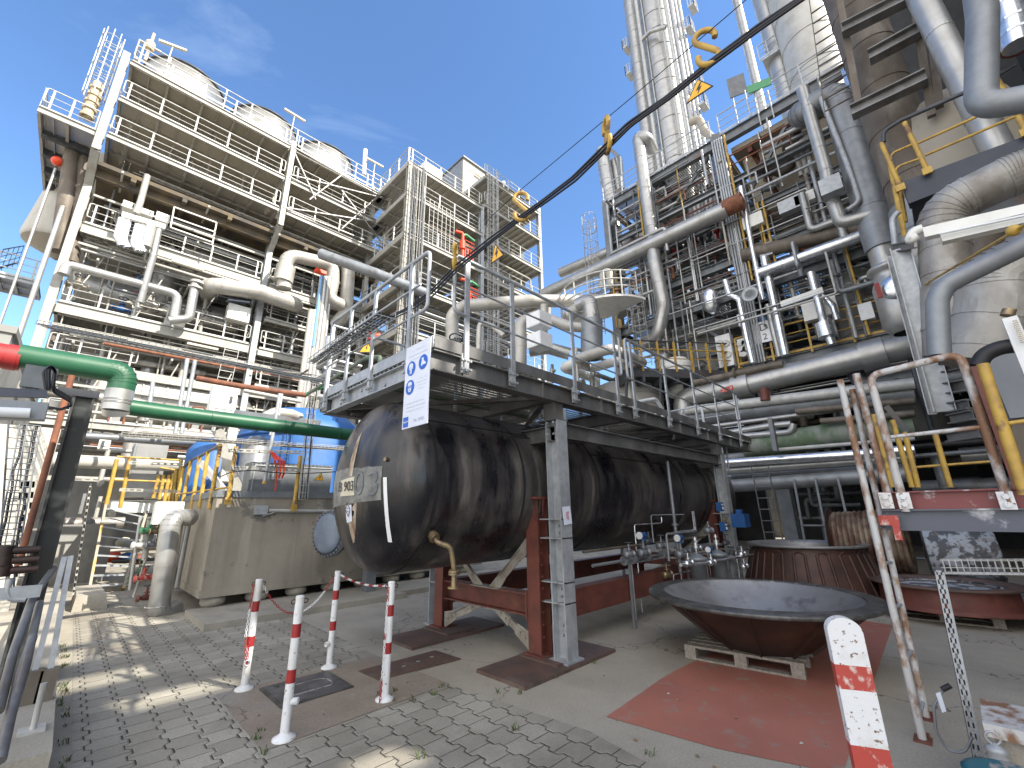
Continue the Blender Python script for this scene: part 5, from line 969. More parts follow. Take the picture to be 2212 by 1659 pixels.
# kerb railing at the lower left
t = thing('kerb_guard', 'pair of flat grey upright channels with pipes leaning on the kerb at the lower left', 'guard rail', (-.05, 5.3, .3))
for a, c_, d, e in ((205, 1090, 375, 430), (295, 1080, 412, 425)):
    b = MB(); p, q = P('R5', a, c_, y=5.35), P('R5', d, e, y=5.6); b.chan(p, q, .035, .05, .006, V3(1, 0, 0)); build(b, 'channel', G['galv'], t)
    b = MB(); b.span((p.x-.05, 5.3, .3), (p.x+.05, 5.4, p.z)); build(b, 'socket', G['brown'], t)
for pts in (((-10, 1330, 4.3), (75, 1000, 4.8), (190, 670, 5.4), (310, 500, 6.0)), ((60, 1360, 4.3), (150, 1060, 4.6), (230, 700, 5.5)), ((0, 1620, 4.0), (120, 1100, 4.6), (190, 900, 4.9))):
    b = MB(); b.tube([P('R5', a, c_, y=y) for a, c_, y in pts], .026, 10, .1); build(b, 'pipe', G['galvd'], t)
b = MB(); b.cyl(P('R5', 190, 1440, y=4.66), P('R5', 255, 1165, y=4.66), .017, 10); b.span((.03, 4.6, .3), (.16, 4.74, .315)); build(b, 'short_strut', G['rail'], label='short pale rod standing on a small plate on the kerb', cat='rod')
# walls at the left
b = MB(); b.span((-9, 12.9, 0), (-.47, 13.15, P('T1', 330, 170, y=12.9).z)); build(b, 'white_wall', G['whitewall'], label='bright white sheet wall at the left edge', cat='wall')
b = MB(); zt_ = P('R3', 80, 610, x=-1.6).z; b.span((-9, 13.4, 0), (-1.6, 22, zt_)); b.span((-9, 13.35, zt_-.1), (-1.55, 22.05, zt_+.05)); build(b, 'grey_shed', G['wall'], label='grey shed with an overhanging roof edge behind the red pipe end', cat='shed')
# ------------------------------------------------------------------ left plant: tall pale steel frame with coolers on top
YU, YL = 24.0, 25.5
lp = thing('plant_structure', 'tall pale multi storey steel frame with walkways filling the left of the yard', 'steel structure', (10, 28, 0))
GL = G['galvlight']
def deck(x0, x1, y0, y1, z, parent, h=.26, m=None, joist=1.5, rail=True, n=None, loops=(1, 1), side=None):
    m = m or GL; b = MB(); b.chan((x0, y0, z-h/2), (x1, y0, z-h/2), h, .09, .02); b.span((x0, y1-.1, z-h), (x1, y1, z)); b.span((x0, y0+.09, z-h), (x0+.1, y1-.1, z)); b.span((x1-.1, y0+.09, z-h), (x1, y1-.1, z)); build(b, 'edge_beam', m, parent)
    b = MB(); x = x0+joist
    while x < x1-.5: b.span((x-.05, y0+.1, z-h*.8), (x+.05, y1-.1, z-.02)); b.span((x-joist/2-.02, y0+.1, z-h*.5), (x-joist/2+.02, y1-.1, z-.02)); x += joist
    b.span((x0+.1, (y0+y1)/2-.04, z-h*.6), (x1-.1, (y0+y1)/2+.04, z-.05)); build(b, 'joist_set', m, parent)
    b = MB(); b.span((x0+.1, y0+.1, z-.018), (x1-.1, y1-.1, z+.01)); build(b, 'deck_plate', G['gratelight'], parent)
    if rail: build(railing((x0+.05, y0+.02, z), (x1-.05, y0+.02, z), n, loops=loops, r=.03, post=(.07, .04)), 'handrail', G['rail'], parent)
    if side:
        for s_ in side: xx = x0+.02 if s_ == 'L' else x1-.02; build(railing((xx, y0+.05, z), (xx, y1-.05, z), None, loops=(0, 1), r=.03, post=(.04, .07)), 'handrail', G['rail'], parent)
zD = [23.2, 20.9, 18.7]
for x, top in ((-2.35, 23.5), (5.4, 23.6), (11.9, 24.0)):
    b = MB(); b.ibeam((x, YU+.1, 17.6), (x, YU+.1, top), .36, .27, .02, .03, V3(0, 1, 0)); b.span((x-.13, YU-.1, 17.6), (x+.13, YU-.084, top)); build(b, 'column', GL, lp)
    b = MB(); b.ibeam((x, YU+.1, 17.7), (x, YL+.1, 16.6), .34, .3, .02, .03, V3(0, 1, 0)); build(b, 'cranked_strut', GL, lp)
    b = MB(); b.ibeam((x, YL+.1, 0), (x, YL+.1, 17.3), .4, .3, .02, .03, V3(0, 1, 0)); b.span((x-.14, YL-.125, 0), (x+.14, YL-.104, 17.3)); build(b, 'column', GL if x < 0 else mat('blue_grey_column', (.3, .32, .33), .5, .3, (.44, .45, .45), 2) if x == 5.4 else G['olive'], lp)
for zi, z in enumerate(zD):
    for x0, x1 in ((-2.15, 5.2), (5.6, 11.75)):
        deck(x0, x1, YU, YU+2.6, z, lp, h=.28)
for z in (22.0, 19.75, 17.7):
    b = MB(); b.span((-2.1, YU+2.7, z), (11.8, YU+9, z+1.0)); [b.span((x, YU+2.66, z+.02), (x+.08, YU+2.7, z+.98)) for x in [-2+i*1.38 for i in range(11)]]; build(b, 'cooler_casing', G['panel'], lp)
b = MB(); b.span((-2.1, YU+7, 17.5), (11.8, YU+9, 23)); build(b, 'back_casing', G['dark'], lp)
r = random.Random(11)
for z in (20.9, 18.7):
    for i in range(8):
        x = -1.6+i*1.7; d = (1 if i % 2 else -1)*.75; b = MB(); b.beam((x, YU+2.2, z), (x+d, YU+2.2, z+2.1), .09, .07); build(b, 'truss_strut', GL, lp)
        b = MB(); b.span((x-.03, YU+1.9, z), (x+.05, YU+1.98, z+2.1)); build(b, 'hanger', GL, lp)
for p, q in (((250, 300), (870, 650)), ((215, 490), (860, 810)), ((200, 700), (850, 960)), ((215, 475), (870, 640)), ((180, 690), (870, 800)), ((350, 640), (560, 480)), ((250, 330), (390, 640)), ((560, 580), (850, 960)), ((560, 830), (860, 560))):
    b = MB(); A, B = P('R2', *p, y=YU-.1), P('R2', *q, y=YU-.1); b.beam(A, B, .07, .07); build(b, 'wind_brace', G['galvd'], lp)
# roof and fan rings
for (x0, x1) in ((-2.1, 11.9),):
    b = MB(); b.span((x0, YU+.4, 23.22), (x1, 35, 23.5)); build(b, 'roof_plate', G['panel'], lp); build(railing((x0, YU+.1, 23.55), (x1, YU+.1, 23.55), 12, h=1.2, loops=(1, 1), r=.03, post=(.06, .04)), 'handrail', G['rail'], lp)
    build(railing((x0, YU+.2, 23.55), (x0, 34, 23.55), 8, r=.03), 'handrail', G['rail'], lp)
for i, (L_, R__, tp_) in enumerate((((975, 392), (1425, 632), (1110, 376)), (None, None, None), (None, None, None))):
    x = (.05, 4.65, 8.9)[i]; z1 = (28.2, 28.2, 28.2)[i]
    t = thing('fan_stack', ('largest and leftmost', 'middle', 'smallest looking right hand')[i]+' of the three round pale fan stacks on the cooler roof', 'fan stack', (x, 29.5, 23.5))
    b = MB(); b.lathe((x, 29.5, 23.5), (0, 0, 1), [(2.25, 0), (2.2, .5), (2.0, 3.6), (2.08, z1-23.5), (2.0, z1-23.5), (1.9, 3.4)], 48); build(b, 'shroud', G['clad'], t)
    b = MB(); b.torus((x, 29.5, z1), (0, 0, 1), 2.1, .07, 48, 6); build(b, 'top_ring', G['dark'], t)
    b = MB(); [b.torus((x, 29.5, 23.5+h_), (0, 0, 1), rr, .035, 48, 5) for h_, rr in ((1.3, 2.17), (2.7, 2.08))]; build(b, 'stiffener', GL, t)
    t = thing('floodlight_arm', ('left', 'middle', 'right')[i]+' strip lamp on a thin mast standing on the cooler roof rail', 'lamp', (0, 24.1, 24)); A = (P('R1', 1030, 262, y=24), P('R2', 185, 48, y=24), P('R2', 725, 370, y=24))[i]; B = (P('R1', 1210, 330, y=24), P('R2', 320, 130, y=24), P('R2', 830, 428, y=24))[i]
    b = MB(); b.beam(A, B, .14, .1); build(b, 'lamp_housing', G['paper'], t); m_ = (A+B)/2; b = MB(); b.cyl(m_, V3(m_.x-.05, m_.y+.1, 23.6), .035, 6); build(b, 'mast', G['rail'], t)
b = MB(); c = P('R1', 1000, 220, y=25); c2 = P('R1', 940, 390, y=25); b.cyl(c2, c, .07, 10); b.cyl(c2.lerp(c, .4), c2.lerp(c, .65), .2, 12); b.beam(P('R1', 900, 260, y=25), P('R1', 1045, 340, y=25), .1, .1); b.ball(c2.lerp(c, .6), .22); build(b, 'vent_fitting', mat('creamy_fitting', (.6, .5, .36), .6, 0, (.4, .33, .22), 6), label='cream coloured vent fitting on the roof corner beside the biggest fan stack', cat='vent')
b = MB(); b.cyl(P('R2', 705, 480, y=24.3), P('R2', 715, 315, y=24.3), .14, 14); build(b, 'white_vent', G['white'], label='short white vent pipe beside the right fan stack', cat='vent')
# cantilever walkway at the far left with caged ladder
XL = -4.3
deck(XL, -2.5, YU+.1, 35, 18.6, lp, h=.3, rail=True, n=3, loops=(1, 0), joist=.9); build(railing((XL, YU+.2, 18.6), (XL, 34.8, 18.6), 7, r=.03), 'handrail', G['rail'], lp)
[build(MB().span((XL+.1, y, 18.2), (-2.5, y+.2, 18.55)), 'floor_beam', G['dark'], lp) for y in (25.5, 27, 28.5, 30, 31.5, 33)]
b = ladder((-2.95, 24.6, 18.7), (-2.95, 24.6, 24.4), (1, 0, 0), .5, .35, .03, True, (0, -1, 0), .3); build(b, 'caged_ladder', G['rail'], label='caged ladder rising to the roof at the far left corner of the frame', cat='ladder')
b = MB(); c1, c2 = P('R1', 640, 545, y=24.5), P('R1', 560, 760, y=24.5); b.cyl(c2, c1, .2, 12); [b.cyl(c2.lerp(c1, k/5), c2.lerp(c1, k/5+.06), .26, 12) for k in range(5)]; build(b, 'cream_riser', bpy.data.materials['creamy_fitting'], label='cream flanged riser beside the caged ladder', cat='pipe')
t = thing('silo', 'pale conical bottomed silo at the far left behind the frame', 'silo', (-4.5, 36, 10))
b = MB(); b.lathe((-3.15, 31, 12.5), (0, 0, 1), [(.8, 2.95), (1.4, 3.1), (1.48, 3.35), (1.2, 6.0), (1.2, 9)], 40); build(b, 'shell', G['whitewall'], t)
b = MB(); b.lathe((-3.15, 31, 12.5), (0, 0, 1), [(.001, 2.3), (.8, 2.75), (1.4, 3.09)], 40); build(b, 'underside', G['panel'], t)
deck(-9, -3.2, 29, 31, 12.6, lp, h=.2, m=G['galv'], joist=1.0, n=5); build(railing((-4.6, 29, 12.7), (-4.6, 33, 14.9), 5, r=.03), 'handrail', G['steel'], lp)
for i, (a, c_, d, e, rr, m) in enumerate(((480, 940, 420, 1130, .3, 'brown'), (560, 960, 500, 1200, .26, 'brown'))):
    b = MB(); b.tube([P('R1', a+10, c_, y=26), P('R1', a-20, c_+110, y=26), P('R1', d+30, e+20, y=26), P('R1', d-40, e+500, y=26)], rr, 14, 1.2); build(b, 'brown_duct', G[m], label=('thicker', 'thinner')[i]+' brown stained pipe hanging under the far left walkway', cat='pipe')
b = MB(); b.ball(P('R1', 372, 1045, y=26), .22); build(b, 'orange_float', G['orange'], label='orange ball under the far left walkway', cat='ball')
b = MB(); b.cyl((-2.85, YL-.2, 0), (-2.85, YL-.2, 15), .09, 12); build(b, 'downpipe', G['clad'], label='long downpipe just left of the left corner column', cat='pipe')
b = MB(); b.cyl((-3.5, YL+.3, 8), (-3.5, YL+.3, 17), .05, 10); build(b, 'slim_downpipe', G['clad'], label='slimmer downpipe further left of the corner column', cat='pipe')
# levels of the lower frame
for z, nm in ((14.65, 3), (10.65, 5)):
    deck(-2.15, 5.2, YL, YL+1.6, z, lp, h=.5, n=7); deck(5.65, 11.6, YL, YL+1.6, z-.1, lp, h=.4, n=6)
for z in (14.65, 10.65, 8.3, 5.5): b = MB(); b.span((-2.2, YL+.1, z-.5), (24, YL+.3, z-.1)) if z < 14 else b.span((-2.2, YL+1.6, z-.5), (16, YL+1.8, z-.1)); b.span((-2.2, 30, z-.4), (24, 30.3, z)); [b.span((x, YL+.3, z-.35), (x+.2, 36, z-.05)) for x in (-2.2, 1, 3.5, 5.3, 8.5, 11.8, 15, 18, 21)]; build(b, 'floor_frame', GL, lp)
deck(-2.15, 12, YL-.3, YL+1.4, 5.6, lp, h=.3, n=12); deck(5.7, 11.5, YL-.1, YL+1.4, 8.4, lp, h=.22, n=6); deck(-2.1, .9, YL+.2, YL+1.5, 8.2, lp, h=.2, n=4); deck(5.7, 11.5, YL-.1, YL+1.4, 12.4, lp, h=.22, n=6)
for z in (9.6, 13.6, 7.1, 16.2):
    b = MB(); b.span((-2.1, YL+.05, z), (11.6, YL+.15, z+.1)); build(b, 'tie_beam', GL, lp)
for k in range(12): x = -1.9+k*1.14; z = (10.7, 5.7)[k % 2]; b = MB(); b.beam((x, YL+.3, z), (x+.9, YL+.3, z+3.3), .05, .06); build(b, 'diagonal_tie', GL, lp)
for z in (14.5, 10.5, 5.4): b = MB(); b.span((-2.2, YL+1.9, z-.03), (24, 36.5, z)); build(b, 'floor_grating', G['gratelight'], lp)
b = MB(); b.span((-2.3, 37, 0), (40, 37.3, 17.4)); build(b, 'back_wall', G['wall'], lp)
b = MB(); b.span((-2.2, YU+.6, 17.3), (12, 36.5, 17.5)); [b.span((-2.2, y, 16.9), (12, y+.25, 17.3)) for y in (25, 27.5, 30, 33)]; [b.span((x, YU+.6, 17.1), (x+.2, 36, 17.29)) for x in (-1, 1, 3, 7, 9, 11)]; build(b, 'cooler_floor', mat('brown_soffit', (.14, .105, .06), .8, 0, (.06, .055, .055), 1.4, 6), lp)
for x in (-2.3, 1.5, 5.4, 9, 12, 16, 20, 24):
    for y in (30.2, 36.2): b = MB(); b.ibeam((x, y, 0), (x, y, 17.2), .34, .3, .02, .03); build(b, 'column', GL, lp)
# block two: taller stair and cable tower in front, right part
YB = 20.0
bl2 = thing('cable_tower', 'pale steel tower with gratings and cable ladders right of the coolers', 'steel structure', (17, 24, 0))
for x in (11.15, 17.2, 23.6):
    for y in (YB+.1, 25, 30): 
        b = MB(); b.ibeam((x, y, 0), (x, y, 23.2 if x < 20 else 26.8), .3, .28, .018, .025); build(b, 'column', G['galv'] if x > 12 else GL, bl2)
for z in (23.2, 20.9, 17.9, 14.6, 11.6, 8.6, 5.6):
    deck(11.0, 17.2, YB, YB+5, z, bl2, h=.3, joist=1.1, n=6, side='L' if z != 20.9 else None)
for z in (26.2, 23.6, 20.6, 17.6, 14.6, 11.6, 8.6):
    deck(17.4, 23.7, YB, YB+5, z, bl2, h=.3, joist=1.1, n=6)
build(railing((23.65, YB, 26.2), (23.65, YB+5, 26.2), 5, r=.03), 'handrail', G['rail'], bl2)
b = ladder((17.9, YB-.1, 9), (17.9, YB-.1, 26.5), (1, 0, 0), .5, .33, .03, True, (0, -1, 0), .1); build(b, 'caged_ladder', G['rail'], label='tall caged ladder on the front of the cable tower', cat='ladder')
for x, w in ((11.35, .55), (12.0, .4)):
    b = ladder((x, YB-.25, 1), (x, YB-.25, 22.8), (1, 0, 0), w, .4, .03); cl = build(b, 'cable_ladder', G['rail'], label=('wide left', 'narrow right')[x > 11.5]+' of the two vertical cable ladders on the near corner of the cable tower', cat='cable ladder')
    for k in range(4): b = MB(); r = random.Random(k); xx = x-w*.3+k*w*.2; b.tube([V3(xx+r.uniform(-.03, .03), YB-.3, 1+j*2) for j in range(12)], .035, 6, .1, 1); build(b, 'cable', G[('cable', 'steel')[k % 2]], cl)
b = MB(); A, B = P('R2', 1135, 680, y=YB-.05), P('R2', 1290, 960, y=YB-.05)
for i in range(7): x = A.x+(B.x-A.x)*i/6; b.cyl((x, YB-.05, 17.9), (x, YB-.05, 21.2), .022, 5)
for i in range(9): b.cyl((A.x, YB-.05, 18+i*.4), (B.x, YB-.05, 18+i*.4), .016, 5)
build(b, 'mesh_screen', G['rail'], label='wire mesh screen on the third level of the cable tower', cat='screen')
wh = thing('roof_house', 'white sheet clad house with a grey side on the roof of the cable tower', 'building', (22, 26, 25)); A = P('R2', 1355, 370, y=25.5); B = P('R2', 1640, 540, y=25.5)
b = MB(); b.span((A.x, 25.5, 23), (27.5, 31, A.z)); build(b, 'wall', G['whitewall'], wh); b = MB(); b.span((A.x-.15, 25.3, A.z), (27.7, 31.2, A.z+.15)); build(b, 'roof_edge', G['steel'], wh)
b = MB(); b.span((A.x-.01, 25.6, 23), (A.x-.04, 31, A.z-.02)); build(b, 'side_wall', G['cladgrey'], wh)
b = MB(); c = P('R2', 1465, 490, y=25.3); b.beam(c-V3(.6, 0, 0), c+V3(.6, 0, 0), .15, .15); b.cyl(P('R2', 1380, 430, y=25.4), P('R2', 1600, 560, y=25.4), .04, 6); build(b, 'wall_lamp', G['paper'], wh)
b = MB(); c = P('R2', 1618, 530, y=25.2); b.ball(c, .2); b.cyl(c, c-V3(0, 0, 1.5), .03, 6); build(b, 'white_floodlight', G['white'], label='white floodlight on a thin mast before the white roof house', cat='lamp')
for i, (a, c_, d, e) in enumerate(((1105, 375, 1215, 500), (1165, 440, 1215, 500))):
    if i == 0: A, B = P('R2', a, c_+10, y=21), P('R2', d, e, y=21); b = MB(); b.span((A.x, 21, 23.5), (B.x, 22, A.z)); build(b, 'roof_cabinet', G['offwhite'], label='cream cabinet behind the rail on top of the cable tower', cat='cabinet')
def shower(R, a, c_, d, e, y, lb):
    A, B = P(R, a, c_, y=y), P(R, d, e, y=y); t = thing('fire_hydrant_riser', lb, 'riser', B); b = MB(); b.cyl(B, A, .11, 10); b.tube([A, A+V3(0, 0, .25), A+V3(-.6, 0, .1)], .1, 8, .12); b.cyl(A-V3(0, 0, .4), A-V3(0, 0, 1.0), .2, 10); build(b, 'red_riser', G['orange'], t)
    b = MB(); [b.span((A.x+.2+k*.22, y-.05, A.z-.9), (A.x+.26+k*.22, y, B.z)) for k in range(4)]; [b.cyl((A.x+.2, y-.03, A.z-.2-.3*k), (A.x+1.0, y-.03, A.z-.2-.3*k), .03, 6) for k in range(3)]; build(b, 'red_rack', G['orange'], t); b = MB(); b.tube([A+V3(0, .1, .1), A+V3(.35, .1, .35), A+V3(1.1, .1, .2)], .09, 8, .15); build(b, 'green_elbow', G['valvegreen'], t)
shower('R2', 1350, 880, 1350, 1020, YB-.3, 'upper red riser with a green elbow on the cable tower')
shower('R2', 1385, 1190, 1390, 1300, YB-.3, 'lower red riser with a green elbow on the cable tower')
b = MB(); A, B = P('T2', 1105, 1010, y=10), P('T2', 1085, 1370, y=10); b.cyl(B, A, .05, 10); b.cyl(A-V3(0, 0, .08), A+V3(0, 0, .1), .1, 10); b.cyl(A, A+V3(.2, 0, .12), .05, 8); build(b, 'red_standpipe', G['orange'], label='bright red standpipe left of the walkway handrail', cat='standpipe')
warn(P('T2', 1050, 1120, y=8), (1, -.9, 0), (0, 0, 1), .3, 'yellow warning triangle hanging beside the red standpipe')
# ------------------------------------------------------------------ named piping of the left plant
def pipe(name, pts, r_, m, label, band=1.2, n=16, bend=None, cat='pipe', group=None, **k):
    b = MB(); b.tube(pts, r_, n, bend if bend is not None else r_*1.7, 6, band=band, bw=.04); return build(b, name, G[m], label=label, cat=cat, group=group)
q3 = lambda a, b_, y: P('T3', a, b_, y=y)
q2 = lambda a, b_, y: P('T2', a, b_, y=y)
def level(pts):  # keep axis aligned runs of surveyed points as read
    return pts
pipe('lagged_bend', [q3(1240, 1340, 27), q3(1230, 1230, 24.6), q3(1760, 1310, 24.6)], .42, 'cladlight', 'fat pale ribbed pipe elbow left of the centre column', bend=.75)
pipe('lagged_header', [q3(1700, 1300, 24.6), q3(2040, 1420, 24.6), q3(2040, 1420, 26.5)], .44, 'cladlight', 'fat pale lagged pipe ending in a turned back elbow below the stub', bend=.8)
pipe('lagged_loop', [q2(280, 560, 24.3), q2(300, 240, 24.3), q2(740, 340, 24.3), q2(735, 500, 24.3), q2(700, 660, 24.3), q2(830, 720, 24.3), q2(850, 780, 24.6)], .38, 'cladlight', 'fat pale lagged pipe loop shaped like a swan neck beside the centre column', bend=.8)
pipe('lagged_drop', [q2(880, 370, 24.4), q2(860, 780, 24.4), q2(760, 900, 25)], .4, 'cladlight', 'straight fat pale lagged drop right of the swan neck loop', bend=.8)
b = MB(); c0, c1 = q2(270, 500, 24.3), q2(300, 360, 24.3); b.cyl(c0, c1, .5, 20); build(b, 'lagging_sleeve', G['cladlight'], label='wide sleeve around the left leg of the swan neck loop', cat='sleeve')
pipe('silver_duct', [q2(620, 235, 22.6), q2(1140, 420, 20.5), q2(1640, 620, 19.0)], .3, 'cladgrey', 'long dark silver duct running down to the right past the cable tower', bend=.5)
pipe('beam_pipe', [P('R3', 415, 300, y=25), P('R3', 440, 235, y=25), P('R3', 1165, 430, y=25), P('R3', 1135, 590, y=25)], .2, 'clad', 'long pale pipe with a downward bend over the second level rail', bend=.4)
pipe('short_riser', [P('R3', 1280, 340, y=24.8), P('R3', 1235, 590, y=24.8), P('R3', 1100, 600, y=24.8)], .2, 'clad', 'short pale riser with a cap beside the white control cabinet', bend=.3)
b = MB(); c = P('R3', 1285, 360, y=24.8); b.cyl(c, c+V3(0, 0, .12), .3, 14); b.cyl(c-V3(0, 0, .3), c-V3(0, 0, .2), .3, 14); build(b, 'flange_pair', G['cladlight'], label='flange pair on the capped short riser', cat='flange')
for i, (xa, m, rr) in enumerate(((480, 'cladlight', .14), (515, 'clad', .14), (545, 'cladlight', .12), (585, 'clad', .15), (620, 'cladlight', .14), (655, 'clad', .09))):
    A, B = q2(xa+25, (750, 755, 430, 430, 430, 700)[i], 23.2), q2(xa-50, 1530, 23.2); b = MB(); b.tube([V3(B.x, 23.2, .5), V3(B.x, 23.2, A.z)], rr, 12, band=1.6, bw=.03); build(b, 'vertical_pipe', G[m], label='pale vertical pipe in the bundle right of the centre column', cat='pipe', group='vertical pipe bundle right of the centre column')
b = MB(); A, B = q2(600, 430, 23.1), q2(530, 1100, 23.1); b.cyl(V3(B.x+.1, 23.1, B.z), V3(B.x+.1, 23.1, A.z), .08, 8); build(b, 'blue_pipe', mat('pale_blue_pipe', (.15, .32, .55), .4), label='thin blue pipe beside the vertical pipe bundle', cat='pipe')
b = MB(); A, B = q2(600, 405, 23.3), q2(640, 405, 23.3); b.box((A+B)/2, (.6, .3, .2)); build(b, 'orange_plate', G['orange'], label='orange painted plate at the elbow of the swan neck loop', cat='plate')
ex = thing('heat_exchanger', 'large pale horizontal heat exchanger on the lower level of the left plant', 'heat exchanger', (2.3, 27, 5.9))
b = MB(); zc = 8.0-.9; b.lathe((-.2, 26.9, 7.2), (1, 0, 0), [(.001, -.35), (.7, -.25), (1.15, 0), (1.2, .1), (1.2, 4.8)], 32); build(b, 'shell', G['cladlight'], ex)
b = MB(); [b.torus((-.2+h_, 26.9, 7.2), (1, 0, 0), 1.21, .04, 32, 5) for h_ in (.6, 1.5, 2.4, 3.3, 4.2)]; build(b, 'band', G['clad'], ex); b = MB(); b.lathe((4.6, 26.9, 7.2), (1, 0, 0), [(1.4, 0), (1.4, .15), (1.3, .16), (1.3, .9), (.9, 1.3), (.001, 1.4)], 32); build(b, 'channel_head', G['clad'], ex)
b = MB(); b.cyl((1.4, 26.9, 8.2), (1.4, 26.9, 8.9), .3, 16); b.cyl((1.4, 26.9, 8.9), (1.4, 26.9, 9.0), .42, 16); build(b, 'nozzle', G['clad'], ex); [build(MB().span((x, 26.3, 5.6), (x+.3, 27.5, 6.2)), 'saddle', G['clad'], ex) for x in (.5, 3.5)]
pipe('upper_exchanger', [V3(-1.8, 28, 12.5), V3(4.9, 28, 12.5)], .8, 'clad', 'large horizontal pale vessel behind the second level of the left plant', n=28)
pipe('upper_vessel', [V3(1.6, 27.6, 15.9), V3(12, 27.6, 15.9)], .55, 'clad', 'long horizontal silver vessel under the cooler floor', n=24)
pipe('green_vessel', [V3(-2, 29.6, 11.6), V3(1.3, 29.6, 11.6)], .7, 'green', 'dark green vessel deep behind the second level of the left plant', n=20, band=0)
b = MB(); b.lathe((1.0, 27.2, 13.2), (0, 0, -1), [(.8, -1), (.8, 0), (.78, .3), (.4, .9), (.3, 1.0), (.3, 1.3)], 24); build(b, 'hopper', G['clad'], label='funnel shaped vessel bottom above the second level of the left plant', cat='vessel')
def cabinet(R, p, q, y, dep, lb, m='offwhite', legs=0):
    A, B = P(R, *p, y=y), P(R, *q, y=y); t = thing('cabinet', lb, 'cabinet', V3((A.x+B.x)/2, y, min(A.z, B.z))); b = MB(); b.span((A.x, y, A.z), (B.x, y+dep, B.z)); build(b, 'housing', G[m], t)
    b = MB(); b.span((A.x+.05, y-.02, A.z-.06), (B.x-.05, y-.005, B.z+.06)); build(b, 'door', G[m], t)
    b = MB(); b.span((B.x-.15, y-.05, (A.z+B.z)/2-.08), (B.x-.1, y-.02, (A.z+B.z)/2+.08)); build(b, 'handle', G['dark'], t); return t
cabinet('T3', (1430, 1400), (1610, 1590), 25.2, .6, 'white control cabinet with a sloping hood at the centre column')
b = MB(); A, B = P('T3', 1425, 1375, y=24.9), P('T3', 1625, 1400, y=24.9); b.hexa([A, B, B+V3(0, 1.0, .25), A+V3(0, 1.0, .25), A+V3(0, 0, .05), B+V3(0, 0, .05), B+V3(0, 1, .3), A+V3(0, 1, .3)]); build(b, 'cabinet_hood', mat('blueish_hood', (.4, .46, .6), .3), label='pale blue sloping hood over the white control cabinet', cat='hood')
cabinet('T3', (445, 440), (555, 540), 24.9, .5, 'leftmost of the three white boxes on the cross beam over the third level'); cabinet('T3', (605, 510), (715, 600), 24.9, .5, 'middle of the three white boxes on the cross beam over the third level'); cabinet('T3', (755, 545), (860, 660), 24.9, .5, 'rightmost of the three white boxes on the cross beam over the third level')
cabinet('U2', (395, 40), (620, 350), 11.6, .35, 'big cream cabinet standing above the green pipe'); cabinet('T1', (815, 270), (890, 350), 13.5, .3, 'small cream box hanging over the stairs'); cabinet('T1', (1110, 300), (1290, 740), 16.5, 1.0, 'tall grey riveted casing behind the stair landing', 'clad')
b = MB(); A, B = P('T3', 425, 580, y=24.7), P('T3', 830, 700, y=24.7); b.beam(A, B, .2, .25); build(b, 'cross_beam', G['offwhite'], label='pale cross beam carrying the three white boxes', cat='beam')
pipe('air_pipe', [q3(665, 215, 24.6), q3(600, 460, 24.6), q3(560, 570, 24.6)], .13, 'cladlight', 'upright pale pipe with a rounded top above the white boxes', 0)
for i, (a, c_, d, e) in enumerate(((430, 620, 385, 830), (480, 640, 440, 850), (580, 680, 540, 880), (625, 690, 590, 890))): pipe('foil_hose', [q3(a, c_, 24.5), q3(d, e-40, 24.5), q3(d+40, e+40, 24.5)], .15, 'chrome', 'foil wrapped hose hanging below the three white boxes', .35, 12, group='foil wrapped hoses below the white boxes')
pipe('foil_drop', [q3(700, 680, 24.6), q3(650, 880, 24.6)], .2, 'cladlight', 'straight pale drop pipe right of the foil wrapped hoses'); pipe('wide_drop', [q3(770, 720, 24.7), q3(720, 960, 24.7), q3(600, 1400, 25)], .14, 'clad', 'long slanting brownish pipe dropping past the second level')
fr_ = MB(); [fr_.beam(P('T3', *p, y=24.6), P('T3', *q, y=24.6), .06, .06) for p, q in (((915, 510), (1310, 655)), ((915, 510), (880, 700)), ((1310, 655), (1270, 860)), ((890, 600), (1300, 745)), ((885, 650), (1290, 790)), ((880, 700), (1275, 840)))]; build(fr_, 'portal_rail', G['rail'], label='tall pale rail frame in front of the third level vessel', cat='rail frame')
for a, c_, lb, m in ((560, 1240, 'blue capped valve pair on the second level of the left plant', 'blueb'), (420, 1460, 'light blue valve at the second level floor', 'blueb'), (680, 1420, 'pale valve stack on the second level floor', 'cladlight'), (1210, 1560, 'pale instrument cluster left of the white control cabinet', 'cladlight'), (10, 1250, 'cream valve body at the left end of the second level', 'panel')):
    valve(P('T3', a, c_, y=25.9), lb, s=3.0, mt=m)
# tray and pipes hung above the basin on the lower level
pipe('brown_pipe', [P('U2', 200, -30, y=12.5), P('U2', 700, 60, y=12.5), P('U2', 1400, 155, y=12.5)], .07, 'rustorange', 'long thin rust orange pipe above the cream cabinet', 0, 10)
pipe('slim_pale_pipe', [P('U2', 720, 105, y=12.5), P('U2', 1340, 225, y=12.5)], .055, 'cladlight', 'slim pale pipe just under the rust orange pipe', 0, 10)
b = MB(); b.beam(P('U2', 620, 345, y=11.5), P('U2', 1550, 460, y=10.5), .1, .12); build(b, 'olive_beam', G['steel'], label='dark beam running over the green pipe toward the walkway', cat='beam')
b = MB(); b.beam(P('U2', 1120, 140, y=11.2), P('U2', 1080, 400, y=11.2), .09, .09); b.beam(P('U2', 1010, 590, y=11.2), P('U2', 1080, 400, y=11.2), .07, .07); build(b, 'grey_hanger', G['galv'], label='grey hanger post above the green pipe', cat='hanger')
pipe('white_reducer', [P('U2', 900, 420, y=12.2), P('U2', 1060, 340, y=12.2), P('U2', 1230, 360, y=12.2), P('U2', 1330, 400, y=12.3)], .13, 'cladlight', 'white lagged reducer pipe just above the green pipe', .5)
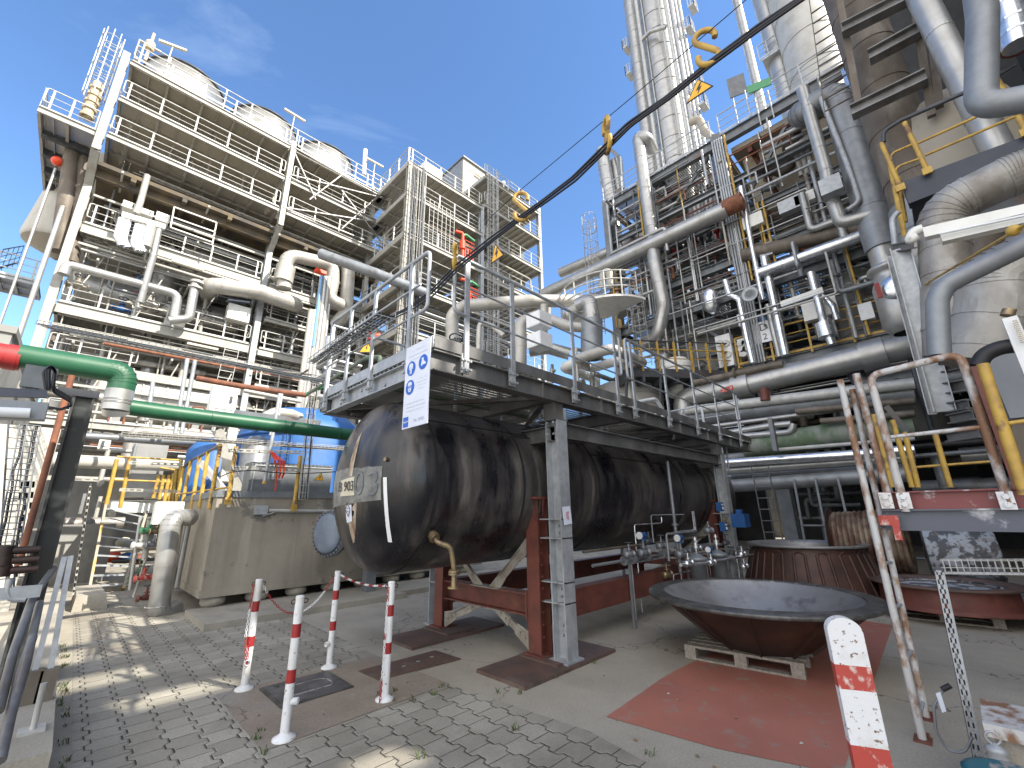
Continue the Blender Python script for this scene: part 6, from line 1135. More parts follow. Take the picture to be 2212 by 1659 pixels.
pipe('bright_pipe', [P('T1', 390, 440, y=16), P('T1', 1600, 490, y=16)], .17, 'whitewall', 'bright white horizontal pipe behind the stair landing', 0)
pipe('grey_ground_pipe', [P('T1', 600, 240, y=15), P('T1', 1700, 300, y=15)], .1, 'cladgrey', 'grey pipe under the wire tray behind the stairs', 0)
pipe('orange_curve', [P('U2', 1600, 60, y=10), P('U2', 1440, 120, y=10.3), P('U2', 1400, 150, y=10.4)], .04, 'valvegreen', 'pale green pipe end pointing toward the walkway', 0)
pipe('green_hose', [P('R4', 520, 415, y=8.5), P('R4', 900, 180, y=5.8), P('R4', 990, 175, y=5.2), P('R4', 985, 290, y=5.0), P('R4', 1040, 375, y=5.0), P('R4', 1130, 395, y=4.9), P('S3', 620, 1230, y=4.6)], .03, 'mossgreen', 'dark green hose pipe bending down past the walkway edge beam', 0, 10, .1)
b = MB(); b.tube([P('V', 262+0, 0+880, y=14), P('V', 620, 935, y=14)], .08, 8); build(b, 'hidden_pipe', G['cladlight'], label='thin pale pipe just behind the green pipe', cat='pipe')
# ---- filling pipework
def clutter(n_, vol, seed, name, label, group, mats, rad=(.05, .22), bias=(5, 2, 3), yfront=None, band=1.3):
    r = random.Random(seed)
    for _ in range(n_):
        p = V3(r.uniform(vol[0], vol[1]), r.uniform(vol[2], vol[3]), r.uniform(vol[4], vol[5])); pts = [p.copy()]; rr = rad[0]+(rad[1]-rad[0])*r.random()**2.2; last = -1
        for k in range(r.choice((1, 1, 2, 2, 3, 4))):
            ax = r.choices((0, 1, 2), bias)[0]
            if ax == last: ax = (ax+1) % 3
            last = ax; L_ = r.uniform(.8, (5.5, 2.5, 3)[ax] if vol[1]-vol[0] > vol[3]-vol[2] else (2.5, 5.5, 3)[ax])*r.choice((-1, 1)); p = p.copy(); p[ax] = min(max(p[ax]+L_, vol[ax*2]), vol[ax*2+1])
            if (p-pts[-1]).length > .3: pts.append(p)
        if len(pts) < 2: continue
        b = MB(); b.tube(pts, rr, 8 if rr < .1 else 12, rr*1.6, 3, band=band if rr > .09 else 0)
        if r.random() < .4:
            m_ = (pts[0]+pts[1])/2; d = (pts[1]-pts[0]).normalized(); b.cyl(m_-d*.05, m_-d*.02, rr*1.6+.03, 10); b.cyl(m_, m_+d*.03, rr*1.6+.03, 10)
        build(b, name, G[r.choice(mats)], label=label, cat='pipe', group=group)
LM = ('clad', 'cladlight', 'cladlight', 'galvlight', 'clad', 'brown', 'galv', 'beigeduct')
clutter(34, (-2, 11.5, 26.2, 31, 6.0, 9.9), 21, 'process_pipe', 'pale pipe run on the lowest open level of the left frame', 'pipe runs on the lowest open level', LM)
clutter(36, (-2, 11.5, 26.2, 31, 10.8, 14.0), 22, 'process_pipe', 'pale pipe run between the second and third level of the left frame', 'pipe runs on the second level', LM)
clutter(16, (-2, 11.5, 27, 31, 14.9, 16.9), 23, 'process_pipe', 'dim pipe run under the cooler floor of the left frame', 'pipe runs under the cooler floor', LM)
clutter(30, (-1.5, 14, 16.5, 30, 2.6, 5.0), 24, 'process_pipe', 'pale pipe run on the ground floor of the left frame', 'pipe runs on the ground floor', LM)
clutter(14, (-.5, 4, 17.5, 28, .4, 2.6), 29, 'process_pipe', 'low pipe run behind the stairs', 'low pipe runs behind the stairs', LM)
clutter(26, (11.5, 24, 21, 31, 4, 16.5), 25, 'process_pipe', 'pale pipe run inside the cable tower', 'pipe runs inside the cable tower', LM)
clutter(18, (5.5, 15, 14, 23.5, 4.4, 8.5), 26, 'process_pipe', 'pale pipe run between the blue tank and the cable tower', 'pipe runs above the blue tank', LM, (.05, .16))
r = random.Random(40)
for i in range(16):
    c = V3(r.uniform(-1.5, 11), r.uniform(25.9, 27.5), r.choice((5.9, 10.9, 10.9, 14.9))+r.uniform(.4, 1.2)); valve(c, 'pale valve among the pipe runs of the left frame', 'valves in the left frame', s=r.uniform(2, 3), mt=r.choice(('cladlight', 'clad', 'galvlight')), wheel=True, ax=(1, 0, 0))
for i in range(12):
    x, y, z = r.uniform(-1.8, 11), 26.5+r.uniform(0, 2), (5.65, 10.7, 14.7)[i % 3]; b = MB(); w, d, h_ = r.uniform(.4, 1.0), .5, r.uniform(.5, 1.1); b.span((x, y, z), (x+w, y+d, z+h_)); b.span((x+.04, y-.02, z+.05), (x+w-.04, y, z+h_-.05)); build(b, 'equipment_box', G[r.choice(('offwhite', 'cladgrey', 'panel'))], label='equipment box standing among the pipe runs of the left frame', cat='box', group='equipment boxes in the left frame')
for i in range(10):
    x, z = r.uniform(-1.5, 10.5), (5.65, 10.7, 13.8)[i % 3]; b = MB(); rr = r.uniform(.3, .6); y = r.uniform(28.5, 31); b.lathe((x, y, z), (0, 0, 1), [(rr*.9, 0), (rr, .2), (rr, 1.8), (rr*.7, 2.3), (.001, 2.5)], 18); build(b, 'upright_vessel', G[r.choice(('clad', 'cladlight', 'cladgrey'))], label='upright vessel deep inside the left frame', cat='vessel', group='upright vessels in the left frame')

NM = ('lowest', 'second', 'third', 'fourth', 'fifth', 'sixth', 'seventh', 'eighth', 'ninth', 'tenth', 'eleventh', 'twelfth')
for k, (x0, x1, y, z, nn) in enumerate(((-2, 11.6, 25.1, 5.0, 14), (-2, 11.6, 26.4, 8.9, 12), (-2, 11.6, 25.4, 10.1, 14), (-2, 5.2, 26.6, 12.9, 10), (-2, 11.6, 25.3, 14.1, 12), (-2, 11.6, 25.8, 16.9, 12), (-2, 11.6, 24.3, 18.3, 7), (5.6, 11.8, 26, 12.6, 12), (-2, 11.6, 26.5, 7.3, 10), (5.6, 11.6, 25.6, 8.4, 12))):
    t = thing('pipe_bundle', 'bundle of thin level pipes and conduits, %s up in the left frame' % NM[k], 'pipe bundle', (5, y, z)); r = random.Random(400+k)
    for j in range(nn):
        zz = z-r.uniform(0, 1.1); yy = y+r.uniform(0, 1.6); a, c_ = x0+r.uniform(0, 2.5), x1-r.uniform(0, 3.5); rr = r.choice((.025, .03, .04, .05, .07)); pts = [V3(a, yy, zz), V3(c_, yy, zz)]
        if j % 3 == 0: pts.append(V3(c_, yy, zz-r.uniform(.6, 2.4)))
        if j % 4 == 1: pts.insert(0, V3(a, yy, zz+r.uniform(.4, 1.6)))
        b = MB(); b.tube(pts, rr, 6, rr*2.5, 3); build(b, 'pipe_line', G[r.choice(('galvlight', 'clad', 'cladlight', 'galv', 'brown', 'galvlight', 'rustorange' if j % 5 == 0 else 'galvlight', 'beigeduct'))], t)
    [build(MB().box((x0+(x1-x0)*f, y+.8, z-1.15), (.08, 1.8, .1)), 'strap_bar', GL, t) for f in (.05, .3, .55, .8)]
r = random.Random(77)
for k in range(40):
    x = r.uniform(-1.8, 11.6); lv = r.choice((5.6, 5.6, 10.65, 10.65, 14.65)); h_ = {5.6: 4.6, 10.65: 3.6, 14.65: 2.6}[lv]; y = r.uniform(25.9, 27.4); b = MB(); b.cyl((x, y, lv), (x, y, lv+h_), r.choice((.03, .04, .06, .1)), 7); build(b, 'thin_upright', G[r.choice(('galvlight', 'galv', 'cladlight'))], label='thin upright pipe between two levels of the left frame', cat='pipe', group='thin upright pipes in the left frame')
for k, z in enumerate((5.6, 8.6, 11.6, 14.6, 17.9, 20.9)):
    t = thing('pipe_bundle', 'bundle of conduits under a deck of the cable tower, %s from the ground' % NM[k], 'pipe bundle', (15, 21, z)); r = random.Random(500+k)
    for j in range(14):
        zz = z-.4-r.uniform(0, 1.2); yy = 20.3+r.uniform(0, 3); a = 11.2+r.uniform(0, 2); c_ = 23.4-r.uniform(0, 5); rr = r.choice((.03, .04, .05, .08)); pts = [V3(a, yy, zz), V3(c_, yy, zz)]
        if j % 3 == 0: pts.append(V3(c_, yy, zz-r.uniform(.6, 1.6)))
        b = MB(); b.tube(pts, rr, 6, rr*2.5, 3); build(b, 'pipe_line', G[r.choice(('galvlight', 'clad', 'cladlight', 'galv', 'brown'))], t)
for k, (x, y0, y1, z) in enumerate(((11.3, 20.3, 24.6, 19.2), (13.6, 20.3, 24.6, 16.2), (15.4, 20.3, 24.6, 13.1), (17.3, 20.3, 24.6, 22.1))): b = ladder((x, y0+.2, z-2.2), (x, y1, z+.6), (1, 0, 0), .7, .35, .02); build(b, 'stair_flight', G['rail'], label='pale stair flight inside the cable tower, %s up' % NM[k], cat='stairs')
# pale brick coloured cabinets, light tubes and signs on the deck fronts
for k, (x, z) in enumerate(((0.5, 17.6), (3.4, 17.6), (7.5, 17.5), (1.2, 14.0), (8.8, 10.0), (2.5, 9.9))): b = MB(); b.beam((x, 25.2, z), (x+1.3, 25.2, z), .12, .1); build(b, 'tube_light', G['paper'], label='dusty tube light under the %s beam of the left frame' % ('upper left', 'upper middle', 'upper right', 'third level left', 'second level right', 'second level left')[k], cat='lamp')

for k, (a, c_, d_, e) in enumerate(((1225, 850, 1145, 1340), (1275, 860, 1185, 1340), (1000, 1000, 960, 1250))): b = MB(); b.cyl(P('R3', a, c_, y=14), P('R3', d_, e, y=14), .05, 8); build(b, 'conduit_pole', G['galv'], label=('left of two slim grey poles before the heat exchanger', 'right of two slim grey poles before the heat exchanger', 'slim short pole left of the two before the heat exchanger')[k], cat='pole')
b = ladder(P('R3', 1465, 1000, y=20), P('R3', 1520, 770, y=20), (1, 0, 0), .5, .3, .03); build(b, 'short_ladder', G['rail'], label='short pale ladder beside the centre column of the left frame', cat='ladder')
for k in range(9):
    x = -1.5+k*.95; b = MB(); b.tube([V3(x, 25.2, 5.7), V3(x, 25.2, 6.4+.2*(k % 3)), V3(x+.5, 25.2, 6.4+.2*(k % 3)), V3(x+.5, 25.2, 5.6-.6*(k % 2))], .045, 7, .1); build(b, 'loop_pipe', G[('clad', 'galvlight', 'rustorange')[k % 3]], label='small looped pipe on the lowest deck edge of the left frame', cat='pipe', group='small looped pipes on the lowest deck edge')
# ------------------------------------------------------------------ right plant: dark pipe racks facing the yard
RX0 = 18.0
def pp(R, *pts): return [P(R, a, b_, x=x) for a, b_, x in pts]
rp_ = thing('pipe_rack', 'dark grey multi storey pipe rack with railings on the right of the yard', 'steel structure', (20, 3, 0))
ST = G['steel']
for y in (10.25, 4.3, -2.2, -7.5):
    for x in (RX0, 24.0):
        b = MB(); b.ibeam((x, y, 0), (x, y, 18.2), .46, .42, .02, .03, V3(1, 0, 0)); build(b, 'column', ST, rp_)
b = MB()
for k in range(5): b.cyl((RX0-.3, 4.05+k*.1, 7), (RX0-.3, 4.05+k*.1, 17.8), .045, 6)
build(b, 'cable_run', G['galv'], rp_)
for z, h_ in ((18.1, .5), (15.6, .25), (13.9, .25), (11.9, .35), (10.4, .4), (7.1, .45)):
    for x in (RX0, 24.0):
        b = MB(); b.ibeam((x, 10.5, z-h_/2), (x, -9, z-h_/2), h_, .25, .015, .025); build(b, 'main_beam', ST, rp_)
    for y in (10.25, 7.3, 4.3, 1.0, -2.2, -5, -7.5):
        b = MB(); b.ibeam((RX0, y, z-h_/2-.02), (24, y, z-h_/2-.02), h_*.8, .2, .015, .02); build(b, 'cross_beam', ST if (y+z) % 2 > .6 else G['brown'], rp_)
for (y0, y1, z, n_) in ((10.4, 4.5, 18.15, 6), (4.1, -9, 18.15, 9), (4.1, -2.0, 11.95, 6), (10.1, 4.5, 10.45, 5), (4.1, -2.2, 10.45, 5)):
    build(railing((RX0-.1, y0, z), (RX0-.1, y1, z), n_, loops=(0, 0), r=.03, post=(.04, .07)), 'handrail', G['galv'] if z > 15 else ST, rp_)
build(railing((RX0-.15, 5.0, 7.12), (RX0-.15, -2.4, 7.12), 7, h=1.15, r=.035, post=(.07, .07), toe=.1), 'yellow_handrail', G['yellow'], rp_)
for p, q in (((10.2, 13.9), (7.3, 18)), ((7.3, 15.6), (4.4, 18)), ((4.2, 13.9), (1, 18)), ((10.2, 10.4), (7.3, 13.8)), ((4.2, 7.2), (7.3, 10.3)), ((-2.2, 7.2), (1, 10.3))):
    b = MB(); b.beam((RX0+.3, *p), (RX0+.3, *q), .12, .12); build(b, 'brace', ST, rp_)
for z, y0, y1 in ((7.0, 5.2, -2.4), (10.35, 4.2, -2.2), (10.35, 10, 4.4), (18.05, 10, 4.5)):
    b = MB(); b.span((RX0+.1, y1, z), (24, y0, z+.03)); build(b, 'grating_floor', G['grate'], rp_)
b = MB(); b.span((RX0+.4, -9, 17.3), (25.5, 3.9, 17.55)); build(b, 'roof_soffit', G['panel'], rp_)
b = MB(); [b.beam((RX0+.5, y, 17.1), (25, y-.6, 17.1), .18, .3) for y in (3.2, 1.5, -.6, -2.5)]; build(b, 'rusty_soffit_beam', G['rust'], rp_)
# oblique dark platform with yellow railing
A, B, C_ = P('S4', -60, 1240, z=6.9), P('S4', 700, 1262, z=6.9), P('S4', 720, 1262, z=6.9)
t = thing('control_platform', 'dark platform with a yellow railing in the middle distance behind the walkway', 'platform', (A+B)/2); d = (B-A).normalized(); nrm = V3(-d.y, d.x, 0); nrm = nrm if nrm.x > 0 else -nrm
b = MB(); b.prism([A, B, B+nrm*4, A+nrm*4], (0, 0, -.35)); build(b, 'deck', G['dark'], t)
b = MB(); [b.beam(A.lerp(B, k/7)+V3(0, 0, -.45), A.lerp(B, k/7)+nrm*4+V3(0, 0, -.45), .1, .2) for k in range(8)]; [b.beam(A.lerp(B, k/7)+V3(0, 0, -.35), A.lerp(B, k/7)+nrm*.4+V3(0, 0, -1.8), .08, .08) for k in (0, 2, 4, 6)]; build(b, 'under_beam', G['dark'], t)
b = railing(A+V3(0, 0, 0), B+V3(0, 0, 0), 8, h=1.15, r=.03, post=(.07, .07), toe=.0, rails=(.35, .72)); build(b, 'yellow_railing', G['yellow'], t); b = MB(); b.cyl(A+V3(0, 0, 1.15), B+V3(0, 0, 1.15), .035, 8); build(b, 'dark_top_rail', G['dark'], t)
# stuff on it
for i, (a, c_, d_, e, lb) in enumerate(((520, 1040, 650, 1220, 'white manifold panel with round gauges on the control platform'), (665, 1060, 760, 1150, 'white panel with a window beside the manifold panel'), (1450, 830, 1570, 910, 'pale lamp box at the right end of the yellow railing'), (665, 895, 720, 960, 'small white box on the vertical chrome pipe'))):
    A1, B1 = P('S4', a, c_, x=17.6), P('S4', d_, e, x=17.6); b = MB(); b.span(A1, B1+V3(.4, 0, 0)); t = build(b, 'panel_box', G['white'], label=lb, cat='panel')
    if i < 2:
        b = MB(); [b.cyl(V3(A1.x-.02, A1.y+(B1.y-A1.y)*f, A1.z+(B1.z-A1.z)*g), V3(A1.x-.06, A1.y+(B1.y-A1.y)*f, A1.z+(B1.z-A1.z)*g), .14, 14) for f, g in ((.3, .25), (.7, .3), (.3, .6), (.7, .65), (.4, .88))]; build(b, 'gauge', G['rail'], t)
b = MB(); c = P('S4', 845, 1005, x=17.7); b.box(c, (.02, .75, .85)); t = build(b, 'letter_board', G['white'], label='white board with a black letter on the thick rack column', cat='sign'); text3('D', c+V3(-.012, 0, .18), AX, AY, .42, G['ink'], 'lettering', t); text3('2', c+V3(-.012, 0, -.22), AX, AY, .36, G['ink'], 'lettering', t)
b = MB(); b.lathe(P('S4', 765, 775, x=17.2), (-1, 0, 0), [(.001, 0), (.08, .02), (.16, .2), (.3, .3), (.3, .26), (.1, .1)], 20); build(b, 'horn_speaker', G['galv'], label='round horn loudspeaker on the thick rack column', cat='loudspeaker')
for R, p, q, lb in (('S4', (955, 825), (1230, 730), 'slanting strip lamp above the yellow railing'), ('T4', (860, 625), (1260, 580), 'strip lamp among the low pipes behind the ribbed hopper')):
    A1, B1 = P(R, *p, x=16), P(R, *q, x=16); b = MB(); b.beam(A1, B1, .2, .12); t = build(b, 'strip_lamp', G['offwhite'], label=lb, cat='lamp'); b = MB(); b.cyl(A1-V3(.05, 0, .1), B1-V3(.05, 0, .1), .05, 8); build(b, 'lamp_tube', G['glass'], t)
# named pipes of the right plant
pipe('diagonal_pipe', pp('S3', (735, 430, 17))+pp('S4', (600, 205, 17)), .34, 'clad', 'thick dull silver pipe running across the front of the pipe rack', 1.6, 24)
pipe('rusty_pipe_end', pp('S4', (585, 205, 17), (705, 148, 17)), .36, 'rustorange', 'bare rust orange end of the thick silver pipe', 0, 20)
pipe('upper_stub_pipe', pp('S3', (845, 290, 19.5), (1110, 175, 19.5), (1400, 40, 19.5)), .33, 'clad', 'thick silver pipe with a cut end above the long silver pipe', 1.5, 20)
pipe('white_riser', pp('U4', (470, 260, 18.2), (400, 110, 17.4), (310, 110, 17.4), (370, 560, 17.4), (450, 1100, 17.4))+pp('S4', (130, 560, 17.0), (190, 840, 17.0), (150, 1040, 17.0), (60, 1090, 17.3)), .3, 'clad', 'tall pale lagged riser with an arched top and a curved foot', 1.3, 20, .6)
pipe('chrome_riser', pp('S4', (690, 60, 17.4), (755, 400, 17.4), (835, 800, 17.4)), .1, 'chrome', 'slim chrome riser in front of the thick rack column', 1.6, 10)
pipe('chrome_drop', pp('S4', (845, 520, 17.4), (985, 1160, 17.4)), .15, 'chrome', 'long straight chrome drop pipe right of the lettered board', 1.6, 14); pipe('silver_drop', pp('S4', (865, 830, 17.6), (945, 1170, 17.6)), .11, 'clad', 'shorter silver drop pipe right beside the lettered board', 1.6, 12)
pipe('kinked_pipe', pp('S4', (590, 670, 17.3), (620, 770, 17.3), (680, 790, 17.3), (730, 1040, 17.3), (770, 1210, 17.3)), .12, 'chrome', 'kinked chrome pipe left of the thick rack column', 1.2, 12, .25)
pipe('branch_pipe', pp('S4', (1150, 620, 17.2), (1240, 960, 17.2), (1290, 1090, 17.2)), .14, 'chrome', 'chrome pipe with a bulged end over the yellow railing', 1.2, 12); pipe('bent_branch', pp('S4', (1180, 640, 17.4), (1210, 760, 17.4), (1290, 830, 17.4), (1320, 930, 17.4)), .1, 'chrome', 'kinked chrome branch beside the bulged pipe', 1.2, 12, .25)
b = MB(); b.cyl(*pp('S4', (1235, 950, 17.2), (1262, 1040, 17.2)), .3, 20); build(b, 'lagged_bulge', G['chrome'], label='thick lagged bulge on the chrome pipe over the railing', cat='lagging')
pipe('chrome_header', pp('S4', (810, 622, 17.2), (1560, 350, 17.2)), .2, 'chrome', 'bright chrome header running up to the right', 1.5, 16); pipe('brown_header', pp('S4', (700, 510, 17.6), (1545, 310, 17.6)), .27, 'brown', 'stained brown header just above the chrome header', 1.6, 16)
pipe('silver_main', pp('S4', (330, 1560, 16.6), (310, 1440, 16.6), (700, 1362, 16.6), (1640, 1135, 16.6), (2300, 980, 16.6)), .38, 'clad', 'thickest silver pipe crossing below the yellow railing', 1.8, 26, .8)
for a, c_, d_, e in ((650, 1372, 755, 1350), (1480, 1175, 1640, 1135)): b = MB(); b.cyl(*pp('S4', (a, c_, 16.6), (d_, e, 16.6)), .47, 26); build(b, 'lagging_sleeve', G['clad'], label=('left', 'right')[a > 1000]+' wider sleeve on the thickest silver pipe', cat='sleeve')
b = MB(); c0, c1 = P('S4', 575, 1388, x=16.12), P('S4', 640, 1368, x=16.12); b.prism([c0+V3(0, 0, .09), c1+V3(0, 0, .09), c1-V3(0, 0, .09), c0-V3(0, 0, .09), c0+V3(0, .12, 0)], (.02, 0, 0)); build(b, 'flow_arrow_label', G['wornred'], label='small red and white arrow label on the thickest silver pipe', cat='label')
for i, (pts, rr, m, lb, xx) in enumerate((
    (((0, 245), (1870, 20)), .16, 'rail', 'pale pipe at the top of the stack of low pipes', 15.4), (((0, 300), (1870, 90)), .33, 'cladgrey', 'thick stained grey pipe under the pale top pipe', 15.8),
    (((100, 385), (760, 300), (1400, 215)), .07, 'clad', 'thin pipe below the thick stained grey pipe', 15.2), (((300, 430), (700, 365), (860, 350)), .1, 'clad', 'upper of two short pipes joined by a bend', 15.0), (((300, 465), (860, 420), (880, 350)), .1, 'clad', 'lower of two short pipes joined by a bend', 14.9),
    (((480, 540), (1330, 430), (1870, 370)), .36, 'mossgreen', 'thick faded green pipe among the low pipes', 15.2), (((760, 560), (1870, 470)), .05, 'rail', 'thin pale conduit under the faded green pipe', 14.4),
    (((320, 670), (1400, 600), (1870, 560)), .13, 'chrome', 'bluish bright pipe under the strip lamp', 14.4), (((320, 735), (1400, 655), (1870, 620)), .13, 'clad', 'silver pipe just below the bluish bright pipe', 14.6),
    (((320, 785), (800, 755), (1870, 700)), .11, 'cladgrey', 'dark grey pipe second from the bottom of the low pipes', 15.0), (((330, 860), (1450, 780), (1870, 755)), .2, 'cladgrey', 'lowest thick grey pipe over the ribbed hopper', 14.6),
    (((900, 250), (1870, 160)), .1, 'brown', 'brownish pipe end behind the rusty ladder pipes', 15.0), (((1100, 330), (1870, 265)), .09, 'brown', 'second brownish pipe behind the rusty ladder pipes', 14.8))):
    pipe('low_pipe', [P('T4', a, c_, x=xx) for a, c_ in pts], rr, m, lb, 1.4, 14, .3)
b = MB(); q = PL('T4', ((665, 300), (700, 300), (748, 570), (712, 570)), x=14.0); b.prism(q, (.2, 0, 0)); build(b, 'hanger_post', G['steel'], label='grey hanger post in front of the faded green pipe', cat='post')
b = MB(); b.cyl(*pp('T4', (640, 60, 15.2), (650, 160, 15.2)), .14, 12); build(b, 'rusty_stub', G['rust'], label='rusty stub pipe on the pale top pipe', cat='stub')
# big vertical vessels behind
def vessel(R, a, c_, x, r_, z0, z1, m, lb, cap=.3, name='vessel', cat='vessel'):
    c = P(R, a, c_, x=x); b = MB(); b.lathe((c.x, c.y, 0), (0, 0, 1), [(.001, z0-cap), (r_*.7, z0-cap*.7), (r_, z0), (r_, z1), (r_*.7, z1+cap*.7), (.001, z1+cap)], 32)
    t = build(b, name, G[m], label=lb, cat=cat); b = MB(); [b.torus((c.x, c.y, z0+(z1-z0)*k/5), (0, 0, 1), r_+.01, .03, 32, 5) for k in range(1, 5)]; build(b, 'band', G[m], t); return t
vessel('S4', 440, 1000, 20.6, 1.9, 5.5, 10, 'wall', 'wide dull grey vessel behind the control platform'); vessel('S3', 1490, 640, 18.3, .42, 7, 10.2, 'clad', 'slim silver vessel right of the curved riser foot'); vessel('S4', 1530, 800, 19.5, 1.1, 4, 10, 'wall', 'grey vessel between the thick grey duct and the railing')
vessel('S3', 1220, 600, 16.0, 1.5, 4.4, 6.6, 'cladlight', 'round pale vessel under the curved white railing'); vessel('S3', 1590, 830, 17.2, .6, 6.4, 7.6, 'offwhite', 'white lagged pot behind the yellow railing')
b = MB(); b.lathe(P('S4', 495, 800, x=17.5)-V3(0, 0, .6), (0, 0, 1), [(.1, 0), (.3, .2), (.32, .9), (.1, 1.15)], 18); build(b, 'filter_bulb', G['chrome'], label='bright bulb shaped filter left of the kinked chrome pipe', cat='filter')
# bundles
for k in range(7): a = 865+k*46; pipe('rack_riser', pp('U4', (a, 820-k*14, 19), (a+70, 1240, 19)), .13, 'clad' if k % 3 else 'cladgrey', 'upright pipe of the row behind the thick silver pipe', 1, 10, group='row of upright pipes in the pipe rack')
b = MB(); b.cyl(*pp('U4', (640, 1520, 18.5), (1400, 1190, 18.5)), .16, 12); t = build(b, 'red_header', G['rust'], label='red header pipe with small valves in the pipe rack', cat='pipe')
for k in range(9): c = P('U4', 700+k*80, 1420-k*35, x=18.4); b = MB(); b.cyl(c, c+V3(0, 0, .8), .07, 8); b.torus(c+V3(0, 0, .8), (1, 0, 0), .14, .03, 12, 5); b.cyl(c+V3(0, 0, .3), c+V3(0, 0, .5), .13, 8); build(b, 'valve', G['redp'] if k % 3 == 0 else G['dark'], t)
# white piping in the sun beyond the walkway
wp = lambda name, pts, rr, lb, m='cladlight', **k: pipe(name, [P('S3', a, c_, x=x) for a, c_, x in pts], rr, m, lb, 1.1, 18, **k)
wp('white_bend', ((135, 740, 10.8), (130, 560, 10.8), (220, 505, 11.2), (640, 475, 13), (1180, 470, 16.5), (1250, 560, 16.5)), .3, 'fat sunlit lagged pipe bending over behind the walkway handrail', bend=.7)
wp('white_hook', ((305, 790, 11), (310, 610, 11), (400, 640, 11.4), (470, 700, 11.6)), .11, 'narrow white hook shaped pipe behind the walkway', bend=.25)
wp('white_riser_pair', ((580, 900, 11), (578, 620, 11), (640, 590, 11.4)), .24, 'white riser with a rounded shoulder in the middle behind the walkway', bend=.4)
wp('grey_riser', ((1045, 850, 13), (1045, 570, 13), (1030, 470, 13), (960, 500, 13)), .3, 'grey lagged riser with a slanting top behind the walkway', 'clad', bend=.5); b = MB(); b.cyl(*pp('S3', (1045, 850, 13), (1045, 600, 13)), .42, 22); build(b, 'lagging_sleeve', G['cladgrey'], label='wide grey sleeve around the grey riser', cat='sleeve')
wp('white_slant', ((1000, 490, 13.4), (900, 570, 13.4)), .26, 'short slanting white pipe left of the grey riser'); wp('white_low_run', ((610, 590, 12.5), (700, 560, 12.5), (900, 640, 12.5), (1010, 650, 13)), .2, 'white pipe run passing behind the stacked boxes', bend=.4)
wp('white_top_hook', ((1110, 380, 15), (1120, 290, 15), (1160, 280, 15), (1165, 380, 15)), .16, 'small upside down U of white pipe at the roof of the sunlit piping', bend=.3); wp('silver_curve', ((640, 800, 12), (760, 780, 12.4), (900, 820, 13)), .25, 'silver pipe low between the stacked boxes and the grey riser', 'clad', bend=.4)
wp('white_stack', ((730, 700, 12.6), (735, 500, 12.6)), .17, 'slim white upright pipe behind the stacked boxes'); wp('white_stack_pair', ((755, 640, 12.9), (760, 520, 12.9)), .13, 'second slim white upright pipe behind the stacked boxes')
for i, (a, c_, lb) in enumerate(((700, 610, 'upper'), (705, 740, 'lower'))): c = P('S3', a, c_, x=10.3); b = MB(); b.box(c, (.62, .62, .5), .0); t = build(b, 'stacked_box', G['white'], label=lb+' of two plain grey white boxes behind the walkway handrail', cat='box', group='boxes behind the walkway handrail'); b = MB(); b.box(c+V3(-.315, 0, 0), (.012, .56, .44)); build(b, 'cover', G['white'], t)
c = P('S3', 160, 715, x=6.2); b = MB(); b.torus(c, (.3, .2, 1), .17, .022, 24, 6); [b.cyl(c, c+V3(math.cos(a)*.16, math.sin(a)*.16, -.05), .012, 6) for a in (0, 1.26, 2.5, 3.8, 5)]; b.cyl(c, c-V3(0, 0, .3), .03, 8); build(b, 'handwheel', G['dark'], label='dark handwheel on the walkway behind the handrail', cat='handwheel')
t = thing('round_gallery', 'curved white railing gallery around the pale vessel beyond the walkway', 'gallery', P('S3', 1100, 560, x=15.5)); c = P('S3', 1150, 560, x=16.4)
for (x0, x1) in ((0, 1),):
    b = MB(); R__ = 2.2; pts = []
    for k in range(15): an = R_(115+k*9.5); pts.append(V3(c.x+math.cos(an)*R__, c.y+math.sin(an)*R__, c.z-.1))
    for dz in (1.15, .75, .4): b.tube([p+V3(0, 0, dz) for p in pts], .035, 6, .02, 1)
    for p in pts[::2]: b.cyl(p, p+V3(0, 0, 1.15), .035, 6)
    build(b, 'railing', G['rail'], t); b = MB(); b.prism([c+V3(math.cos(R_(110+k*10))*R__, math.sin(R_(110+k*10))*R__, -.2) for k in range(16)]+[c+V3(0, 0, -.2)], (0, 0, .1)); build(b, 'deck', G['offwhite'], t)
A1 = P('S3', 1375, 820, x=17); b = ladder(P('S3', 1400, 900, x=16.6), P('S3', 1335, 400, x=16.6), (0, 1, 0), .55, .3, .03, True, (-1, 0, 0), .45); build(b, 'caged_ladder', G['rail'], label='caged grey ladder left of the curved riser foot', cat='ladder')
b = ladder((RX0-.5, 11.0, 10.2), (RX0-.5, 11.0, 17.2), (0, 1, 0), .5, .35, .03, True, (-1, 0, 0), .1); build(b, 'caged_ladder', G['rail'], label='caged ladder on the left end of the pipe rack', cat='ladder')
for i, (a, c_, d_, e, rr, x) in enumerate(((615, 985, 700, 1500, .42, 20), (700, 1050, 730, 1250, .3, 20.5))): pipe('end_riser', pp('S1', (a, c_, x), (d_, e, x)), rr, 'clad', ('left', 'right')[i]+' of the two silver pipes standing up at the left end of the pipe rack', 1, 16)
b = MB(); q = pp('S1', (680, 985, 20), (730, 1030, 20), (745, 1230, 20)); b.beam(q[0], q[1], .3, .2); b.beam(q[1], q[2], .3, .2); build(b, 'bent_support', G['steel'], label='dark bent steel arm beside the left end risers', cat='arm')
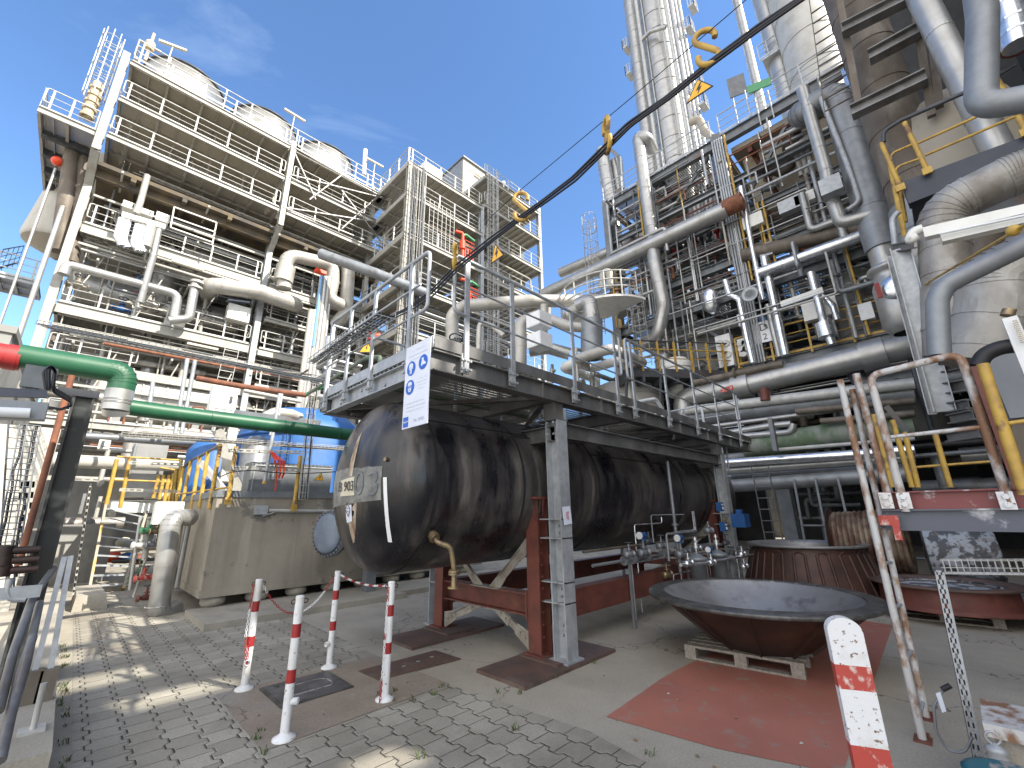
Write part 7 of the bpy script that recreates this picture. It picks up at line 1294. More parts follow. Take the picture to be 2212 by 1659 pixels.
# towers
def tower_cyl(R, a, c_, x, r_, m, z1=75, z0=10, band=2.2): c = P(R, a, c_, x=x); b = MB(); b.tube([V3(c.x, c.y, z0), V3(c.x, c.y, z1)], r_, 32 if r_ > .4 else 10, band=band if r_ > .4 else 4, bw=.05); return b, c
tw = thing('distillation_column', 'tall silver distillation column with attached pipes rising out of the picture', 'column', (33, 13, 0))
tb, tcn = tower_cyl('S1', 1000, 400, 33, 1.55, 'clad'); build(tb, 'main_shell', G['clad'], tw)
b2_, c2_ = tower_cyl('S1', 850, 400, 32.4, .7, 'clad'); build(b2_, 'side_shell', G['clad'], tw)
for a, x, rr, m in ((890, 31.2, .17, 'rail'), (1090, 31.2, .17, 'rail'), (1130, 31.4, .22, 'clad'), (1160, 31.6, .12, 'rail'), (1185, 32, .16, 'clad'), (1045, 31.1, .1, 'rail'), (925, 31.4, .08, 'clad')):
    b, c = tower_cyl('S1', a, 400, x, rr, m); build(b, 'riser_pipe', G[m], tw)
for a, c_, s_ in ((780, 330, -1), (800, 500, -1), (1190, 200, 1), (1210, 60, 1), (1280, 700, 1), (1250, 560, 1)):
    c = P('S1', a, c_, x=32); b = MB(); b.box(c, (1.0, .55, .1)); build(b, 'platform', G['galv'], tw); m_ = railing(c+V3(-.5, -.25*s_, .05), c+V3(-.5, .25*s_, .05), 3, r=.04, post=(.05, .05)); m2 = railing(c+V3(.5, -.25*s_, .05), c+V3(-.5, -.25*s_, .05), 3, r=.04, post=(.05, .05)); m_.add(m2.v, m2.f); build(m_, 'railing', G['rail'], tw)
b = MB(); q = pp('S1', (880, 255, 31), (930, 205, 30.9), (1030, 175, 31)); b.tube(q, .2, 10); build(b, 'wrap_duct', G['clad'], tw); pipe('tower_elbow', pp('S1', (1190, 800, 30), (1250, 780, 30), (1280, 850, 30), (1330, 900, 30)), .3, 'panel', 'cream bent pipe at the foot of the distillation column', .8, 14, .5)
for i, (a, c_, x, rr, z1, m, lb) in enumerate(((80, 250, 26, .62, 60, 'clad', 'slim pale column right of the overhead cables'), (300, 250, 25, 1.35, 60, 'cladlight', 'wide pale column at the top right beside the dark ladder'), (-60, 450, 30, .3, 50, 'clad', 'thin distant column at the top right'))):
    b, c = tower_cyl('S2', a, c_, x, rr, m, z1); t = build(b, 'process_column', G[m], label=lb, cat='column')
c = P('S2', 120, 390, x=26); m_ = railing(c+V3(-.9, .9, 0), c+V3(-.9, -.6, 0), 4, r=.04, post=(.05, .05)); m_.box(c+V3(0, 0, -.1), (1.8, 1.6, .12)); build(m_, 'column_platform', G['galv'], label='small railed platform around the slim pale column', cat='platform')
for a, c_, lb in ((1495, 560, 'square panel on a thin frame above the rack rail'), (1640, 560, 'small green and white plate above the rack rail')):
    c = P('S1', a, c_, x=17.8); b = MB(); b.box(c, (.06, .7 if a < 1600 else .9, 1.1 if a < 1600 else .4), .3); t = build(b, 'panel', G['steel'] if a < 1600 else G['valvegreen'], label=lb, cat='panel'); b = MB(); b.cyl(c+V3(0, .25, -.5), c+V3(0, .25, -2), .03, 6); b.cyl(c+V3(0, -.25, -.5), c+V3(0, -.25, -2), .03, 6); build(b, 'leg', G['rail'], t)
# back walls of the right plant
b = MB(); b.span((26, -14, 0), (26.3, 3.4, 11.2)); b.span((26, 7.1, 0), (26.3, 9.5, 10.6)); b.span((26, 3.4, 0), (26.3, 6.2, 10.6)); b.span((26, 6.2, 3.6), (26.3, 7.1, 10.6)); b.span((15.2, -9.2, 0), (26, -9, 7)); b.span((18.3, -9, 6.55), (26, 7.0, 6.62)); b.span((19, 8.8, 0), (26, 9, 6.5)); build(b, 'plant_wall', G['darkwall'], label='dark wall deep behind the pipe rack, with side walls and slab added to shut out light', cat='wall')  # side walls and slab added to keep light out of the low rack
b = MB(); b.span((26, 9.6, 0), (26.3, 14, 7)); build(b, 'plant_wall', G['wall'], label='grey wall behind the sunlit white piping', cat='wall')
b = MB(); b.hexa([V3(20.4, -9, 14.9), V3(25, -9, 14.9), V3(25, 3.7, 14.9), V3(20.4, 3.7, 14.9), V3(19.2, -9, 17.25), V3(25, -9, 17.25), V3(25, 3.7, 17.25), V3(19.2, 3.7, 17.25)]); b.hexa([V3(21, 4.8, 15.6), V3(25, 4.8, 15.6), V3(25, 9.5, 15.6), V3(21, 9.5, 15.6), V3(20, 4.8, 17.4), V3(25, 4.8, 17.4), V3(25, 9.5, 17.4), V3(20, 9.5, 17.4)]); build(b, 'duct_hopper', mat('lit_hopper_panel', (.6, .53, .43), .6, 0, (.48, .42, .33), 1.2, 6, c3=(.2, .12, .07), ns3=1.6, lo3=.6, hi3=.7), label='beige sloping hopper panels under the top of the pipe rack', cat='hopper')  # panels coloured paler to stand for the light bounced onto them
b = MB(); [b.beam((19.0, y, 17.2), (20.3, y-.5, 14.8), .12, .2) for y in (3.2, 1.7, .1, -1.5)]; build(b, 'rusty_hopper_rib', G['rust'], label='row of rusty ribs across the beige sloping hopper', cat='ribs')
b = MB(); b.span((31, 4, 0), (31.3, 12, 6)); [b.lathe((30, 7+k*.8, 0), (0, 0, 1), [(.3, 0), (.3, 2), (.15, 2.3), (.15, 3.4)], 12) for k in range(3)]; build(b, 'sunlit_wall', G['panel'], label='sunlit beige wall glimpsed through the dark piping', cat='wall')
RM = ('clad', 'cladgrey', 'cladgrey', 'brown', 'steel', 'galv', 'clad', 'beigeduct')
clutter(34, (18.4, 23.5, 4.4, 10, 14.0, 17.2), 51, 'rack_pipe', 'pipe run in the upper storey of the pipe rack', 'pipe runs in the upper storey of the pipe rack', RM, (.05, .26), (2, 5, 2))
clutter(60, (18.3, 23.5, -2.5, 10, 10.7, 13.7), 52, 'rack_pipe', 'pipe run in the middle storey of the pipe rack', 'pipe runs in the middle storey of the pipe rack', RM, (.05, .24), (2, 5, 3))
clutter(40, (18.4, 23, -2.5, 9.5, 7.3, 10.2), 53, 'rack_pipe', 'pipe run behind the yellow railing', 'pipe runs behind the yellow railing', RM, (.05, .2), (2, 4, 4))
clutter(46, (15.5, 23, -8, 6.5, 1.2, 6.4), 54, 'rack_pipe', 'dark pipe run low behind the black tank', 'dark pipe runs low behind the black tank', ('cladgrey', 'steel', 'dark', 'brown', 'clad', 'cladgrey'), (.06, .24), (2, 5, 2))
clutter(24, (12.5, 17.5, 7.5, 12, 4.8, 7.6), 55, 'sunlit_pipe', 'white pipe run in the sunlit piping beyond the walkway', 'white pipe runs beyond the walkway', ('cladlight', 'clad', 'offwhite', 'cladlight'), (.06, .2), (3, 3, 4))
r = random.Random(60)
for i in range(26):
    z = r.choice((7.2, 10.5, 10.5, 12, 14))+r.uniform(.3, 1.0); valve(V3(r.uniform(18.2, 19.5), r.uniform(-2, 9.5), z), 'valve among the pipe runs of the rack', 'valves in the pipe rack', s=r.uniform(1.6, 3), mt=r.choice(('clad', 'galv', 'rust', 'cladgrey')), ax=(0, 1, 0))
for i in range(10):
    c = V3(17.6, r.uniform(-2, 5), r.choice((8.4, 11.4, 12.9))); b = MB(); b.box(c, (.3, r.uniform(.4, .8), r.uniform(.35, .7))); build(b, 'junction_box', G['offwhite' if i % 2 else 'galv'], label='junction box on the front of the pipe rack', cat='box', group='junction boxes on the pipe rack')
for i in range(46):
    y = r.uniform(-2.5, 10.2); z0 = r.choice((7.1, 10.4, 10.4, 13.9)); z1 = z0+r.choice((3.3, 3.5, 7.4)); z1 = min(z1, 18); x = RX0-.15-r.uniform(0, .25); rr = r.choice((.03, .04, .05, .07)); b = MB(); b.tube([V3(x, y, z0), V3(x, y, z1), V3(x+1.2, y, z1)] if i % 3 else [V3(x, y, z0), V3(x, y, z1)], rr, 7); build(b, 'small_riser', G[r.choice(('galv', 'rail', 'yellow', 'clad', 'steel'))], label='thin upright pipe on the front of the pipe rack', cat='pipe', group='thin upright pipes on the pipe rack')
for i in range(20):
    y0 = r.uniform(-2, 8); y1 = y0+r.uniform(1.5, 5); z = r.uniform(10.8, 17.6); x = RX0-.2-r.uniform(0, .2); b = MB(); b.tube([V3(x, y0, z-.6), V3(x, y0, z), V3(x, y1, z)], r.choice((.03, .04, .06)), 7); build(b, 'small_rack_line', G[r.choice(('galv', 'clad', 'steel', 'rustorange'))], label='thin level pipe on the front of the pipe rack', cat='pipe', group='thin level pipes on the pipe rack')

for k, (y0, y1, z) in enumerate(((9.8, 4.6, 17.4), (9.8, 4.6, 15.2), (9.8, 4.6, 13.4), (10, -2, 11.5), (10, 4.5, 9.9), (3.9, -2.2, 9.8), (4, -2.2, 13.5), (5, -2.2, 6.4), (9.8, 4.6, 12.3))):
    t = thing('pipe_bundle', 'thin level pipes strapped under the rack beam, %s' % ('very top left bay', 'second line of left bay', 'third line of left bay', 'mid height across both bays', 'the bottom of the left bay', 'the bottom of the right bay', 'the middle of the right bay', 'the yellow handrail level', 'fourth line of left bay')[k], 'pipe bundle', (18.4, y0, z)); r = random.Random(300+k)
    for j in range(11):
        zz = z-r.uniform(0, .9); x = 18.05+r.uniform(-.25, 1.4); a, c_ = y0-r.uniform(0, 1.2), y1+r.uniform(0, 1.8); b = MB(); rr = r.choice((.02, .03, .03, .045, .06)); pts = [V3(x, a, zz), V3(x, c_, zz)]
        if j % 3 == 0: pts.append(V3(x, c_, zz-r.uniform(.5, 2.2)))
        if j % 4 == 1: pts.insert(0, V3(x, a, zz+r.uniform(.4, 1.5)))
        b.tube(pts, rr, 6, rr*2.5, 3); build(b, 'pipe_line', G[r.choice(('galv', 'clad', 'steel', 'rail', 'brown', 'clad', 'rust'))], t)
    [build(MB().box((18.6, y0+(y1-y0)*f, z-.45), (1.5, .05, .06)), 'strap_bar', ST, t) for f in (.15, .5, .85)]

pipe('hopper_pipe', pp('S2', (0, 1080, 18.6), (150, 1110, 18.6), (190, 1040, 18.6), (185, 900, 19.2)), .3, 'brown', 'fat brown pipe bending up in front of the beige hopper', 1.2, 18, .5)
for k in range(3): pipe('curved_hopper_pipe', pp('S2', (330, 880+k*25, 18.4), (240+k*30, 930, 18.4), (225+k*40, 1010, 18.4), (260+k*40, 1150, 18.4)), .1, 'beigeduct', 'slender curved brown pipe over the beige hopper', 1, 10, .5, group='slender curved pipes over the beige hopper')
pipe('hopper_rail_pipe', pp('S2', (0, 960, 18.3), (290, 810, 18.3)), .12, 'clad', 'silver pipe rising along the beige hopper', 1.3, 12); pipe('hopper_rail_pipe', pp('S2', (0, 1010, 18.3), (320, 850, 18.3)), .08, 'cladgrey', 'grey pipe under the silver pipe along the beige hopper', 1.3, 10)

r = random.Random(91)
clutter(46, (17.0, 18.2, -2.0, 9.8, 7.6, 17.6), 92, 'front_pipe', 'narrow pipe run across the front of the pipe rack', 'narrow pipe runs across the front of the pipe rack', ('clad', 'galv', 'cladgrey', 'clad', 'steel', 'rail', 'beigeduct'), (.03, .13), (1, 5, 4), band=1.6)
for k, (z, y0, y1) in enumerate(((12.6, 9.5, 4.8), (9.2, 9.8, 5.5), (11.2, 3.8, -1.8), (16.6, 9.8, 5), (8.9, 3.6, -2), (14.4, 9.5, 4.6))): wiretray((17.6, y0, z), (17.6, y1, z), .35, .09, 16, 'wire cable tray on the rack front, %s' % ('left bay at mid height', 'left bay low down', 'right bay above the chrome header', 'left bay near the roof', 'right bay over the yellow railing', 'left bay above mid height')[k], 3, 'galv')
for k in range(12):
    y, z = r.uniform(4.8, 9.8), r.choice((10.5, 14.0, 11.8)); b = MB(); rr = r.uniform(.18, .4); b.lathe((19+r.random()*2, y, z), (0, 0, 1), [(.001, 0), (rr, .15), (rr, 1.3), (rr*.6, 1.6), (.001, 1.7)], 14); build(b, 'small_drum', G[r.choice(('clad', 'cladgrey', 'panel'))], label='small upright drum in the left bay of the pipe rack', cat='drum', group='small drums in the left bay of the pipe rack')
# ------------------------------------------------------------------ right foreground: ducts, platform, beams
w2 = lambda x, *pts: [P('W2', a, c_, x=x) for a, c_ in pts]
w3 = lambda x, *pts: [P('W3', a, c_, x=x) for a, c_ in pts]
s2 = lambda x, *pts: [P('S2', a, c_, x=x) for a, c_ in pts]
s5 = lambda x, *pts: [P('S5', a, c_, x=x) for a, c_ in pts]
def vert(R, a, c_, x, z0, z1): c = P(R, a, c_, x=x); return [V3(c.x, c.y, z0), V3(c.x, c.y, z1)]
dct = [P('S2', 250, 760, x=15), P('S2', 400, 590, x=14), P('S2', 470, 610, x=14)]
c_t, c_b = P('S2', 475, 640, x=14), P('S5', 470, 130, x=14); yv = (c_t.y+c_b.y)/2
pipe('grey_downcomer', [P('S2', 260, 760, x=18), V3(14, yv+.9, c_t.z+.1), V3(14, yv, c_t.z+.2), V3(14, yv, c_b.z)], .37, 'cladgrey', 'very thick blue grey vertical duct in front of the pipe rack', 1.7, 30, .9)
b = MB(); b.cyl((14, yv, c_b.z), (14, yv, c_b.z-.5), .32, 24); b.lathe((14, yv, c_b.z-.5), (0, 0, 1), [(.32, 0), (.44, -.05), (.46, -.15), (.36, -.2), (.36, -.4), (.44, -.6), (.44, -1.7), (.28, -1.9)], 28); t = build(b, 'lower_neck', G['clad'], label='pale flanged neck and vessel below the very thick vertical duct', cat='vessel')
b = MB(); b.lathe((13.58, yv-.1, c_b.z-1.3), (-1, 0, 0), [(.001, .12), (.2, .1), (.34, .04), (.38, -.02)], 20); build(b, 'foil_cover', G['chrome'], t)
b = MB(); b.box((13.5, yv+.3, c_b.z-1.3), (.05, .1, .4)); build(b, 'red_plate', G['redp'], t)
b = MB(); b.tube([P('S2', 385, 640, x=13.6), P('S2', 560, 1080, x=13.6), P('S2', 640, 1320, x=13.6), P('S2', 560, 1370, x=13.6)], .07, 8, .2); build(b, 'slim_conduit', G['galv'], label='slim conduit running along the left edge of the thick duct', cat='conduit')
pipe('blue_chrome_pipe', vert('S2', 780, 1100, 14.3, 7.5, 14.5), .19, 'chrome', 'shiny bluish vertical pipe right of the thick duct', 2, 18)
pipe('silver_zig', s2(13.8, (265, 580), (420, 1120), (440, 1250), (520, 1460), (720, 1400)), .17, 'clad', 'silver pipe stepping down left of the thick duct', 1.5, 14, .25); b = MB(); c = P('S2', 455, 1225, x=13.5); b.box(c, (.4, .5, .5)); build(b, 'square_sleeve', G['galv'], label='square box sleeve on the silver stepped pipe', cat='box')
pipe('brown_stack', vert('S2', 790, 600, 11, 7.5, 24), .47, 'brown', 'very thick stained brown vertical pipe at the top right', 1.1, 30)
pipe('lower_grey_stack', vert('S2', 900, 1000, 11, 6.3, 7.5), .46, 'cladgrey', 'grey lagged lower part of the thick brown pipe', 1.0, 28)
fb = thing('stepped_structure', 'dark stepped frame of pale horizontal beams bracing the thick brown pipe', 'steel structure', P('S2', 1050, 500, x=10))
for p, q in (((525, 200), (960, -20)), ((700, 375), (1040, 190)), ((585, 735), (1075, 500)), ((380, -60), (560, -140))):
    A1, B1 = P('S2', *p, x=10), P('S2', *q, x=10); b = MB(); b.ibeam(A1, B1, .26, .22, .02, .03); build(b, 'beam', G['galvd'], fb)
for a, c_, d_, e in ((1000, 60, 1110, 760), (1120, 330, 1160, 700), (510, 0, 640, 720)):
    b = MB(); b.beam(P('S2', a, c_, x=10.2), P('S2', d_, e, x=10.2), .1, .12); build(b, 'post', G['brown'], fb)
b = ladder(P('S2', 560, 690, x=11.5), P('S2', 440, -100, x=11.5), (0, 1, 0), .9, .35, .035); build(b, 'dark_ladder', G['brown'], label='rusty dark ladder framework left of the thick brown pipe', cat='ladder')
pipe('shiny_diagonal', s2(9.6, (1000, -120), (1040, -20), (1580, 1060)), .2, 'clad', 'shiny silver diagonal pipe crossing the top right', 1.5, 20)
b = MB(); b.lathe(P('S2', 1330, 1100, x=11.3), (0, 0, 1), [(.95, -.4), (.95, .75), (.88, 1.15), (.62, 1.5), (.001, 1.66)], 40); build(b, 'dome_tank', G['panel'], label='beige dome topped tank behind the yellow railing at the right', cat='tank')
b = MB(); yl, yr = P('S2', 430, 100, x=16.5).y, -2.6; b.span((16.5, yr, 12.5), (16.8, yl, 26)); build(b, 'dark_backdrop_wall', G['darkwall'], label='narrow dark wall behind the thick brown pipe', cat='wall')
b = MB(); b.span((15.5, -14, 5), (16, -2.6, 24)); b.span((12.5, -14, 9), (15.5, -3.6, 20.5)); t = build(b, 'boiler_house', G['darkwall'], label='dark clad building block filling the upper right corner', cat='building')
b = MB(); [b.span((12.47, -14, z), (12.5, -3.6, z+.05)) for z in (11, 13.5, 16, 18.5)]; [b.span((12.46, y, 9), (12.5, y+.05, 20.4)) for y in (-4.5, -6, -7.5)]; build(b, 'panel_seam', G['steel'], t)
pipe('grey_hanging_pipe', s2(6.2, (1420, -60), (1440, 100), (1430, 700), (1760, 640)), .135, 'cladgrey', 'grey matt pipe with a sharp elbow hanging at the top right', 0, 20, .2)
pipe('rusty_diagonal', w2(8.5, (1050, -100), (1150, 200), (1200, 430)), .16, 'chrome', 'short pale tapering pipe at the top right corner', .6, 12); pipe('rust_side_pipe', w2(8.8, (1100, -60), (1230, 420)), .22, 'rust', 'rust red pipe in the top right corner', 0, 14)
pf = thing('upper_platform', 'dark edged platform with a yellow railing at the upper right', 'platform', (9, -1, 6.3)); A1, B1 = P('S2', 930, 1225, x=9), P('S2', 1712, 960, x=9); zz = (A1.z+B1.z)/2
b = MB(); b.prism(s2(9, (910, 1190), (1712, 890), (1900, 830), (1900, 960), (960, 1330)), (.2, 0, 0)); build(b, 'edge_plate', mat('blue_black_edge', (.035, .042, .06), .5, .1, (.05, .055, .075), 2), pf)
A2 = P('S2', 950, 1200, x=9); b = MB(); b.span((9.2, A2.y-3.5, A2.z-.1), (12.5, A2.y, A2.z)); build(b, 'floor', G['dark'], pf)
for p, q in (((930, 800), (1080, 1115)), ((780, 935), (905, 1225)), ((1530, 510), (1620, 650)), ((1660, 735), (1725, 860))): b = MB(); b.cyl(*s2(8.95, p, q), .036, 12); b.box(P('S2', *q, x=8.92), (.04, .12, .12)); build(b, 'yellow_post', G['yellow'], pf)
for pts, m, rr in ((((795, 930), (790, 860), (900, 790), (1380, 580)), 'dark', .035), (((1020, 935), (1430, 750)), 'yellow', .022), (((1065, 1015), (1680, 750), (1760, 720)), 'yellow', .022), (((1000, 935), (850, 1000), (840, 1050)), 'yellow', .02), (((1060, 1025), (880, 1090), (870, 1140)), 'yellow', .02), (((1380, 590), (1660, 420)), 'dark', .03)): b = MB(); b.tube(s2(8.95, *pts), rr, 8, .2); build(b, 'rail', G[m], pf)
b = MB(); b.cyl(*s2(9, (840, 1080), (960, 1680)), .04, 10); b.cyl(*s2(9.3, (890, 1160), (940, 1450)), .032, 10); build(b, 'ladder_stringer', G['yellow'], label='chipped yellow ladder stringer below the upper platform', cat='stringer')
b = MB(); b.tube(s2(8.8, (890, 1385), (850, 1430), (870, 1600)), .045, 10, .15); build(b, 'grey_loop_rail', G['galv'], label='grey bent rail left of the upper duct', cat='rail')
pipe('upper_duct', w3(8.0, (1600, 90), (1200, 190), (480, 530), (520, 900), (570, 1900)), .27, 'beigeduct', 'fat dusty beige duct curving down from the right edge, upper one', .75, 30, .6)
pipe('lower_duct', w3(6.6, (1700, 900), (1300, 1050), (1000, 1180), (1000, 1500))+[P('U6', 760, 560, x=6.6), P('U6', 720, 700, x=6.6)], .32, 'beigeduct', 'fat dusty beige duct curving down at the right edge, lower one', .8, 30, .6)
pipe('side_duct', w3(8.6, (230, 780), (340, 1200), (400, 1700)), .15, 'beigeduct', 'narrow dusty duct left of the upper fat duct', 1.2, 18); pipe('rear_duct', w3(9.5, (880, 760), (830, 1100), (760, 1700)), .25, 'brown', 'brown duct in the shade between the two fat ducts', 1.2, 18)
b = MB(); b.span((9.8, -3.2, .6), (10.2, -.9, 6.5)); build(b, 'blue_grey_backing', G['steel'], label='dark blue grey steel web behind the fat ducts', cat='web')
t = thing('strip_light', 'pair of long white strip lights crossing in front of the upper fat duct', 'lamp', P('W3', 700, 620, x=6)); q = w3(6.0, (315, 700), (1500, 425), (1500, 510), (335, 790)); b = MB(); b.prism(q, (.1, 0, 0)); build(b, 'upper_housing', G['offwhite'], t); q = w3(5.9, (480, 760), (1500, 540), (1500, 600), (500, 830)); b = MB(); b.prism(q, (.1, 0, 0)); build(b, 'lower_housing', G['offwhite'], t); b = MB(); b.cyl(*w3(5.85, (470, 760), (1500, 540)), .014, 8); build(b, 'lamp_tube', G['glass'], t)
b = MB(); b.tube(w3(6.1, (315, 710), (230, 740), (190, 830), (260, 780)), .05, 10, .1); build(b, 'clamp_bracket', G['offwhite'], t)
pipe('slim_grey_pipe', w3(5.4, (1500, 750), (1261, 870), (500, 1250), (450, 1400), (470, 1900)), .085, 'cladgrey', 'slim grey pipe bending down between the two fat ducts', 0, 16, .2)
b = MB(); b.cyl(P('W3', 1400, 600, x=4.5), P('W3', 125, 1358, x=9.5), .014, 8); b.ball(P('W3', 1165, 728, x=4.85), .045); build(b, 'yellow_rope', G['yellow'], label='tight yellow rope with a knot running to the upper right', cat='rope')
sf = thing('support_frame', 'pale galvanised channel post with cross beams at the right', 'steel structure', P('S5', 860, 1190, x=8)); yp = P('S5', 690, 500, x=8).y
b = MB(); q0, q1 = P('S5', 570, 130, x=8), P('S5', 865, 1195, x=8); b.chan(q1, q0, .22, .1, .012, V3(0, 1, 0)); b.chan(q1+V3(.15, .12, 0), q0+V3(.15, .12, 0), .1, .1, .012, V3(0, 1, 0)); build(b, 'post', G['galv'], sf)
for p, q, h_ in (((530, 130), (660, 100), .1), ((730, 735), (1290, 600), .22), ((800, 925), (1010, 875), .1), ((850, 1050), (1010, 1020), .12), ((870, 1175), (1020, 1145), .1), ((900, 1245), (1050, 1215), .1), ((880, 1365), (1090, 1330), .1), ((760, 610), (920, 575), .1)): b = MB(); b.ibeam(P('S5', *p, x=8.1), P('S5', *q, x=7.8), h_*1.3, h_, .012, .02); build(b, 'cross_beam', G['galvd'], sf)
t = thing('level_gauge', 'white instrument board with a slatted scale at the right edge', 'gauge', P('S5', 1300, 700, x=5.2)); q = s5(5.2, (1235, 590), (1335, 565), (1480, 900), (1380, 950)); b = MB(); b.prism(q, (.04, 0, 0)); build(b, 'board', G['white'], t); b = MB()
for k in range(12): f = k/12; b.cyl(P('S5', 1305+f*60, 605+f*150, x=5.17), P('S5', 1335+f*60, 598+f*150, x=5.17), .006, 6)
build(b, 'scale_slat', G['paper'], t); b = MB(); b.cyl(P('S5', 1270, 570, x=5.3), P('S5', 1285, 530, x=5.3), .045, 14); build(b, 'gauge_head', G['brass'], t)
pipe('black_hose', s5(5.3, (1080, 900), (1120, 820), (1230, 775), (1600, 735)), .06, 'black', 'thick black hose at the right edge', 0, 14, .2)
b = MB(); b.prism(s5(6.0, (1135, 860), (1290, 790), (1700, 700), (1700, 1200), (1290, 1240)), (.3, 0, 0)); build(b, 'grey_casing', mat('grey_casing_paint', (.2, .22, .24), .5, 0, (.16, .17, .19), 1.5, 5, .4, .7, (1, 1, .5), c3=(.12, .06, .045), ns3=2.2, lo3=.62, hi3=.68), label='grey rust streaked casing at the right edge', cat='casing')
b = MB(); b.prism(s5(6.05, (1290, 1245), (1700, 1200), (1700, 1900), (1390, 1900)), (.3, 0, 0)); build(b, 'rusty_plinth', G['brown'], label='brown rusty base under the grey casing at the right edge', cat='base')
b = MB(); b.beam(*s5(4.9, (1060, 900), (1345, 1700)), .02, .05); build(b, 'rusty_channel', G['rust'], label='rusty channel beside the thick bright yellow post', cat='channel')
b = MB(); b.beam(P('S5', 480, 1160, x=5.8), P('S5', 620, 1330, x=5.8), .02, .05); build(b, 'dark_strap', G['dark'], label='dark slanting strap behind the rusty hoop', cat='strap')
# dark stores at ground level behind the right
b = MB(); b.span((12.6, -6, 0), (12.9, -.8, 1.7)); build(b, 'steel_bin', G['dark'], label='dark steel bin behind the flanged disk', cat='bin')
b = MB(); [b.beam((13.5, 3.0-k*.5, 0), (14.2, 3.1-k*.5, 2.4), .08, .05) for k in range(5)]; b.cyl((13.6, 3, 1.2), (13.6, .8, 1.2), .03, 6); b.cyl((13.9, 3, .5), (13.9, .8, .5), .03, 6); build(b, 'stacked_trestles', G['steel'], label='grey trestles leaning in the dark behind the ribbed drum', cat='trestles')
b = MB(); b.lathe((10.9, -1.6, 0), (0, 0, 1), [(.5, 0), (.55, .1), (.5, .2), (.55, .3), (.48, .4), (.4, .5), (.001, .5)], 24); build(b, 'black_hose_coil', G['black'], label='coiled black hoses on the ground at the right', cat='hose')
b = MB(); b.span((7.5, -1.9, 0), (14, -1.6, .18)); build(b, 'right_kerb', G['kerb'], kind='structure')
b = MB(); b.span((8.5, -2.6, 0), (8.8, -2.0, 3.4)); b.span((7.2, -2.6, 0), (7.5, -1.5, 1.9)); build(b, 'dark_column', G['dark'], label='dark column standing behind the wire tray at the right', cat='column')
# ------------------------------------------------------------------ overhead cables with yellow S hooks
CXx = 2.4
cz = lambda a, c_: P('V', a, c_, x=CXx)
main = [(1745, -12), (1640, 60), (1535, 135), (1440, 213), (1360, 270), (1310, 318), (1240, 385), (1180, 430), (1125, 470), (1060, 520), (985, 580), (930, 635), (880, 668), (835, 690)]
end = P('V', 835, 690, x=2.28)
for k in range(3):
    b = MB(); e0, e1 = cz(1745, -12), cz(1640, 60); pts = [e0+(e0-e1)*2.2, V3(2.4, -8.95, 8.6+.05*k)][::-1]+[cz(a+(k-1)*4, c_+(k-1)*5*(.6+.4*math.sin(a*.02+k))) for a, c_ in main]; b.tube(pts, .009 if k != 1 else .011, 10, .3, 4); build(b, 'power_cable', G['cable'], label='black power cable of the bundle sagging across the sky', cat='cable', group='overhead power cables')
b = MB(); b.tube([V3(2.4, -8.95, 14), cz(1625, -12), cz(1365, 175+35), cz(1115, 418), cz(1050, 478)], .0035, 6); build(b, 'messenger_wire', G['cable'], label='thin straight wire above the sagging cables', cat='wire')
def shook(c, h, yaw, lb):
    c = Vector(c); u = V3(math.cos(yaw), math.sin(yaw), 0); z = V3(0, 0, 1); pts = []
    for k in range(15): a = R_(-22+k*16.2); pts.append((math.cos(a)*.21, .29+math.sin(a)*.21))
    P2 = [(x, y) for x, y in pts]; P2 += [(-x, -y) for x, y in reversed(P2)]
    P3 = [c+u*x*h+z*y*h for x, y in P2]; b = MB(); ctr = []
    for i, p in enumerate(P3):
        d = ((P3[min(i+1, len(P3)-1)])-(P3[max(i-1, 0)])).normalized(); n_ = u.cross(z); a_ = n_; ctr.append((p, a_, a_.cross(d), .03*h/.3*.62))
    b.rings(ctr, 8, True, True); return build(b, 's_hook', G['yellow'], label=lb, cat='hook')
shook(cz(1526, 102), .3, R_(-66), 'nearest and biggest yellow S hook on the overhead cable'); shook(cz(1311, 292), .3, R_(48), 'second yellow S hook seen edge on over the overhead cable'); shook(cz(1126, 446), .3, R_(-48), 'third yellow S hook over the white roof house'); shook(cz(983, 555), .3, R_(40), 'farthest yellow S hook beside the walkway handrail')
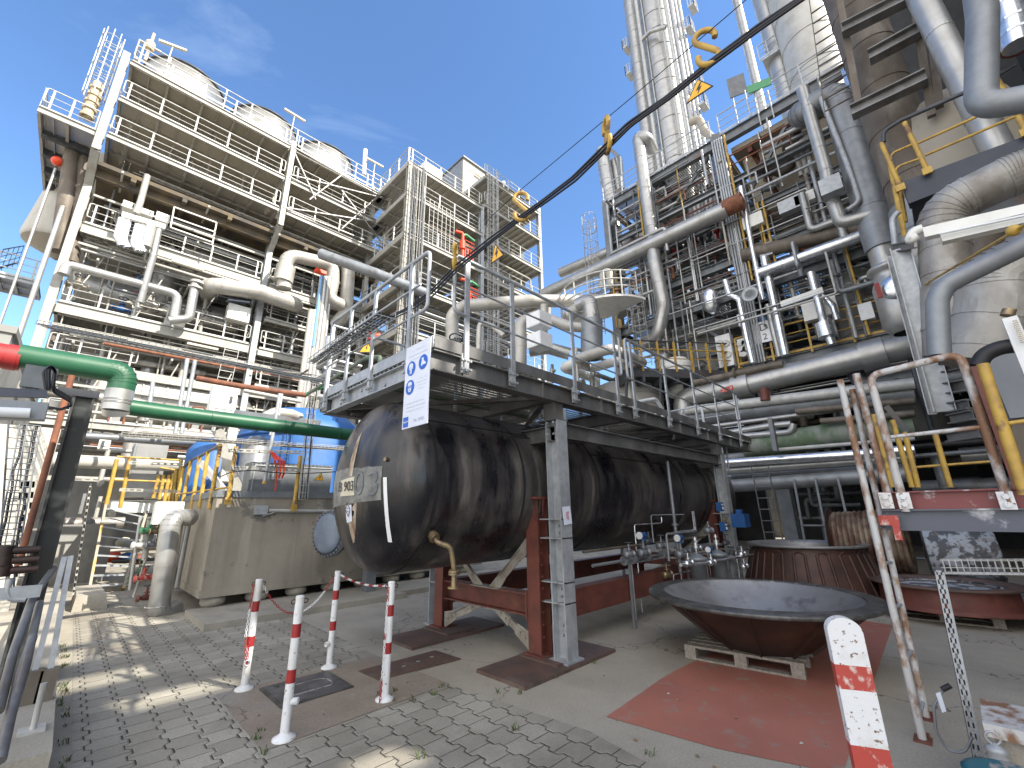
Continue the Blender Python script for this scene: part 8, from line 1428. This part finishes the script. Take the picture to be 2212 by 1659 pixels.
def warn3(tri, lb):
    A_, B_, C_ = tri; c = (A_+B_+C_)/3; ay = (A_-(B_+C_)/2).normalized(); ax = C_-B_; ax = (ax-ay*ax.dot(ay)).normalized(); n_ = ax.cross(ay)
    t = thing('warning_sign', lb, 'warning sign', c); sc = lambda f, o: [c+(p-c)*f+o for p in tri]; h = (A_-(B_+C_)/2).length
    b = MB(); b.prism(sc(1, V3(0, 0, 0)), -n_*.004); build(b, 'border', G['ink'], t)
    b = MB(); b.prism(sc(.85, n_*.001), n_*.001); b.prism(sc(.85, -n_*.006), n_*.001); build(b, 'panel', G['signyellow'], t); b = MB()
    for o in (n_*.003, -n_*.0075): b.prism([c+o+ax*x*h+ay*y*h for x, y in [(.05, .33), (-.09, .0), (-.01, .02), (-.05, -.24), (.1, .1), (.02, .08), (.11, .33)]], n_*.001)
    build(b, 'lightning_mark', G['ink'], t)
warn3([P('S1', 1240, 515, x=2.36), P('S1', 1165, 680, x=2.3), P('S1', 1342, 560, x=2.3)], 'big yellow lightning triangle under the nearest S hook'); warn3([P('U5', 118, 1325, x=2.36), P('U5', 80, 1515, x=2.3), P('U5', 200, 1432, x=2.3)], 'yellow lightning triangle hanging between the third and the farthest S hook')
for a, c_, d_, e in ((1490, 165, 1500, 180), (1068, 520, 1072, 532)): pass
# ------------------------------------------------------------------ unseen walls added behind and beside the camera to shade the yard
sh = thing('shade_caster', 'unseen stepped shade caster added behind the camera to shade the yard', 'building', (18, -9, 0))
for x0, x1, h_ in ((7.6, 8.5, 17.2), (8.5, 9.3, 19.6), (9.3, 14, 20.8), (14, 21.5, 22.6), (21.5, 34, 26.0)):
    b = MB(); b.span((x0, -9.7, 0), (x1, -9, h_)); [b.span((x0+.1, -9, z), (x1-.1, -8.95, z+.1)) for z in range(3, int(h_), 3)]; build(b, 'caster_block', G['wall'], sh)
b = MB()  # wall slots shaped so that sun stripes fall on the left paving
for z0, z1, xs_ in ((0, 11.5, ((1, 7.6),)), (11.5, 11.9, ((1, 6.1), (6.5, 7.6))), (11.9, 13.95, ((1, 7.6),)), (13.95, 14.4, ((1, 6.0), (6.9, 7.6))), (14.4, 14.95, ((1, 7.6),)), (14.95, 15.5, ((1, 5.8), (6.95, 7.02), (7.4, 7.6))), (15.5, 16.1, ((1, 7.6),)), (16.1, 16.9, ((1, 5.9), (7.45, 7.6))), (16.9, 17.15, ((1, 7.6),))):
    for x0, x1 in xs_: b.span((x0, -9.1, z0), (x1, -9, z1))
b.span((6.98, -9.08, 16.1), (7.03, -9.02, 16.8)); build(b, 'slotted_caster', G['wall'], sh)
